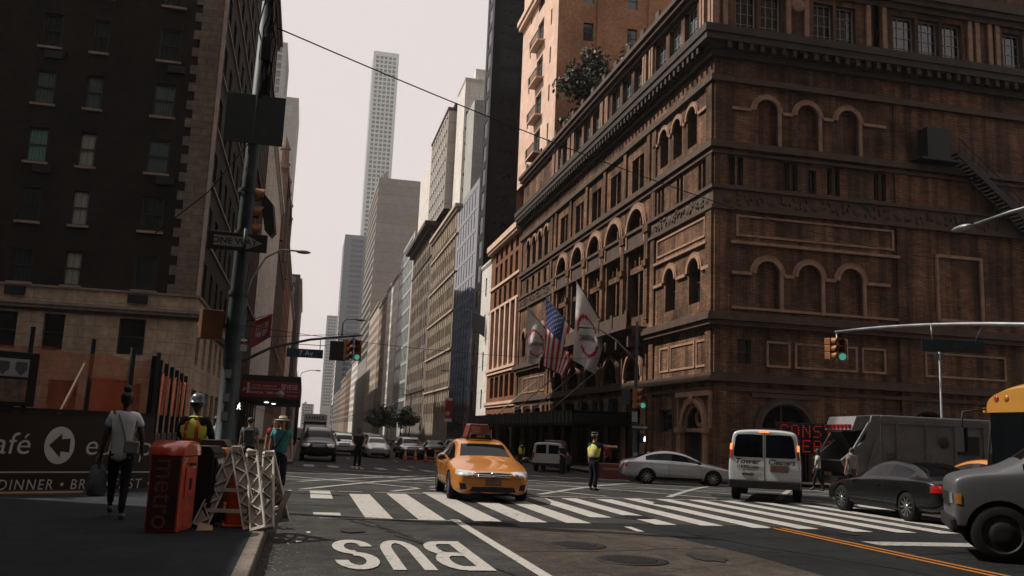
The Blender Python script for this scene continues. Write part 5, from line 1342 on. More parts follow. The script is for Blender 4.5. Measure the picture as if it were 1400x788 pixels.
def garbage_truck():
    wp = carpaint('truck_white', (.15, .15, .147), .5, dirt=.45)
    rt = root('garbage_truck', (26.6, 35.2, -.15), R(-2), 'dirty white garbage truck with an open rear hopper in front of the concert hall', 'garbage truck')
    # heading +X; rear at local -4.3
    H_ = 3.25
    mb = MB(); mb.prism([(-2.6, -1.2, .95), (3.0, -1.2, .95), (3.0, -1.2, H_-.1), (2.8, -1.2, H_), (-2.6, -1.2, H_)], (0, 2.4, 0)); mb.build('container', wp, rt, bevel=.06)
    mb = MB()
    for x in (-1.9, -.5, .9, 2.3): mb.box(x-.05, x+.05, -1.25, -1.2, 1.0, H_-.15)
    mb.box(-2.6, 3.0, -1.26, -1.2, H_-.35, H_-.25); mb.box(-2.6, 3.0, -1.26, -1.2, 1.05, 1.18); mb.build('rib', wp, rt)
    for s_ in (-1, 1):
        mb = MB(); mb.prism([(-4.5, s_*1.2, 1.3), (-4.2, s_*1.2, .75), (-2.62, s_*1.2, .75), (-2.62, s_*1.2, H_), (-3.05, s_*1.2, H_-.05), (-3.35, s_*1.2, 2.2)], (0, -s_*.12, 0)); mb.build('hopper_side', wp, rt, bevel=.03)
    mb = MB(); mb.prism([(-2.62, -1.08, H_+.02), (-3.7, -1.08, H_-.1), (-3.95, -1.08, 2.55), (-3.85, -1.08, 2.5), (-3.3, -1.08, 2.6), (-2.62, -1.08, 2.6)], (0, 2.16, 0)); tg = mb.build('hopper_head', wp, rt, bevel=.03)
    mb = MB()
    for i in range(7): mb.box(-4.02, -3.9, -1.0+i*.3, -.9+i*.3, 2.62, 2.8)
    mb.build('marker_light', 'red_lamp', rt)
    mb = MB(); mb.prism([(-4.5, -1.08, 1.25), (-4.15, -1.08, .75), (-2.65, -1.08, .75), (-2.65, -1.08, .95), (-3.9, -1.08, 1.0), (-4.4, -1.08, 1.3)], (0, 2.16, 0)); mb.build('hopper_floor', 'plastic_black', rt)
    mb = MB(); mb.prism([(-2.7, -1.05, 1.0), (-2.65, -1.05, 2.6), (-2.63, -1.05, 2.6), (-2.63, -1.05, 1.0)], (0, 2.1, 0)); mb.bar((-4.0, 0, 2.5), (-3.2, 0, 1.3), .9, .06); mb.build('packer_blade', 'iron', rt)
    for s_ in (-1, 1):
        mb = MB(); mb.bar((-4.25, s_*1.24, 1.3), (-3.2, s_*1.24, 2.9), .1, .1); mb.bar((-3.3, s_*1.25, 1.0), (-2.9, s_*1.25, 2.2), .06, .06); mb.build('ram', 'galvanised', rt)
    mb = MB(); mb.box(-4.6, -4.1, -1.1, 1.1, .45, .6); mb.build('step', 'iron', rt)
    mb = MB(); mb.prism([(3.3, -1.2, .7), (5.2, -1.2, .7), (5.2, -1.2, 1.6), (5.0, -1.2, 2.75), (3.3, -1.2, 2.8)], (0, 2.4, 0)); mb.build('cab', wp, rt, bevel=.08)
    mb = MB(); mb.box(3.7, 4.8, -1.215, -1.2, 1.7, 2.5); mb.build('cab_window', 'car_glass', rt)
    mb = MB(); mb.box(-4.0, 5.0, -.45, .45, .55, .9); mb.build('chassis', 'iron', rt)
    mb = MB(); mb.box(1.0, 2.0, -1.29, -1.2, 1.7, 2.5); mb.box(1.05, 1.95, -1.31, -1.29, 2.1, 2.14); mb.build('tool_box', 'iron', rt)
    mb = MB(); mb.lathe([(0, -.05), (.22, -.05), (.26, 0)], (.35, -1.22, 2.2), 16, axis='y'); mb.build('emblem', 'dark_stone', rt)
    t = text_mesh('SAVE\n9241', .2, 'black_ink', 'lettering', .002, parent=rt); t.location = (-2.2, -1.23, 1.5)
    for x in (-1.7, -.6, 4.2):
        for s_ in (-1, 1): wheel(rt, x, s_*1.03, .5, .3, 'iron', 8)
garbage_truck()
def school_bus():
    yp = carpaint('bus_yellow', (.42, .20, .03), .45); kp = 'plastic_black'
    rt = root('bus', (20.6, 16.5, 0), R(180), 'bus with a yellow roof at the right edge behind the nearest van', 'bus')
    L = 11; w = 1.22
    mb = MB(); mb.prism([(-5.5, -w, .5), (5.3, -w, .5), (5.5, -w, .9), (5.5, -w, 1.3), (5.35, -w, 2.7), (-5.5, -w, 2.7)], (0, 2*w, 0)); mb.build('body', mat('bus_dark', (.03, .028, .025), .4), rt, bevel=.05)
    n = 14; P = []
    for x, k in ((-5.5, 1), (4.7, 1), (5.2, .93), (5.42, .75)):
        P.append([(x, w*math.cos(math.pi*i/n), 2.62+(.62*k)*math.sin(math.pi*i/n)**.7) for i in range(n+1)])
    mb = MB(); mb.grid(P); mb.poly(P[-1]); mb.build('roof', yp, rt)
    mb = MB(); mb.box(-5.5, 5.50, -w-.02, w+.02, 2.55, 2.66); mb.build('rail', yp, rt)
    mb = MB(); mb.box(5.46, 5.50, -1.02, -.05, 1.35, 2.45); mb.box(5.46, 5.50, .05, 1.02, 1.35, 2.45); mb.build('windscreen', 'car_glass', rt)
    for i in range(9):
        mb = MB(); mb.box(-5.0+i*1.05, -4.1+i*1.05, w, w+.015, 1.5, 2.4); mb.build('side_window', 'car_glass', rt)
    for i in range(9):
        mb = MB(); mb.box(-5.0+i*1.05, -4.1+i*1.05, -w-.015, -w, 1.5, 2.4); mb.build('side_window', 'car_glass', rt)
    mb = MB(); mb.box(5.5, 5.52, -1.1, 1.1, 1.02, 1.28); mb.build('trim', yp, rt)
    for y in (-.9, -.6, .6, .9):
        mb = MB(); mb.ball((5.40, y, 2.86), (.06, .09, .09), 6); mb.build('warning_light', 'amber_lamp' if abs(y) < .8 else 'red_lamp', rt)
    for s_ in (-1, 1):
        mb = MB(); mb.tube([(5.4, s_*1.1, 2.65), (5.95, s_*1.35, 2.55), (6.0, s_*1.38, 1.9)], .025, 6); mb.box(5.92, 6.02, s_*1.25, s_*1.52, 1.65, 2.2); mb.build('wing_mirror', kp, rt)
    mb = MB(); mb.box(5.4, 5.6, -1.2, 1.2, .45, .7); mb.build('bumper', kp, rt, bevel=.03)
    for x in (3.6, -3.2):
        for s_ in (-1, 1): wheel(rt, x, s_*1.06, .48, .28, 'iron', 6)
school_bus()
def box_truck():
    x, y = 1.2, 101; rt = root('box_truck', gz(x, y), R(-90), 'white box truck far down the street behind the black sport utility vehicle', 'truck')
    wp = carpaint('box_white', (.6, .6, .58), .5)
    mb = MB(); mb.box(-3, 1.8, -1.2, 1.2, .9, 3.3); mb.build('container', wp, rt, bevel=.04); mb = MB(); mb.prism([(1.9, -1.05, .5), (3.4, -1.05, .5), (3.4, -1.05, 1.3), (2.7, -1.05, 2.2), (1.9, -1.05, 2.2)], (0, 2.1, 0)); mb.build('cab', wp, rt, bevel=.08)
    mb = MB(); mb.prism([(1.8, -1.2, 2.3), (1.8, 1.2, 2.3), (2.9, 1.2, 2.45), (2.9, -1.2, 2.45)], (0, 0, .85)); mb.build('container', wp, rt, bevel=.04)
    t = text_mesh('U-HAUL', .55, 'black_ink', 'lettering', .004, parent=rt, bold=.01); t.location = (2.92, 0, 2.87); t.rotation_euler = (0, 0, R(90))
    mb = MB(); mb.box(2.78, 2.8, -.9, .9, 1.4, 2.0); mb.build('windscreen', 'car_glass', rt)
    for xx in (2.5, -1.8):
        for s_ in (-1, 1): wheel(rt, xx, s_*.95, .42, .26)
box_truck()
# ================================================================ street furniture
def cone_frustum(mb, p, r0, r1, h, n=16, m=0): mb.lathe([(r0, 0), (r1, h)], p, n, m)
def traffic_head(parent, loc, rz, lit=None, name='signal_head', hh=.36, body='signal_yellow', n=3):
    """three-section signal; lenses face local -Y"""
    mat('signal_yellow', (.26, .095, .018), .5, var=.3, scale=9)
    t = root(name, loc, rz); t.parent = parent
    mb = MB()
    for i in range(n): mb.box(-.17, .17, -.02, .2, -hh*(i+1)+.012, -hh*i-.012)
    mb.box(-.13, .13, 0, .18, -hh*n+.02, -.02); mb.build('housing', body, t, bevel=.015)
    for i in range(n):
        zc = -hh*(i+.5); mb = MB(); P = []
        for y in (-.02, -.26):
            P.append([(.145*math.sin(R(a)), y if y > -.1 else y+.10*(1-math.cos(R(a)))*.6, zc+.145*math.cos(R(a))) for a in range(-125, 126, 25)])
        mb.grid(P); mb.build('visor', body, t)
        cols = [(.10, .008, .006), (.10, .05, .005), (.005, .06, .05)]
        l = mat('signal_lens_%d' % i, cols[i], .3, var=0) if lit != i else mat('signal_lit_%d' % i, cols[i], .3, var=0, emit=[(1, .1, .05), (1, .6, .1), (.15, .9, .65)][i], es=.32)
        mb = MB(); mb.lathe([(0, -.045), (.08, -.04), (.13, -.02)], (0, -.005, zc), 14, axis='y'); mb.build('lens', l, t)
    return t
def sign_plate(name, parent, w, h, loc, rz, mat_, edge=None, depth=.02):
    o = MB().box(-w/2, w/2, -depth/2, depth/2, -h/2, h/2).build(name, mat_, parent, bevel=.01); o.location = loc; o.rotation_euler = (0, 0, rz); return o
mat('sign_back', (.045, .055, .06), .5, .4, var=.2); mat('sign_black', (.008, .008, .009), .5, var=.1); mat('sign_grey_white', (.28, .28, .27), .5, var=.2, scale=6)
mat('street_blue', (.008, .028, .05), .4, var=.1); mat('letter_white', (.55, .55, .52), .5, var=.1); mat('hoarding_brown', (.022, .012, .009), .45, var=.2, scale=1)
def fake_text(*a, **k): return text_mesh(*a, **k)

def corner_pole():
    x, y = -1.46, 18.0
    rt = root('utility_pole', (x, y, .15), 0, 'thick dark steel corner pole carrying the one-way sign and two blank sign backs', 'pole')
    mb = MB(); mb.tube([(0, 0, 0), (0, 0, .5), (0, 0, .52), (.01, 0, 3), (.04, 0, 6), (.08, 0, 10.0)], [.24, .22, .165, .15, .135, .11], 14)
    for z in (1.0, 3.25, 3.9, 5.1, 5.95): mb.lathe([(.17, 0), (.175, .03), (.17, .09)], (.02, 0, z), 14)
    mb.build('pole', 'steel_green', rt)
    rnd = random.Random(3)
    mb = MB()
    for i in range(9): mb.box(-.06+rnd.uniform(-.1, .1), rnd.uniform(0, .1), -.165, -.145, 1.2+rnd.random()*2, 1.3+rnd.random()*2) if False else None
    for z in (1.5, 1.85, 2.3): mb.box(-.07, .05, -.165, -.13, z, z+.16)
    mb.build('sticker', 'sign_grey_white', rt)
    # blank sign backs
    for (cx, lab) in ((-.24, 0), (.34, 1)):
        s_ = sign_plate('sign_back', rt, .56, 1.02, (cx, -.15+lab*.02, 7.45), 0, 'sign_back')
    # one way sign
    s_ = sign_plate('one_way_sign', rt, 1.12, .36, (-.06, .17, 4.93), R(2), 'sign_black'); s_.location = (-.06, -.19, 4.93)
    mb = MB(); pts = [(-.44, -.10), (.14, -.10), (.14, -.155), (.47, 0), (.14, .155), (.14, .10), (-.44, .10)]
    mb.prism([(a, -.013, b) for a, b in pts], (0, -.003, 0)); mb.build('arrow', 'sign_grey_white', s_)
    t = text_mesh('ONE WAY', .165, 'sign_black', 'lettering', .002, parent=s_, sx=1.1, bold=.003); t.location = (-.05, -.019, 0)
    mb = MB(); mb.tube([(.08, -.21, 4.6), (.08, -.21, 5.2)], .035, 8); mb.build('bracket', 'steel_green', rt)
    # signals seen from behind / the side
    traffic_head(rt, (.10, .16, 6.15), R(95), None)
    t = traffic_head(rt, (-.46, .1, 3.6), R(200), None, n=1, hh=.62, body=mat('signal_brown', (.11, .04, .012), .5, var=.3).name); t.scale = (1.2, 1.2, .95)
    mb = MB(); mb.bar((-.5, .1, 3.3), (0, 0, 3.3), .06, .06); mb.bar((0, 0, 5.9), (.2, .16, 5.9), .05, .05); mb.build('bracket', 'steel_green', rt)
    mb = MB(); mb.prism([(.34, .25, 6.05), (.52, .28, 5.85), (.60, .30, 5.3), (.52, .28, 5.18), (.40, .25, 5.3), (.30, .24, 5.8)], (.03, .25, 0)); mb.build('backplate', 'sign_black', rt, bevel=.01)
    # wires and boxes at the top
    mb = MB(); rnd = random.Random(5)
    for k in range(7):
        a = rnd.uniform(0, 6.28); P = []
        for i in range(9): P.append((.1+.14*math.cos(a)+rnd.uniform(-.05, .05)+(.22*math.sin(i*.4) if k > 4 else 0), .14*math.sin(a), 7.9+i*.3))
        mb.tube(P, .016, 5)
    mb.build('cable_bundle', 'rubber', rt)
    mb = MB(); mb.box(.05, .25, -.2, .05, 8.7, 9.2); mb.box(.2, .3, -.1, .05, 8.0, 8.4); mb.build('junction_box', 'plastic_black', rt, bevel=.02)
    mb = MB(); mb.tube([(.0, -.1, 7.0), (-.25, -.1, 6.6), (-.7, -.05, 5.9), (-1.6, 0, 5.0)], .012, 5); mb.build('loose_cable', 'rubber', rt)
corner_pole()
def span_cable():
    A, B = Vector((-1.15, 17.95, 9.62)), Vector((46, 49.3, 14.3)); P = []
    for i in range(41):
        t = i/40; p = A.lerp(B, t); p.z -= 4*1.55*t*(1-t); P.append(p)
    mb = MB(); mb.tube(P, .015, 5); tag(mb.build('overhead_cable', 'rubber'), 'black overhead cable sagging across the sky from the corner pole to the concert hall', 'cable')
    mb = MB(); A, B = Vector((-3.1, 44, 6.2)), Vector((23.4, 66, 7.8)); P = [A.lerp(B, i/20)+Vector((0, 0, -3.2*(i/20)*(1-i/20)*.6)) for i in range(21)]
    mb.tube(P, .014, 5); tag(mb.build('overhead_cable', 'rubber'), 'thin overhead wire from the traffic light mast to the concert hall front', 'cable')
span_cable()
def left_mast():
    x, y = -3.2, 44.4; z0 = g(x, y)+.15
    rt = root('traffic_light_mast', (x, y, z0), 0, 'far left traffic light mast with a blue avenue sign on its arm', 'traffic light')
    mb = MB(); mb.tube([(0, 0, 0), (0, 0, .9), (0, 0, .95), (.05, 0, 7.6)], [.2, .17, .11, .08], 12); mb.build('pole', 'steel_green', rt)
    mb = MB(); mb.tube([(.1, 0, 4.6), (1.4, 0, 5.35), (3.2, 0, 5.85), (5.65, 0, 6.22)], [.08, .07, .06, .05], 10); mb.tube([(.1, 0, 5.75), (5.5, 0, 6.28)], .014, 5); mb.build('arm', 'steel_green', rt)
    mb = MB(); mb.tube([(.05, 0, 7.5), (.25, 0, 8.6), (.8, 0, 9.7), (1.5, 0, 10.15), (2.3, 0, 10.15)], .045, 8); mb.build('arm', 'galvanised', rt)
    mb = MB(); mb.ball((2.55, 0, 10.12), (.36, .14, .09), 8); mb.build('lamp_head', 'galvanised', rt)
    mb = MB(); mb.tube([(4.7, 0, 6.1), (4.7, 0, 6.75), (4.85, 0, 6.95), (5.4, 0, 7.0)], .035, 6); mb.ball((5.55, 0, 6.97), (.25, .1, .07), 6); mb.build('camera_arm', 'galvanised', rt)
    s_ = sign_plate('street_sign', rt, 1.72, .42, (3.0, -.05, 5.17), 0, 'street_blue')
    t = text_mesh('7 Av', .34, 'letter_white', 'lettering', .003, parent=s_, spacing=1.05); t.location = (.05, -.014, 0)
    mb = MB(); mb.tube([(2.2, 0, 5.38), (2.2, 0, 5.6)], .02, 5); mb.tube([(3.7, 0, 5.38), (3.7, 0, 5.9)], .02, 5); mb.box(2.1, 4.0, -.01, .01, 5.58, 5.61); mb.build('bracket', 'steel_green', rt)
    s_ = sign_plate('sign_back', rt, .78, .95, (4.55, -.05, 5.38), 0, 'sign_black')
    for dx, rz, li in ((5.02, R(50), None), (5.50, R(-12), 2)): traffic_head(rt, (dx, 0, 5.98), rz, li, hh=.34)
    mb = MB(); mb.box(5.15, 5.4, -.03, .03, 5.98, 6.02); mb.tube([(5.27, 0, 6.2), (5.27, 0, 5.0)], .03, 6); mb.build('bracket', 'galvanised', rt)
    s_ = sign_plate('one_way_sign', rt, .75, .24, (.0, -.12, 5.62), R(5), 'sign_black'); MB().prism([(a, -.013, b) for a, b in [(-.3, -.05), (.12, -.05), (.12, -.09), (.32, 0), (.12, .09), (.12, .05), (-.3, .05)]], (0, -.003, 0)).build('arrow', 'letter_white', s_)
    sign_plate('sign_back', rt, .5, .32, (.05, -.1, 5.25), R(4), 'sign_grey_white')
    s_ = sign_plate('walk_signal', rt, .42, .42, (.18, -.16, 2.5), R(2), 'sign_black', depth=.16)
    lit = mat('walk_lit', (.8, .8, .75), .5, var=0, emit=(1, 1, .93), es=1.6)
    mb = MB(); mb.ball((.02, -.095, .12), (.035, .01, .035), 6); mb.bar((.0, -.095, .07), (-.02, -.095, -.04), .012, .07, up=(1, 0, 0)); mb.bar((-.02, -.095, -.04), (.08, -.095, -.15), .012, .04, up=(1, 0, 0)); mb.bar((-.02, -.095, -.04), (-.08, -.095, -.15), .012, .04, up=(1, 0, 0))
    mb.bar((0, -.095, .06), (.08, -.095, -.01), .012, .028, up=(1, 0, 0)); mb.bar((0, -.095, .06), (-.07, -.095, 0), .012, .028, up=(1, 0, 0)); mb.build('walking_man', lit, s_)
left_mast()
def right_mast():
    x, y = 16.0, 42.4; z0 = g(x, y)
    rt = root('traffic_light_mast', (x, y, z0), 0, 'lamp pole with a traffic light and one-way sign before the concert hall marquee', 'traffic light')
    mb = MB(); mb.lathe([(.26, 0), (.24, .6), (.12, .7), (.10, 4), (.06, 7.9), (0, 7.95)], (0, 0, 0), 14); mb.build('pole', 'steel_green', rt)
    mb = MB(); mb.tube([(0, 0, 5.9), (-1.1, 0, 6.9), (-1.9, 0, 7.35), (-2.5, 0, 7.45)], [.045, .04, .035, .03], 8); mb.build('arm', 'galvanised', rt)
    mb = MB(); mb.ball((-2.75, 0, 7.45), (.36, .14, .08), 8); mb.build('lamp_head', 'galvanised', rt)
    mb = MB(); mb.box(-.4, .4, -.03, .03, 4.55, 4.6); mb.build('bracket', 'galvanised', rt)
    traffic_head(rt, (.32, -.15, 4.55), R(-10), 2, hh=.33); traffic_head(rt, (.02, -.12, 4.55), R(60), None, hh=.33)
    sign_plate('sign_back', rt, .42, .75, (-.55, -.08, 4.1), 0, 'sign_back'); sign_plate('notice', rt, .28, .5, (-.1, -.16, 3.15), 0, 'sign_grey_white')
    s_ = sign_plate('one_way_sign', rt, 1.0, .3, (.2, -.18, 2.65), 0, 'sign_black'); MB().prism([(a, -.013, b) for a, b in [(-.42, -.05), (.18, -.05), (.18, -.1), (.42, 0), (.18, .1), (.18, .05), (-.42, .05)]], (0, -.003, 0)).build('arrow', 'sign_grey_white', s_)
    s_ = sign_plate('walk_signal', rt, .4, .44, (.42, -.12, 2.1), 0, 'sign_black', depth=.15)
    mb = MB(); mb.ball((.02, -.09, .1), (.03, .01, .03), 5); mb.bar((0, -.09, .06), (0, -.09, -.14), .012, .09, up=(1, 0, 0)); mb.build('walking_man', 'walk_lit', s_)
    sign_plate('notice', rt, .22, .42, (-.02, -.15, 1.2), 0, 'sign_grey_white')
right_mast()
def near_right_mast():
    x, y = 19.6, 13.2
    rt = root('traffic_light_mast', (x, y, .15), 0, 'curved traffic light arm reaching in from the right edge with a dark street sign', 'traffic light')
    mb = MB(); mb.lathe([(.25, 0), (.22, .9), (.13, 1), (.09, 8.4), (0, 8.45)], (0, 0, 0), 14); mb.build('pole', 'steel_green', rt)
    T = Vector((17.3-x, 27-y, 5.35)); P = []
    for i in range(15):
        t = i/14; P.append((T.x*t, T.y*t, 3.75+(T.z-3.75)*math.sin(t*math.pi/2)**.9))
    mb = MB(); mb.tube(P, [.085-.045*i/14 for i in range(15)], 8); mb.build('arm', 'galvanised', rt)
    mb = MB(); mb.tube([(0, 0, 8.0), (-.9, 4.0, 8.1), (-1.6, 6.6, 7.9), (-1.9, 7.6, 7.75)], .04, 8); mb.build('arm', 'galvanised', rt)
    mb = MB(); mb.ball((-1.98, 8.0, 7.72), (.14, .4, .09), 8); mb.build('lamp_head', 'galvanised', rt)
    for (dx, rz) in ((-.16, R(35)), (.26, R(-40))):
        traffic_head(rt, (T.x+dx, T.y, T.z-.22), rz, 2 if dx > 0 else None, hh=.27).scale = (.9, .9, .9)
    mb = MB(); mb.tube([(T.x+.05, T.y, T.z+.02), (T.x+.05, T.y, T.z-1.0)], .03, 6); mb.build('bracket', 'galvanised', rt)
    s_ = sign_plate('street_sign', rt, 1.85, .38, (-1.28, 9.4, 4.55), R(-12), 'street_blue')
    t = text_mesh('7 Av', .3, mat('letter_dim', (.03, .06, .08), .5).name, 'lettering', .003, parent=s_); t.location = (0, -.014, 0)
    mb = MB(); mb.tube([(-1.9, 9.5, 4.7), (-1.85, 9.6, 5.2)], .02, 5); mb.tube([(-.7, 9.2, 4.7), (-1.3, 8.2, 5.0)], .02, 5); mb.build('bracket', 'galvanised', rt)
near_right_mast()
def side_post():
    x, y = 34.9, 44.2; rt = root('lamp_post', (x, y, g(x, y)+.15), 0, 'thin grey post in front of the concert hall avenue side near the yellow-roofed bus', 'post')
    mb = MB(); mb.lathe([(.14, 0), (.12, .5), (.07, .6), (.05, 7.6), (0, 7.65)], (0, 0, 0), 10); mb.build('pole', 'galvanised', rt)
    mb = MB(); mb.box(-.3, .3, -.02, .02, 7.2, 7.5); mb.build('sign', 'sign_back', rt)
side_post()
def lamp_row():
    for i, (x, y, s_, lab) in enumerate([(-1.1, 118, 1, 'dark street lamp on the left kerb far down the street'), (17.2, 100, -1, 'street lamp on the right kerb by the brick annex'), (17.0, 215, -1, 'street lamp farthest down the right kerb'), (17.1, 150, -1, 'street lamp on the right kerb below the beige stone building')]):
        rt = root('street_lamp', (x, y, g(x, y)+.15), 0, lab, 'street lamp')
        mb = MB(); mb.lathe([(.18, 0), (.15, .6), (.09, .7), (.06, 8)], (0, 0, 0), 10); mb.build('pole', 'steel_green', rt)
        mb = MB(); mb.tube([(0, 0, 7.6), (s_*.4, 0, 8.5), (s_*1.4, 0, 8.9), (s_*2.2, 0, 8.9)], .04, 6); mb.build('arm', 'steel_green', rt)
        mb = MB(); mb.ball((s_*2.4, 0, 8.88), (.35, .14, .09), 6); mb.build('lamp_head', 'galvanised', rt)
lamp_row()

def hoarding():
    d = Vector((.8209, .5711, 0)); rzz = math.atan2(.5711, .8209)
    rt = root('hoarding', (-5.6, 19.4, .0), rzz, 'dark brown cafe hoarding with white lettering and orange netting above it', 'hoarding')
    u0, u1 = -4.2, 2.95
    mb = MB(); mb.box(u0, u1, 0, .06, .05, 1.66); mb.build('panel', 'hoarding_brown', rt)
    mb = MB(); mb.box(u0, u1, -.03, .09, 1.662, 1.74); mb.build('rail', 'plastic_black', rt)
    mb = MB(); mb.box(u0, u1, -.006, -.001, .475, .50); mb.build('stripe', 'letter_white', rt)
    def tx(s, u, z, size, align='CENTER', sh=.0, b=.0, sp=1.0, sx=1.0):
        t = text_mesh(s, size, 'letter_white', 'lettering', .002, sh, align, sp, b, sx, rt); t.location = (u, -.004, z)
    tx('café', .46, 1.02, .60, 'RIGHT', .12, -.002); tx('europa', 1.50, 1.02, .60, 'LEFT', .12, -.002)
    tx('LUNCH • DINNER • BREAKFAST • LUNCH', 1.36, .235, .285, 'CENTER', .12, .0, 1.22, .86)
    n = 32; mb = MB(); mb.prism([(1.01+.295*math.cos(2*math.pi*i/n), -.001, 1.02+.375*math.sin(2*math.pi*i/n)) for i in range(n)], (0, -.004, 0)); mb.build('roundel', 'letter_white', rt)
    mb = MB(); mb.prism([(a+1.01, -.0055, b+1.02) for a, b in [(-.20, 0), (.03, .24), (.03, .12), (.2, .14), (.2, -.14), (.03, -.12), (.03, -.24)]], (0, -.003, 0)); mb.build('arrow', 'hoarding_brown', rt)
    # posts
    for u in (-3.4, -2.2, -1.05, .26, 1.48, 2.36, 2.93):
        mb = MB(); mb.box(u-.045, u+.045, .07, .16, .0, 3.38-.1*max(0, u)); mb.build('post', 'plastic_black', rt)
    # netting: sagging translucent orange mesh
    m, t, b = _new('orange_net'); out = t.nodes['Material Output']; v = _coord(t)
    ck = t.nodes.new('ShaderNodeTexChecker'); ck.inputs['Scale'].default_value = 60; t.links.new(v, ck.inputs[0])
    tr = t.nodes.new('ShaderNodeBsdfTransparent'); ms = t.nodes.new('ShaderNodeMixShader'); nz = _noise(t, v, 1.5, 3)
    mr = t.nodes.new('ShaderNodeMapRange'); t.links.new(nz, mr.inputs[0]); mr.inputs[1].default_value = .3; mr.inputs[2].default_value = .7; mr.inputs[3].default_value = .42; mr.inputs[4].default_value = .75
    t.links.new(mr.outputs[0], ms.inputs[0]); t.links.new(tr.outputs[0], ms.inputs[1]); t.links.new(b.outputs[0], ms.inputs[2]); t.links.new(ms.outputs[0], out.inputs[0])
    b.inputs['Base Color'].default_value = (.36, .085, .03, 1); b.inputs['Roughness'].default_value = .7; M['orange_net'] = m
    def net(p0, p1, h0, h1, segs, par):
        P = [[], []]
        for i in range(segs*6+1):
            t_ = i/(segs*6); q = Vector(p0).lerp(Vector(p1), t_); wob = .05*math.sin(i*1.7)+.03*math.sin(i*.61)
            sag = .10*math.sin(math.pi*((t_*segs) % 1))
            P[0].append((q.x, q.y+wob*.5, 1.72)); P[1].append((q.x, q.y+wob, h0+(h1-h0)*t_-sag))
        mb = MB(); mb.grid(P); mb.build('net', 'orange_net', par)
    net((-4.2, .12), (2.95, .12), 3.15, 2.95, 6, rt)
    # board with three prints
    mb = MB(); mb.box(-1.5, .42, -.02, .05, 1.76, 2.82); bd = mb.build('notice_board', 'plastic_black', rt, bevel=.01)
    mb = MB(); mb.box(-1.42, .24, -.026, -.021, 2.33, 2.68); mb.build('print', mat('print_pale', (.26, .27, .27), .5, var=.15), bd)
    for k in range(5):
        cx = -1.22+k*.33; mb = MB(); mb.prism([(cx-.10, -.030, 2.62), (cx-.11, -.030, 2.48), (cx, -.030, 2.36), (cx+.11, -.030, 2.48), (cx+.10, -.030, 2.62)], (0, -.003, 0)); mb.build('emblem', mat('print_dark', (.05, .055, .065), .5, var=.5, scale=18), bd)
    mb = MB(); mb.box(-1.42, .24, -.026, -.021, 1.84, 2.28); mb.build('print', mat('print_brown', (.12, .075, .05), .5, var=.6, scale=6), bd)
    # the leg running away up the street
    r2 = root('fence', (-3.32, 21.05, 0), math.atan2(7.3, -.05), 'orange netting fence on dark posts running away behind the hoarding', 'fence')
    for i in range(7):
        u = .05+i*1.0; mb = MB(); mb.box(u-.045, u+.045, -.04, .05, 0, 3.0-.02*i); mb.build('post', 'plastic_black', r2)
    mb = MB(); mb.box(0, 7, -.02, .02, .1, 1.3); mb.build('panel', 'hoarding_brown', r2)
    net((0, 0), (7.0, 0), 2.75, 2.7, 6, r2)
    # site clutter behind the netting
    mb = MB(); mb.box(-3.9, -3.3, 24.0, 24.6, .15, 2.4); 
    c = root('equipment_cabinet', (-4.7, 23.5, .15), .2, 'orange machine with a pale top edge standing behind the orange netting', 'machine')
    MB().box(-.5, .5, -.35, .35, 0, 2.35).build('cabinet', mat('machine_orange', (.30, .06, .015), .5), c, bevel=.04); MB().box(-.52, .52, -.38, .36, 2.36, 2.42).build('lid', 'sign_grey_white', c)
    r3 = root('plank', (-5.3, 20.3, .2), rzz, 'pale plank leaning inside the netting behind the hoarding', 'plank'); MB().bar((.3, 0, 1.2), (.9, .25, 2.55), .05, .05).build('board', mat('pale_wood', (.3, .25, .18), .7), r3)
    r4 = root('floor_plate', (-4.75, 18.75, .152), rzz, 'flat strip of yellowish plywood lying on the ground at the foot of the hoarding', 'plywood'); MB().prism([(-1.0, -.1, 0), (.75, -.12, 0), (.95, .25, 0), (-.8, .3, 0)], (0, 0, .02)).build('board', mat('ply', (.26, .12, .035), .7, var=.4), r4)
hoarding()

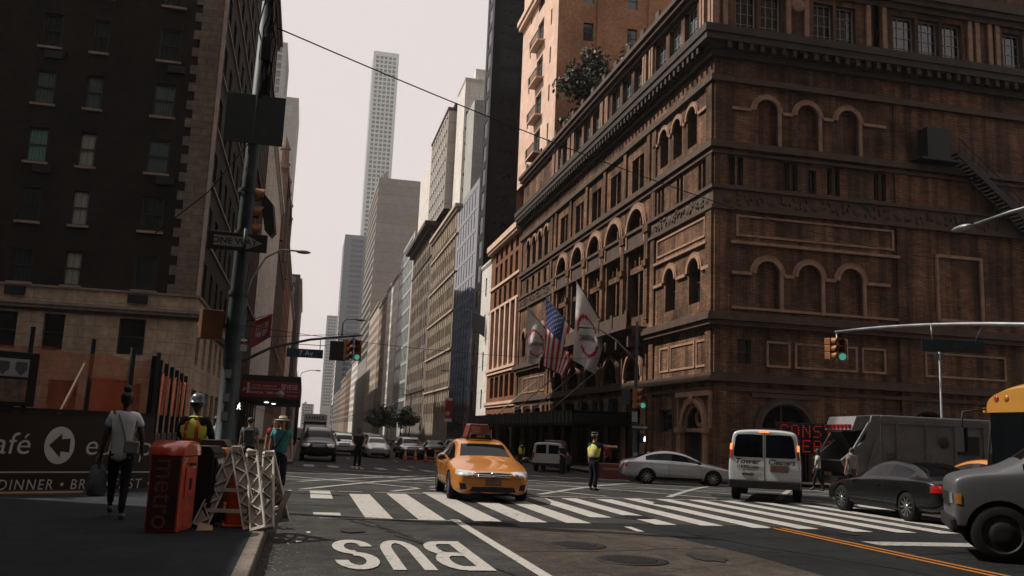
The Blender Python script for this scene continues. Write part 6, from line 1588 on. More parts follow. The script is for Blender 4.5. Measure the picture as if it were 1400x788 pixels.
def metro_box():
    red = carpaint('box_red', (.56, .065, .022), .4, dirt=.35)
    rt = root('newspaper_box', (-1.94, 12.85, .15), R(-14), 'red newspaper box with a rounded top and vertical lettering on its dark side', 'newspaper box')
    n = 10; w, d, h = .44, .56, 1.20
    prof = [(0, 0), (0, .98)]+[(.0+d/2-d/2*math.cos(math.pi*i/n)*1.0, .98+.2*math.sin(math.pi*i/n)) for i in range(1, n)]+[(d, .98), (d, 0)]
    mb = MB(); mb.prism([(0, y, z) for y, z in prof], (w, 0, 0)) if False else None
    prof2 = [(0, 0), (-.015, 1.02)]+[(w/2-(w/2+.02)*math.cos(math.pi*i/n), 1.02+.16*math.sin(math.pi*i/n)) for i in range(0, n+1)]+[(w+.015, 1.02), (w, 0)]
    mb = MB()
    mb.prism([(x, 0, z) for x, z in [(0, 0), (0, 1.0), (w, 1.0), (w, 0)]], (0, d, 0)); mb.build('body', red, rt, bevel=.025)
    P = []
    for x in (-.02, w+.02): P.append([(x, -.03+(d+.06)*(.5-.5*math.cos(math.pi*i/n)), 1.0+.19*math.sin(math.pi*i/n)**.8) for i in range(n+1)])
    mb = MB(); mb.grid(P); mb.poly(P[0]); mb.poly(P[1]); mb.build('hood', red, rt)
    mb = MB(); mb.box(.03, w-.03, -.008, -.001, .04, .96); pn = mb.build('side_panel', mat('panel_dark', (.045, .018, .014), .5, var=.3, scale=4), rt)
    t = text_mesh('metro', .40, mat('faded_red', (.20, .07, .055), .5).name, 'lettering', .002, parent=rt, sx=.92); t.rotation_euler = (0, R(90), 0); t.location = (w/2, -.012, .50)
    mb = MB(); mb.box(w-.002, w+.02, .12, d-.12, .45, .85); mb.build('door', red, rt, bevel=.01); mb = MB(); mb.box(w+.02, w+.05, .2, d-.2, .87, .90); mb.box(w+.0, w+.03, .25, .32, .55, .7); mb.build('handle', 'plastic_black', rt)
    def small(name, lab, x, y, rz, w, d, h, m_, top=True, cat='newspaper box', z=.15):
        r_ = root(name, (x, y, z), R(rz), lab, cat)
        MB().box(-w/2, w/2, -d/2, d/2, .14, h).build('body', m_, r_, bevel=.02)
        MB().prism([(-w/2-.01, -d/2-.01, h), (w/2+.01, -d/2-.01, h), (w/2+.01, -d/2+.06, h+.1), (-w/2-.01, -d/2+.06, h+.1)], (0, d-.05, 0)).build('hood', m_, r_, bevel=.01)
        MB().box(-w/2+.05, w/2-.05, -d/2-.02, -d/2-.001, h*.45, h-.06).build('door', 'car_glass', r_, bevel=.008)
        MB().box(-.05, .05, -d/2-.045, -d/2-.02, h*.75, h*.8).build('handle', 'chrome', r_)
        for sx in (-1, 1): MB().box(sx*w/2*.8-.02, sx*w/2*.8+.02, -d/2+.03, d/2-.03, 0, .14).build('leg', 'plastic_black', r_)
    small('newspaper_box', 'dark newspaper box directly behind the red one', -1.34, 13.75, 76, .42, .40, 1.02, 'plastic_black')
    small('newspaper_box', 'mustard yellow newspaper box beside the white barricades', -1.22, 14.45, 80, .40, .38, .98, mat('mustard', (.26, .12, .02), .5, var=.3).name)
    small('newspaper_box', 'brown newspaper box behind the mustard one by the corner pole', -1.35, 15.5, 84, .42, .42, 1.08, mat('box_brown', (.07, .035, .02), .5).name)
    r_ = root('cardboard_sheet', (-1.22, 13.15, .155), .5, 'torn scrap of pale cardboard by the foot of the red newspaper box', 'cardboard'); MB().prism([(-.12, -.05, 0), (.1, -.09, 0), (.14, .02, .05), (-.02, .09, .09)], (0, 0, .006)).build('sheet', mat('card', (.28, .2, .12), .8), r_)
metro_box()
def trestles():
    wm = mat('trestle_white', (.50, .46, .40), .55, var=.3, scale=7); wd = mat('trestle_web', (.33, .305, .27), .7, var=.3, scale=5)
    def leg(mb, top, foot, w=.165, t=.06, side=(0, -1, 0)):
        top, foot = Vector(top), Vector(foot); d = (foot-top); L = d.length; d.normalize(); nrm = Vector(side); r = d.cross(nrm).normalized(); nrm = r.cross(d).normalized()
        if nrm.dot(Vector(side)) < 0: nrm = -nrm
        def q(a, b, c): return top+d*a+r*b+nrm*c
        for s_ in (-1, 1):
            mb.bar(q(0, s_*(w/2-.01), 0), q(L, s_*(w/2+.015), 0), .022, t, 0, up=nrm)
        mb.bar(q(0, 0, -t*.3), q(L, 0, -t*.3), w*.95, .008, 1, up=nrm)
        n = max(4, int(L/.13)); 
        for i in range(n):
            a0, a1 = L*i/n, L*(i+1)/n; s_ = 1 if i % 2 else -1
            mb.bar(q(a0, -s_*w*.42, 0), q(a1, s_*w*.42, 0), t*.8, .016, 0, up=r)
        mb.bar(q(-.02, 0, 0), q(.05, 0, 0), w, t*1.15, 0, up=nrm); mb.bar(q(L-.04, 0, 0), q(L, 0, 0), w*1.2, t*1.1, 0, up=nrm)
    specs = [((-.92, 13.75), 1.10, (-1.30, 13.45), (-.60, 13.30), 'leftmost white plastic A-frame barricade with an orange cone inside it', (0, -1, 0)),
             ((-.70, 13.80), 1.05, (-.50, 13.15), (-.86, 14.5), 'middle white plastic A-frame barricade folded against its neighbours', (-.2, -1, 0)),
             ((-.47, 13.95), 1.04, (-.40, 13.35), (-.20, 14.4), 'rightmost white plastic A-frame barricade closest to the kerb', (-.2, -1, 0))]
    for (ax, ay), h, f1, f2, lab, sd_ in specs:
        rt = root('barricade', (ax, ay, .15), 0, lab, 'barricade', 'folded white barricades on the corner')
        for f in (f1, f2):
            mb = MB(); leg(mb, (0, 0, h-.02 if f is f1 else h), (f[0]-ax, f[1]-ay, .02), side=sd_); mb.build('leg', [wm, wd], rt)
        for z in (.24, .52):
            a = Vector((f1[0]-ax, f1[1]-ay, 0)); b = Vector((f2[0]-ax, f2[1]-ay, 0)); k = 1-z/h
            mb = MB(); mb.bar(tuple(a*k+Vector((0, -.02, z))), tuple(b*k+Vector((0, -.02, z))), .03, .05); mb.build('crossbar', wm, rt)
        MB().box(-.06, .06, -.05, .05, h-.06, h+.03).build('hinge', wm, rt, bevel=.01)
    rt = root('barricade', (-.30, 14.35, .15), 0, 'small white barricade foot plate leaning at the kerb edge', 'barricade'); MB().bar((0, 0, 0), (.16, -.25, .5), .10, .02).build('plate', wm, rt)
    rt = root('traffic_cone', (-.83, 13.78, .15), 0, 'bright orange cone standing inside the leftmost white barricade', 'traffic cone')
    oc = mat('cone_orange', (.62, .06, .012), .5, var=.2); MB().lathe([(.17, .02), (.165, .3), (.12, .55), (.045, .78), (.03, .80), (0, .80)], (0, 0, 0), 18).build('body', oc, rt); MB().box(-.2, .2, -.2, .2, 0, .035).build('base', oc, rt, bevel=.02)
    MB().lathe([(.1675, .18), (.1655, .27)], (0, 0, 0), 18).build('band', mat('cone_pink', (.5, .12, .07), .5), rt)
    rt = root('sign_board', (-1.12, 14.1, .15), R(10), 'brown board leaning against the back of the white barricades', 'board'); MB().prism([(-.1, 0, .35), (.12, 0, .3), (.30, 0, .85), (.14, 0, .8)], (0, .02, 0)).build('board', mat('brown_board', (.045, .022, .014), .6), rt)
trestles()
def shed():
    y = 86; z0 = g(-3, y); x0, x1 = -5.85, -.62
    rt = root('sidewalk_shed', (-3.2, y, z0+.15), 0, 'black canopy over the left pavement with a red advertising banner across its front', 'canopy')
    def P(x): return x+3.2
    mb = MB(); mb.box(P(x0), P(x1), 0, 26, 3.95, 4.15); mb.build('deck', 'plastic_black', rt)
    mb = MB(); mb.box(P(x0), P(x1)+.1, -.1, 0, 4.0, 6.25); mb.box(P(x1), P(x1)+.1, 0, 26, 4.0, 6.1); mb.build('fascia', 'sign_black', rt)
    for i in range(6):
        for xx in (P(x1)-.1, P(x0)+.15):
            mb = MB(); mb.tube([(xx, .2+i*5, 0), (xx, .2+i*5, 4.0)], .06, 8); mb.build('post', 'plastic_black', rt)
    rb = mat('banner_red', (.22, .012, .018), .5, var=.15).name
    mb = MB(); mb.box(P(x0)+.1, P(x1), -.14, -.1, 4.25, 5.72); bn = mb.build('banner', rb, rt)
    def tx(s, x, z, size, b=0, sx=1, al='CENTER'):
        t = text_mesh(s, size, 'letter_white', 'lettering', .003, parent=bn, bold=b, sx=sx, align=al); t.location = (P(x), -.146, z)
    tx('#', -5.55, 4.9, .45); tx('1', -5.2, 5.0, 1.35, .02, 1.1); tx('IN THE WORLD FOR', -3.75, 5.28, .23); tx('EXECUTIVE EDUCATION PROGRAMS', -3.75, 5.02, .22); tx('FINANCIAL TIMES 2015', -3.75, 4.66, .31, .003)
    tx('IESE', -1.25, 5.25, .62, .0, .95); tx('Business School', -1.25, 4.85, .17); tx('www.iese.edu', -1.25, 4.5, .16)
    mb = MB(); mb.lathe([(0, -.006), (.32, -.004), (.32, 0)], (P(-2.25), -.144, 4.6), 18, axis='y'); mb.build('seal', mat('seal_pale', (.4, .42, .32), .5), bn)
    mb = MB(); c = P(-2.05); mb.prism([(c-.22, -.142, 5.55), (c-.22, -.142, 5.2), (c, -.142, 4.95), (c+.22, -.142, 5.2), (c+.22, -.142, 5.55)], (0, -.006, 0)); mb.build('shield', mat('shield_pale', (.4, .3, .28), .5, var=.4, scale=12), bn)
    for i, (xx, yy) in enumerate(((P(-3.6), 3), (P(-3.1), 8))):
        mb = MB(); mb.ball((xx, yy, 3.86), (.22, .22, .05), 6); mb.build('lamp', mat('lamp_on', (.9, .9, .85), .5, var=0, emit=(1, .98, .92), es=3), rt)
shed()
def hanging_banner():
    x, y = -4.1, 80; rt = root('hanging_banner', (-5.85, y, 10.2), 0, 'dark red banner with a pale shield hanging from the left facades', 'banner')
    mb = MB(); P = [[(.9+1.6*u, .12*math.sin(u*5), (.15+.75*u)-(2.35-.35*u)*v) for u in [i/6 for i in range(7)]] for v in [j/6 for j in range(7)]]
    mb.grid(P); b = mb.build('cloth', 'banner_red', rt)
    def q(u, v, o=-.03): return (.9+1.6*u, .12*math.sin(u*5)+o, (.15+.75*u)-(2.35-.35*u)*v)
    mb = MB()
    for k in range(3): mb.poly([q(.2+.12*k, .22), q(.26+.12*k, .22), q(.26+.12*k, .46), q(.2+.12*k, .46)])
    mb.poly([q(.55, .22), q(.82, .22), q(.82, .46), q(.55, .46)]); mb.poly([q(.2, .5), q(.48, .5), q(.48, .78), q(.3, .72), q(.2, .62)]); mb.poly([q(.53, .5), q(.82, .5), q(.82, .62), q(.7, .74), q(.53, .78)])
    mb.build('shield', mat('shield_pale', (.4, .3, .28), .5).name, b)
    mb = MB(); mb.poly([q(.57, .27, -.04), q(.66, .27, -.04), q(.66, .42, -.04), q(.57, .42, -.04)]); mb.lathe([(0, 0), (.08, 0)], q(.34, .6, -.04), 8, axis='y'); mb.build('shield_mark', 'banner_red', b)
    mb = MB(); mb.tube([(0, 0, .0), (2.5, 0, .95)], .035, 6); mb.build('pole', 'steel_green', rt)
hanging_banner()
# ---------------- flags over the marquee
def flag_set():
    blue = mat('flag_blue', (.025, .045, .16), .7, var=.2).name; red = mat('flag_red', (.45, .02, .025), .7, var=.2).name; wh = mat('flag_white', (.72, .68, .65), .7, var=.15, scale=2).name; gr = mat('flag_ink', (.06, .055, .055), .7).name
    def flag(name, lab, base, tip, L, drop, kind, gather=.62, ph=0.0):
        rt = root('flag', base, 0, lab, 'flag')
        B = Vector((0, 0, 0)); T = Vector(tip)-Vector(base)
        mb = MB(); mb.tube([B, T+T.normalized()*.25], [.05, .035], 8); mb.build('pole', 'plastic_black', rt)
        dirp = T.normalized()
        def q(s, t):   # s along the pole from the tip, t down the cloth
            ss = s*(1-gather*t*.8)+.02; p = T-dirp*L*ss
            fold = (.30*t+.04)*math.sin(s*9+ph+t*2.2)
            return p+Vector((0, 0, -drop*t*(1-.22*s)))+Vector((fold*.55, fold*.8, 0))+Vector((0, -.0, 0))
        ns, ntt = 39, 30
        def colf(s, t):
            if kind == 'us':
                if t < .42 and s < .54: return 0
                return 1 if int(s*13) % 2 == 0 else 2
            r_ = math.hypot((s-.5)*1.0, (t-.52)*1.35)
            if .33 < r_ < .40 and not (.42 < t+.45*(s-.5) < .62): return 1
            return 2
        mb = MB(); P = [[q(i/ns, j/ntt) for i in range(ns+1)] for j in range(ntt+1)]
        mb.grid(P); k = 0
        for j in range(ntt):
            for i in range(ns): mb.m[k] = colf((i+.5)/ns, (j+.5)/ntt); k += 1
        cl = mb.build('cloth', [blue, red, wh], rt, clean=False)
        if kind == 'us':
            mb = MB()
            for j in range(9):
                for i in range(6 if j % 2 == 0 else 5):
                    s = .04+(i+(.5 if j % 2 else 0))*.085; t = .03+j*.042; c = q(s, t)+Vector((-.03, -.02, 0)); a = []
                    for n_ in range(10): r_ = .07 if n_ % 2 == 0 else .03; a.append(c+Vector((0, r_*math.sin(n_*math.pi/5), r_*math.cos(n_*math.pi/5))))
                    mb.poly(a)
            mb.build('stars', wh, cl)
        else:
            ts = text_mesh('CARNEGIE HALL', .13, gr, 'lettering', 0, sx=.62, bold=.004); me = ts.data
            for v in me.vertices:
                s = .5+v.co.x*.95; t = .52-v.co.z*.9-v.co.x*.42; p = q(s, t)+Vector((-.05, -.03, 0)); v.co = p
            ts.parent = cl
        return rt
    flag('flag', 'American flag hanging from an angled pole over the marquee', (23.4, 75.0, 9.9), (20.3, 77.2, 14.1), 5.3, 6.2, 'us', .52, 1.0)
    flag('flag', 'white flag with red arcs and dark lettering to the right of the American flag', (23.4, 66.5, 8.9), (20.4, 68.0, 14.0), 4.8, 6.3, 'hall', .50, 2.6)
    flag('flag', 'white flag with red arcs partly hidden behind the American flag', (23.4, 83.2, 10.4), (20.4, 84.2, 14.0), 4.0, 5.4, 'hall', .7, .2)
flag_set()
def signs_right():
    rt = root('projecting_sign', (23.4, 121, 16.6), 0, 'long dark sign blade projecting from the narrow pale building', 'sign'); MB().prism([(-1.9, 0, -.6), (0, 0, -1.8), (0, 0, .9), (-1.9, 0, 1.6)], (0, .25, 0)).build('blade', 'sign_back', rt); MB().bar((-2.6, .1, 1.9), (0, .1, .9), .08, .08).build('stay', 'galvanised', rt)
    rt = root('banner_sign', (17.2, 110, g(17, 110)), 0, 'red and white street banner on a pole down the right pavement', 'banner')
    MB().lathe([(.09, 0), (.07, 6.6)], (.55, 0, 0), 8).build('pole', 'steel_green', rt); MB().box(-.45, .45, -.03, .03, 3.9, 6.1).build('cloth', 'banner_red', rt)
    MB().box(-.45, .45, -.035, .035, 3.5, 3.9).build('panel', 'letter_white', rt); MB().box(-.45, .45, -.035, .035, 6.1, 6.4).build('panel', 'letter_white', rt)
    MB().lathe([(0, 0), (.3, 0)], (-.1, -.04, 4.5), 12, axis='y').build('emblem', mat('shield_pale', (.4, .3, .28), .5).name, rt)
    rt = root('awning', (22.1, 105.5, 2.0), 0, 'reddish awning over the annex doorway left of the marquee', 'awning'); MB().prism([(-2.6, 0, 0), (1.3, 0, .25), (1.3, 0, 1.0), (-2.6, 0, .75)], (0, 7, 0)).build('canvas', mat('awning_red', (.16, .045, .03), .6), rt)
    for i, x in enumerate((7.0, 7.7, 8.4, 9.1, 9.8)):
        y = 63.0; r_ = root('traffic_cone', (x, y, g(x, y)), 0, 'small orange traffic cone in the row in front of the far black cars', 'traffic cone', 'row of orange cones beyond the crossing')
        MB().lathe([(.14, .03), (.03, .72), (0, .72)], (0, 0, 0), 10).build('body', mat('cone_orange', (.62, .06, .012), .5).name, r_); MB().box(-.18, .18, -.18, .18, 0, .03).build('base', 'plastic_black', r_); MB().lathe([(.09, .36), (.065, .52)], (0, 0, 0), 10).build('band', 'letter_white', r_)
    # message board
    x, y = 22.55, 37.6; z0 = -.25; rt = root('message_board', (x, y, z0), 0, 'dark roadside message board with red lit letters behind the white delivery van', 'message board')
    MB().box(-1.5, 1.5, 0, .15, 1.55, 2.95).build('panel', 'sign_black', rt, bevel=.02)
    led = mat('led_red', (.3, .01, .005), .5, var=0, emit=(1, .05, .02), es=.35)
    F5 = {'C': '01110 10001 10000 10000 10000 10001 01110', 'O': '01110 10001 10001 10001 10001 10001 01110', 'N': '10001 11001 10101 10101 10011 10001 10001', 'S': '01111 10000 10000 01110 00001 00001 11110', 'T': '11111 00100 00100 00100 00100 00100 00100', 'A': '01110 10001 10001 11111 10001 10001 10001', 'H': '10001 10001 10001 11111 10001 10001 10001', 'E': '11111 10000 10000 11110 10000 10000 11111', 'D': '11110 10001 10001 10001 10001 10001 11110'}
    for row, word in enumerate(('CONST', 'AHEAD')):
        for i, ch in enumerate(word):
            mb = MB()
            for r_, bits in enumerate(F5[ch].split()):
                for c_, b_ in enumerate(bits):
                    if b_ == '1': cx = -1.35+i*.56+c_*.085; cz = 2.85-row*.68-r_*.082; mb.box(cx, cx+.036, -.02, -.001, cz-.036, cz)
            mb.build('letter', led, rt)
    for s_ in (-1, 1): MB().box(s_*.8-.06, s_*.8+.06, .02, .13, 0, 1.55).build('leg', 'iron', rt)
    x, y = 17.2, 47.6; rt = root('planter', (x, y, g(x, y)), 0, 'rust red barrier box behind the tail of the silver saloon', 'barrier'); MB().box(-1.3, 1.3, -.4, .4, 0, .85).build('body', mat('rust_red', (.12, .03, .02), .6), rt, bevel=.04); MB().box(-1.2, 1.2, -.42, -.401, .5, .62).build('stripe', mat('rust_pale', (.3, .12, .09), .6), rt)
signs_right()

# ---------------- trees
mat('bark', (.05, .038, .028), .9, var=.3, bump=.5)
def leaf_mat():
    m, t, b = _new('leaf'); v = _coord(t); oi = _noise(t, v, 1.1, 3)
    c = _ramp(t, oi, [(.3, (.012, .018, .009)), (.55, (.032, .042, .018)), (.75, (.06, .068, .03))]); t.links.new(c, b.inputs['Base Color']); b.inputs['Roughness'].default_value = .6
    M['leaf'] = m
leaf_mat()
def tree(lab, loc, h, spread, seed, n=2600, trunk_h=.35, leaf=.16, name='tree'):
    rnd = random.Random(seed); rt = root(name, loc, 0, lab, 'tree')
    mb = MB(); top = Vector((0, 0, h*trunk_h)); mb.tube([(0, 0, 0), (.05, .02, h*trunk_h*.5), top], [.035*h*.5, .028*h*.5, .02*h*.5], 8)
    tips = []
    for i in range(11):
        a = rnd.uniform(0, 6.28); el = rnd.uniform(.3, 1.35); ln = rnd.uniform(.4, .62)*h*(.6+.4*math.sin(el)); d = Vector((math.cos(a)*math.cos(el)*spread/h*2.0, math.sin(a)*math.cos(el)*spread/h*2.0, math.sin(el)))
        m_ = top+d*ln*.5+Vector((rnd.uniform(-.1, .1)*h*.3, rnd.uniform(-.1, .1)*h*.3, 0)); e = top+d*ln
        mb.tube([top*.9, m_, e], [.012*h*.5, .008*h*.5, .003*h*.5], 5); tips += [e, m_.lerp(e, .5), m_]
    mb.build('trunk', 'bark', rt)
    mb = MB()
    for i in range(n):
        c = rnd.choice(tips); r_ = rnd.random()**.5*h*.12; u = Vector((rnd.gauss(0, 1), rnd.gauss(0, 1), rnd.gauss(0, .8))).normalized()*r_; p = c+u
        a = Vector((rnd.gauss(0, 1), rnd.gauss(0, 1), rnd.gauss(0, 1))).normalized(); b = a.cross(Vector((rnd.gauss(0, 1), rnd.gauss(0, 1), rnd.gauss(0, 1)))).normalized(); s_ = leaf*rnd.uniform(.6, 1.4)
        mb.poly([p-a*s_, p+b*s_*.5, p+a*s_, p-b*s_*.5])
    mb.build('crown', 'leaf', rt, clean=False)
tree('bushy rooftop tree growing behind the attic cornice of the concert hall', (27.2, 81.5, 31.2), 10.5, 5.2, 4, 5200, .3, .26)
tree('low rooftop shrub just left of the rooftop tree on the concert hall', (25.6, 85.2, 31.2), 5.2, 3.2, 9, 1800, .25, .2)
for i, (x, y, h, lab) in enumerate([(19.3, 215, 8.0, 'dark street tree farthest along the right pavement'), (19.4, 186, 7.6, 'dark street tree nearest on the right pavement')]):
    tree(lab, (x, y, g(x, y)+.15), h, 6.5, 20+i, 2200, .35, .3)
# ================================================================ people (local: facing +Y, right hand at +X)
def skin_mesh(verts, edges, radii, name, mat_, parent, sub=1, extra=None):
    me = bpy.data.meshes.new(name); me.from_pydata([tuple(v) for v in verts], edges, [])
    o = bpy.data.objects.new(name, me); COL.objects.link(o)
    sk = o.modifiers.new('skin', 'SKIN'); sk.use_smooth_shade = True
    if not me.skin_vertices: bpy.context.view_layer.objects.active = o
    sv = me.skin_vertices[0].data
    for i, r in enumerate(radii): sv[i].radius = r if isinstance(r, tuple) else (r, r); sv[i].use_root = (i == 0)
    sb = o.modifiers.new('sub', 'SUBSURF'); sb.levels = sub; sb.render_levels = sub
    em = evaluated_mesh(o); bpy.data.objects.remove(o)
    if extra:
        bm = bmesh.new(); bm.from_mesh(em)
        for q in extra: bm.from_mesh(q)
        bm.to_mesh(em); bm.free()
    em.materials.clear(); em.materials.append(M[mat_] if isinstance(mat_, str) else mat_)
    em.polygons.foreach_set('use_smooth', [True]*len(em.polygons))
    o = bpy.data.objects.new(name, em); COL.objects.link(o); o.parent = parent; return o
def person(label, loc, rz, h, top, bottom, skin='skin_tone', hair='hair', walk=0.0, wr=None, wl=None, hairlen='short', sleeves='short', hat=None, vest=None, bag=None, shoes='plastic_black', lean=0.0, fem=False, group=None, long_top=0.0):
    k = h/1.75; rt = root('person', loc, R(rz), label, 'person', group); V = []; E = []; Rr = []
    def v(p, r, link=None):
        V.append((p[0]*k, (p[1]+lean*max(0, p[2]-.9))*k, p[2]*k)); Rr.append(tuple(a*k for a in r) if isinstance(r, tuple) else r*k)
        if link is not None: E.append((link, len(V)-1))
        return len(V)-1
    sw = .165 if fem else .185
    J = {}
    def L(n, p, r, par): J[n] = v(p, r, J[par] if par else None); return J[n]
    L('pelvis', (0, 0, .94), (.135, .10), None); L('waist', (0, .005, 1.08), (.115 if fem else .13, .09), 'pelvis'); L('chest', (0, 0, 1.30), (.14, .10), 'waist'); L('neckb', (0, 0, 1.45), (.07, .06), 'chest')
    L('neck', (0, .012, 1.51), .05, 'neckb'); L('jaw', (0, .028, 1.57), (.058, .065), 'neck'); L('face', (0, .022, 1.65), (.075, .092), 'jaw'); L('crown', (0, .01, 1.715), (.062, .075), 'face')
    pts = {}
    for s, nm, wt in ((1, 'R', wr), (-1, 'L', wl)):
        ph = walk*s
        sh = (s*sw, 0, 1.405); w_ = wt or (s*(sw+.075), .05-.16*ph, .86)
        dx = [w_[i]-sh[i] for i in range(3)]; dist = math.sqrt(sum(a*a for a in dx)); bend = max(0, .56-dist)*.5+.02
        mid = [(sh[i]+w_[i])/2 for i in range(3)]; el = (mid[0]+s*bend*.6, mid[1]-bend*.9, mid[2]-bend*.5)
        L('sh'+nm, sh, .062, 'chest'); L('el'+nm, el, .042, 'sh'+nm); L('wr'+nm, w_, .026, 'el'+nm)
        d = Vector(w_)-Vector(el); d.normalize(); side = Vector((0, 1, 0)) if abs(d.y) < .8 else Vector((0, 0, 1)); side = (side-d*side.dot(d)).normalized(); palmn = d.cross(side).normalized()
        pc = Vector(w_)+d*.05; L('pm'+nm, tuple(pc), (.030, .018), 'wr'+nm)
        for i, (o, ln) in enumerate(((-.028, .062), (-.010, .074), (.010, .080), (.028, .070))):
            a = pc+d*.03+side*o; b = a+d*ln*.5+palmn*(-s*.006); c = b+d*ln*.45+palmn*(-s*.018)
            L('f%d%s' % (i, nm), tuple(a), .0095, 'pm'+nm); L('g%d%s' % (i, nm), tuple(b), .0088, 'f%d%s' % (i, nm)); L('h%d%s' % (i, nm), tuple(c), .0075, 'g%d%s' % (i, nm))
        a = Vector(w_)+d*.03+side*.035; b = a+d*.035+side*.02; L('t'+nm, tuple(a), .011, 'wr'+nm); L('u'+nm, tuple(b), .009, 't'+nm)
        st = -ph*.28; lift = .10*max(0, -ph) if walk else 0
        hip = (s*.085, 0, .90); kn = (s*.095, st*.55+.03+(.05 if ph > 0 else 0)*abs(walk), .50); an = (s*.10, st-.02, .085+lift)
        L('hip'+nm, hip, .085, 'pelvis'); L('kn'+nm, kn, .055, 'hip'+nm); L('an'+nm, an, .036, 'kn'+nm); L('toe'+nm, (s*.115, st+.14, .035+lift*.2), .03, 'an'+nm)
        pts[nm] = (sh, el, w_, hip, kn, an, (s*.115, st+.15, .035+lift*.2), lift)
    # face relief: nose, ears
    ex = []
    mb = MB(); mb.prism([(-.012, .112, 1.625), (.012, .112, 1.625), (0, .105, 1.665)], (0, .026, -.004)); 
    for s in (-1, 1): mb.ball((s*.080, .015, 1.645), (.012, .02, .032), 6)
    mb.v = [(a*k, (b+lean*.75)*k, c*k) for a, b, c in mb.v]; ex.append(mb.mesh('x', [skin]))
    skin_mesh(V, E, Rr, 'body', skin, rt, 1, ex)
    def Q(p): return (p[0]*k, (p[1]+lean*max(0, p[2]-.9))*k, p[2]*k)
    def shell(name, nodes, edges, mat_, sub=1): return skin_mesh([Q(p) for p, r in nodes], edges, [tuple(a*k for a in r) if isinstance(r, tuple) else r*k for p, r in nodes], name, mat_, rt, sub)
    # eyes and mouth
    mb = MB()
    for s in (-1, 1): mb.ball(Q((s*.030, .108, 1.655)), (.012*k, .006*k, .007*k), 5)
    mb.build('eyes', 'rubber', rt); MB().box(-.022*k, .022*k, (.093+lean*.7)*k, (.104+lean*.7)*k, 1.594*k, 1.602*k).build('mouth', mat('lip', (.12, .045, .035), .5), rt)
    # shirt
    hem = .90-long_top
    nodes = [((0, 0, hem), (.185+.02*bool(long_top), .14)), ((0, 0, (hem+1.06)/2), (.18, .14)), ((0, .0, 1.06), (.16 if fem else .178, .128)), ((0, 0, 1.28), (.185, .138)), ((0, 0, 1.42), (.13, .10)), ((0, .008, 1.475), (.066, .062))]
    ed = [(0, 1), (1, 2), (2, 3), (3, 4), (4, 5)]
    for nm in 'RL':
        sh, el, w_, hip, kn, an, toe, lf = pts[nm]; i = len(nodes); nodes.append((sh, .086)); ed.append((3, i))
        t_ = .62 if sleeves == 'short' else 1.0
        e2 = tuple(sh[j]+(el[j]-sh[j])*t_ for j in range(3)); nodes.append((e2, .072 if sleeves == 'short' else .062)); ed.append((i, i+1))
        if sleeves == 'long': e3 = tuple(el[j]+(w_[j]-el[j])*.93 for j in range(3)); nodes.append((e3, .038)); ed.append((i+1, i+2))
    shell('shirt', nodes, ed, top)
    # trousers
    nodes = [((0, 0, .99), (.158, .122)), ((0, 0, .90), (.168, .13))]; ed = [(0, 1)]
    for nm in 'RL':
        sh, el, w_, hip, kn, an, toe, lf = pts[nm]; i = len(nodes)
        nodes += [((hip[0], hip[1], .82), .112 if not fem else .105), (kn, .084 if not fem else .070), ((an[0], an[1]-.01, an[2]+.10), .070 if not fem else .050), ((an[0], an[1], an[2]+.01), .074 if not fem else .050)]; ed += [(1, i), (i, i+1), (i+1, i+2), (i+2, i+3)]
    shell('trousers', nodes, ed, bottom)
    for nm in 'RL':
        sh, el, w_, hip, kn, an, toe, lf = pts[nm]
        shell('shoe', [((an[0], an[1]-.035, max(.05, an[2]-.03)), (.042, .045)), ((an[0]+.005, an[1]+.06, .045+lf*.6), (.045, .040)), ((toe[0], toe[1]-.0, .038+lf*.2), (.036, .028))], [(0, 1), (1, 2)], shoes)
    if hair:
        mb = MB(); mb.ball((0, 0, 0), (1, 1, 1), 12)
        vs = []
        for a, b, c in mb.v:
            y = b; z = c
            if y > .35 and z < .35: y = .35+(y-.35)*.1
            vs.append(Q((a*.092, -.004+y*.108, 1.672+z*(.088 if c > 0 else (.10 if hairlen == 'short' else .13)))))
        mb.v = vs; hm = mb.build('hair', hair, rt)
        if hairlen == 'bun': mb = MB(); mb.ball(Q((0, -.03, 1.79)), (.06*k, .06*k, .055*k), 8); mb.build('hair_bun', hair, rt)
        if hairlen == 'long': shell('hair', [((0, -.05, 1.68), .07), ((0, -.075, 1.55), (.075, .045)), ((0, -.085, 1.40), (.07, .03))], [(0, 1), (1, 2)], hair)
    def hd(p): return Q(p)
    if hat == 'cap':
        mb = MB(); mb.lathe([(.098*k, -.01*k), (.102*k, .04*k), (.125*k, .07*k), (.12*k, .085*k), (.06*k, .10*k), (0, .105*k)], hd((0, .01, 1.70)), 16); mb.build('peaked_cap', mat('cap_navy', (.012, .013, .018), .6), rt)
        mb = MB(); c = hd((0, .01, 1.70)); P = []
        for r_ in (.098, .15): P.append([(c[0]+r_*k*math.sin(R(a))*.95, c[1]+r_*k*math.cos(R(a)), c[2]-(.0 if r_ < .1 else .03)*k) for a in range(-60, 61, 12)])
        mb.grid(P); mb.build('cap_peak', 'plastic_black', rt); mb = MB(); mb.lathe([(.101*k, -.008*k), (.1035*k, .03*k)], c, 16); mb.build('cap_band', mat('cap_white', (.4, .4, .38), .5), rt)
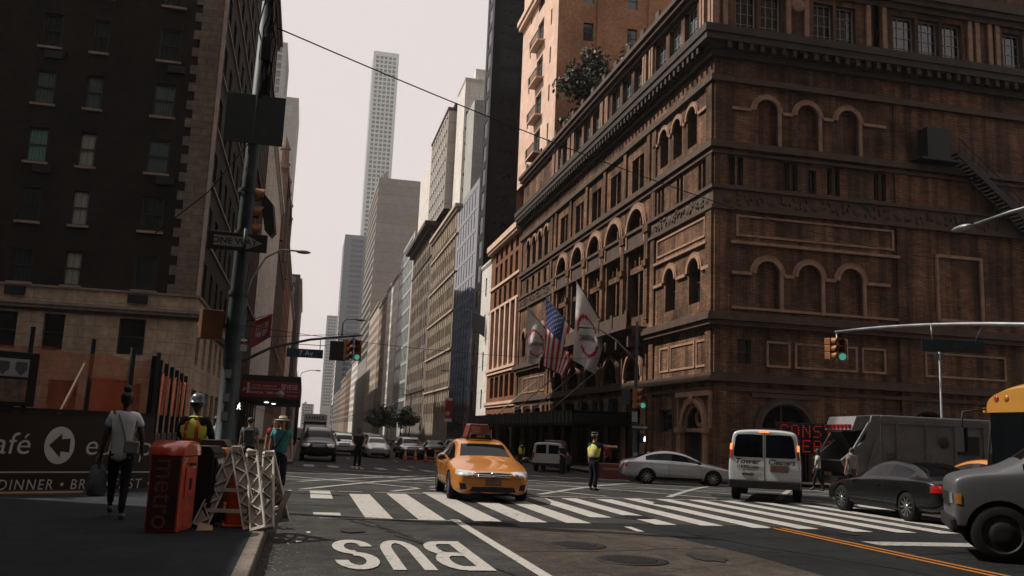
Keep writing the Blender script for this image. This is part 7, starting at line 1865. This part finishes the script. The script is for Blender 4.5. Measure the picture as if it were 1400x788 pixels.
    if hat == 'helmet':
        mb = MB(); mb.lathe([(.145*k, -.01*k), (.118*k, .0), (.115*k, .05*k), (.085*k, .11*k), (.04*k, .135*k), (0, .14*k)], hd((0, .005, 1.69)), 18); hm = mb.build('hard_hat', mat('helmet_blue', (.06, .075, .10), .35, var=.7, scale=14), rt)
        mb = MB(); mb.box(-.03*k, .03*k, hd((0, -.115, 0))[1]-.006, hd((0, -.115, 0))[1], 1.71*k, 1.77*k); mb.build('helmet_sticker', 'letter_white', hm)
    if hat == 'straw':
        mb = MB(); mb.lathe([(.175*k, -.02*k), (.17*k, -.005*k), (.105*k, .0), (.095*k, .07*k), (.06*k, .085*k), (0, .075*k)], hd((0, .01, 1.70)), 20); mb.build('straw_hat', mat('straw', (.40, .34, .24), .8, var=.2, scale=30), rt)
        mb = MB(); mb.lathe([(.107*k, .0), (.102*k, .028*k)], hd((0, .01, 1.70)), 20); mb.build('hat_band', 'rubber', rt)
    if hat == 'baseball': mb = MB(); mb.lathe([(.098*k, -.02*k), (.1*k, .03*k), (.06*k, .075*k), (0, .085*k)], hd((0, .005, 1.70)), 14); mb.bar(hd((0, .09, 1.70)), hd((0, .17, 1.69)), .13*k, .012*k); mb.build('cap', 'rubber', rt)
    if vest:
        vy = mat('vest_lime', (.62, .62, .06), .6, var=.15, scale=6) if vest != 'navy' else mat('vest_navy', (.01, .011, .016), .6, spec=.1)
        nodes = [((0, 0, .96), (.20, .155)), ((0, 0, 1.10), (.20, .152)), ((0, 0, 1.28), (.215, .162)), ((0, 0, 1.43), (.165, .115)), ((0, 0, 1.475), (.10, .08))]; ed = [(0, 1), (1, 2), (2, 3), (3, 4)]
        for s in (-1, 1): nodes.append(((s*.19, 0, 1.40), .098)); ed.append((2, len(nodes)-1))
        vo = shell('safety_vest', nodes, ed, vy)
        if vest in ('worker', 'police'):
            oc = mat('vest_orange', (.50, .07, .02), .6) if vest == 'worker' else mat('vest_silver', (.42, .42, .38), .4)
            em = vo.data; bv = BVHTree.FromPolygons([v_.co for v_ in em.vertices], [p.vertices for p in em.polygons])
            for (p0, p1) in [((-.09, 1.42), (-.09, 1.10)), ((.09, 1.42), (.09, 1.10)), ((-.15, 1.10), (.15, 1.10))]:
                for sgn in (-1, 1):
                    row = [[], []]
                    for i in range(9):
                        u = p0[0]+(p1[0]-p0[0])*i/8; z = p0[1]+(p1[1]-p0[1])*i/8
                        for r_, off in ((0, -.03), (1, .03)):
                            uu, zz = (u+off, z) if p0[0] == p1[0] else (u, z+off)
                            hit = bv.ray_cast(Vector((uu*k, sgn*2, zz*k)), Vector((0, -sgn, 0)))
                            pt = hit[0]+Vector((0, sgn*.006, 0)) if hit[0] is not None else None
                            row[r_].append(pt)
                    ok = [i for i in range(9) if row[0][i] is not None and row[1][i] is not None]
                    if len(ok) > 1: mb = MB(); mb.grid([[row[0][i] for i in ok], [row[1][i] for i in ok]]); mb.build('reflective_strip', oc, vo)
    if bag == 'shoulder':
        gm = mat('bag_grey', (.16, .155, .15), .6, var=.3, scale=9); b = MB(); b.prism([Q((.04, -.17, .90)), Q((.24, -.16, .88)), Q((.245, -.15, 1.06)), Q((.05, -.16, 1.08))], (0, -.09*k, 0)); bo = b.build('shoulder_bag', gm, rt, bevel=.025)
        MB().tube([Q((.06, -.2, 1.05)), Q((.0, -.145, 1.25)), Q((-.07, -.10, 1.42)), Q((-.075, 0, 1.475)), Q((-.02, .13, 1.30)), Q((.14, .12, 1.10)), Q((.2, -.1, 1.05))], .011*k, 6).build('strap', gm, bo)
    if bag == 'backpack': b = MB(); b.box(-.15*k, .15*k, -.30*k, -.11*k, 1.02*k, 1.42*k); b.build('backpack', mat('pack_dark', (.03, .032, .036), .7), rt, bevel=.05)
    if bag == 'strap': MB().tube([Q((-.12, .04, 1.46)), Q((-.05, .135, 1.36)), Q((.08, .142, 1.14)), Q((.16, .06, 1.0)), Q((.1, -.13, 1.15)), Q((-.1, -.12, 1.4)), Q((-.12, .04, 1.46))], .018*k, 6).build('strap', 'rubber', rt)
    return rt, pts, k
def G_(x, y, o=0): return (x, y, g(x, y)+o)
wt = mat('tee_grey', (.55, .60, .64), .8, var=.12, scale=6, bump=.3); bk = mat('cloth_black', (.012, .012, .014), .8, var=.2, scale=5, spec=.1); nv = mat('cloth_navy', (.010, .012, .018), .8, var=.2, spec=.1); dn = mat('denim_dark', (.014, .02, .03), .8, var=.3, scale=8, spec=.1)
teal = mat('tee_teal', (.055, .19, .21), .8, var=.15, scale=6, bump=.3, spec=.1); lb = mat('shirt_blue', (.30, .38, .43), .8, var=.15, scale=6, spec=.1); rd = mat('shirt_red', (.28, .025, .025), .8, spec=.1); pl_ = mat('shirt_plaid', (.10, .11, .13), .8, var=.8, scale=30, spec=.1); wh_ = mat('shirt_white', (.42, .42, .40), .8, var=.15, spec=.1); gy = mat('shirt_grey', (.19, .19, .18), .8, var=.2, spec=.1)
w, pts, k = person('woman in a pale grey T-shirt walking away with a shoulder bag', (-2.62, 14.6, .15), 4, 1.86, wt, bk, 'dark_skin', hairlen='bun', walk=.75, wl=(-.27, .02, .82), wr=(.26, .06, .92), bag='shoulder', shoes=mat('trainer_grey', (.12, .12, .12), .6), fem=True, long_top=.16)
lw = pts['L'][2]; bx = root('carrier_bag', (-2.62-.27*k-.03, 14.6+.08, .15+.30), R(8), 'grey plastic carrier bag hanging from the hand of the woman in the pale T-shirt', 'carrier bag')
mb = MB(); P = []
for i, (z, rx, ry) in enumerate([(0, .10, .05), (.03, .125, .075), (.18, .13, .08), (.36, .115, .06), (.42, .09, .03), (.47, .055, .02)]): P.append([(rx*math.cos(a)*(1+.06*math.sin(5*a+i)), ry*math.sin(a)*(1+.1*math.sin(4*a+i*2)), z) for a in [2*math.pi*j/20 for j in range(21)]])
mb.grid(P); mb.poly(P[0]); mb.build('bag', mat('bag_plastic', (.10, .125, .15), .4, var=.4, scale=9, bump=.3), bx)
for s_ in (-1, 1): MB().tube([(s_*.04, 0, .45), (s_*.035, 0, .56), (.01, 0, .64), (0, .0, .66)], .012, 6).build('handle', mat('bag_handle', (.3, .31, .3), .5), bx)
person('construction worker in a blue hard hat and lime vest behind the red newspaper box', (-1.72, 15.6, .15), -20, 1.84, mat('sleeve_dark', (.02, .018, .018), .8, spec=.1), nv, 'dark_skin', hat='helmet', vest='worker', sleeves='long', wr=(.22, .22, 1.05), wl=(-.22, .22, 1.05))
person('man in a teal T-shirt and straw hat walking towards the camera', (-.50, 23.0, 0), 182, 1.80, teal, dn, 'skin_tone', hat='straw', walk=.45, bag='strap', shoes=mat('shoe_white', (.35, .35, .33), .6))
person('person in a dark checked shirt carrying a backpack away from the camera', (-1.55, 28.2, 0), 0, 1.80, pl_, bk, 'skin_tone', walk=.4, bag='backpack')
person('person in a red shirt walking behind the man with the straw hat', (-.92, 31.5, g(-.9, 31.5)), 178, 1.84, rd, nv, 'skin_tone', walk=-.4)
person('person in a light blue shirt half hidden by the corner pole', (-2.25, 25.4, 0), -30, 1.78, lb, bk, 'skin_tone', walk=.3, sleeves='long', wr=(.28, .12, 1.0))
person('person in black beside the corner pole facing the camera', (-2.75, 33.0, g(-2.7, 33)), 170, 1.80, bk, bk, 'skin_tone', walk=.2)
person('officer in dark uniform standing in the road beyond the crossing', G_(2.6, 43.6), 185, 1.84, nv, nv, 'skin_tone', hat='cap', sleeves='short', wr=(.2, .18, 1.08), wl=(-.2, .18, 1.08), vest='navy')
person('police officer in a lime vest pointing to the right in the crossing', G_(8.95, 27.3), -62, 1.76, nv, nv, 'skin_tone', hat='cap', vest='police', wr=(.30, .60, 1.36), wl=(-.24, .05, .86))
person('officer in dark uniform in front of the parked white van', G_(13.8, 47.5), 200, 1.84, nv, nv, 'skin_tone', hat='cap', wr=(.16, .2, 1.1), wl=(-.16, .2, 1.1))
person('person in a yellow-green vest standing left of the parked white van', G_(12.1, 50.0), 100, 1.86, nv, nv, 'dark_skin', vest='lime', hat='baseball')
person('pedestrian in a white top crossing behind the delivery van', G_(20.25, 33.0), 60, 1.68, wh_, bk, 'dark_skin', walk=.7, fem=True, hairlen='long')
person('man in a grey shirt standing with his back to us behind the garbage truck', G_(20.6, 31.2), 10, 1.72, gy, mat('khaki_dark', (.05, .05, .045), .8, spec=.1), 'skin_tone', walk=.2)
for i, (x, y, r_, t_, lab) in enumerate([(-3.4, 62, 180, gy, 'person in grey under the front of the left canopy'), (-2.2, 70, 10, bk, 'person in black walking towards the left canopy'), (-1.3, 55, 175, wh_, 'person in a white top on the far left pavement'), (-4.4, 52, 30, bk, 'person in black close to the wall on the far left pavement'), (19.6, 57, 190, rd, 'person in red on the pavement by the marquee columns'), (20.4, 74, 0, wh_, 'person in a white shirt under the marquee'), (21.3, 52, 160, gy, 'person in grey near the corner portal of the concert hall')]):
    person(lab, G_(x, y, .15), r_, 1.74+.03*(i % 3), t_, nv, ['skin_tone', 'dark_skin'][i % 2], walk=.4*(1 if i % 2 else -1))
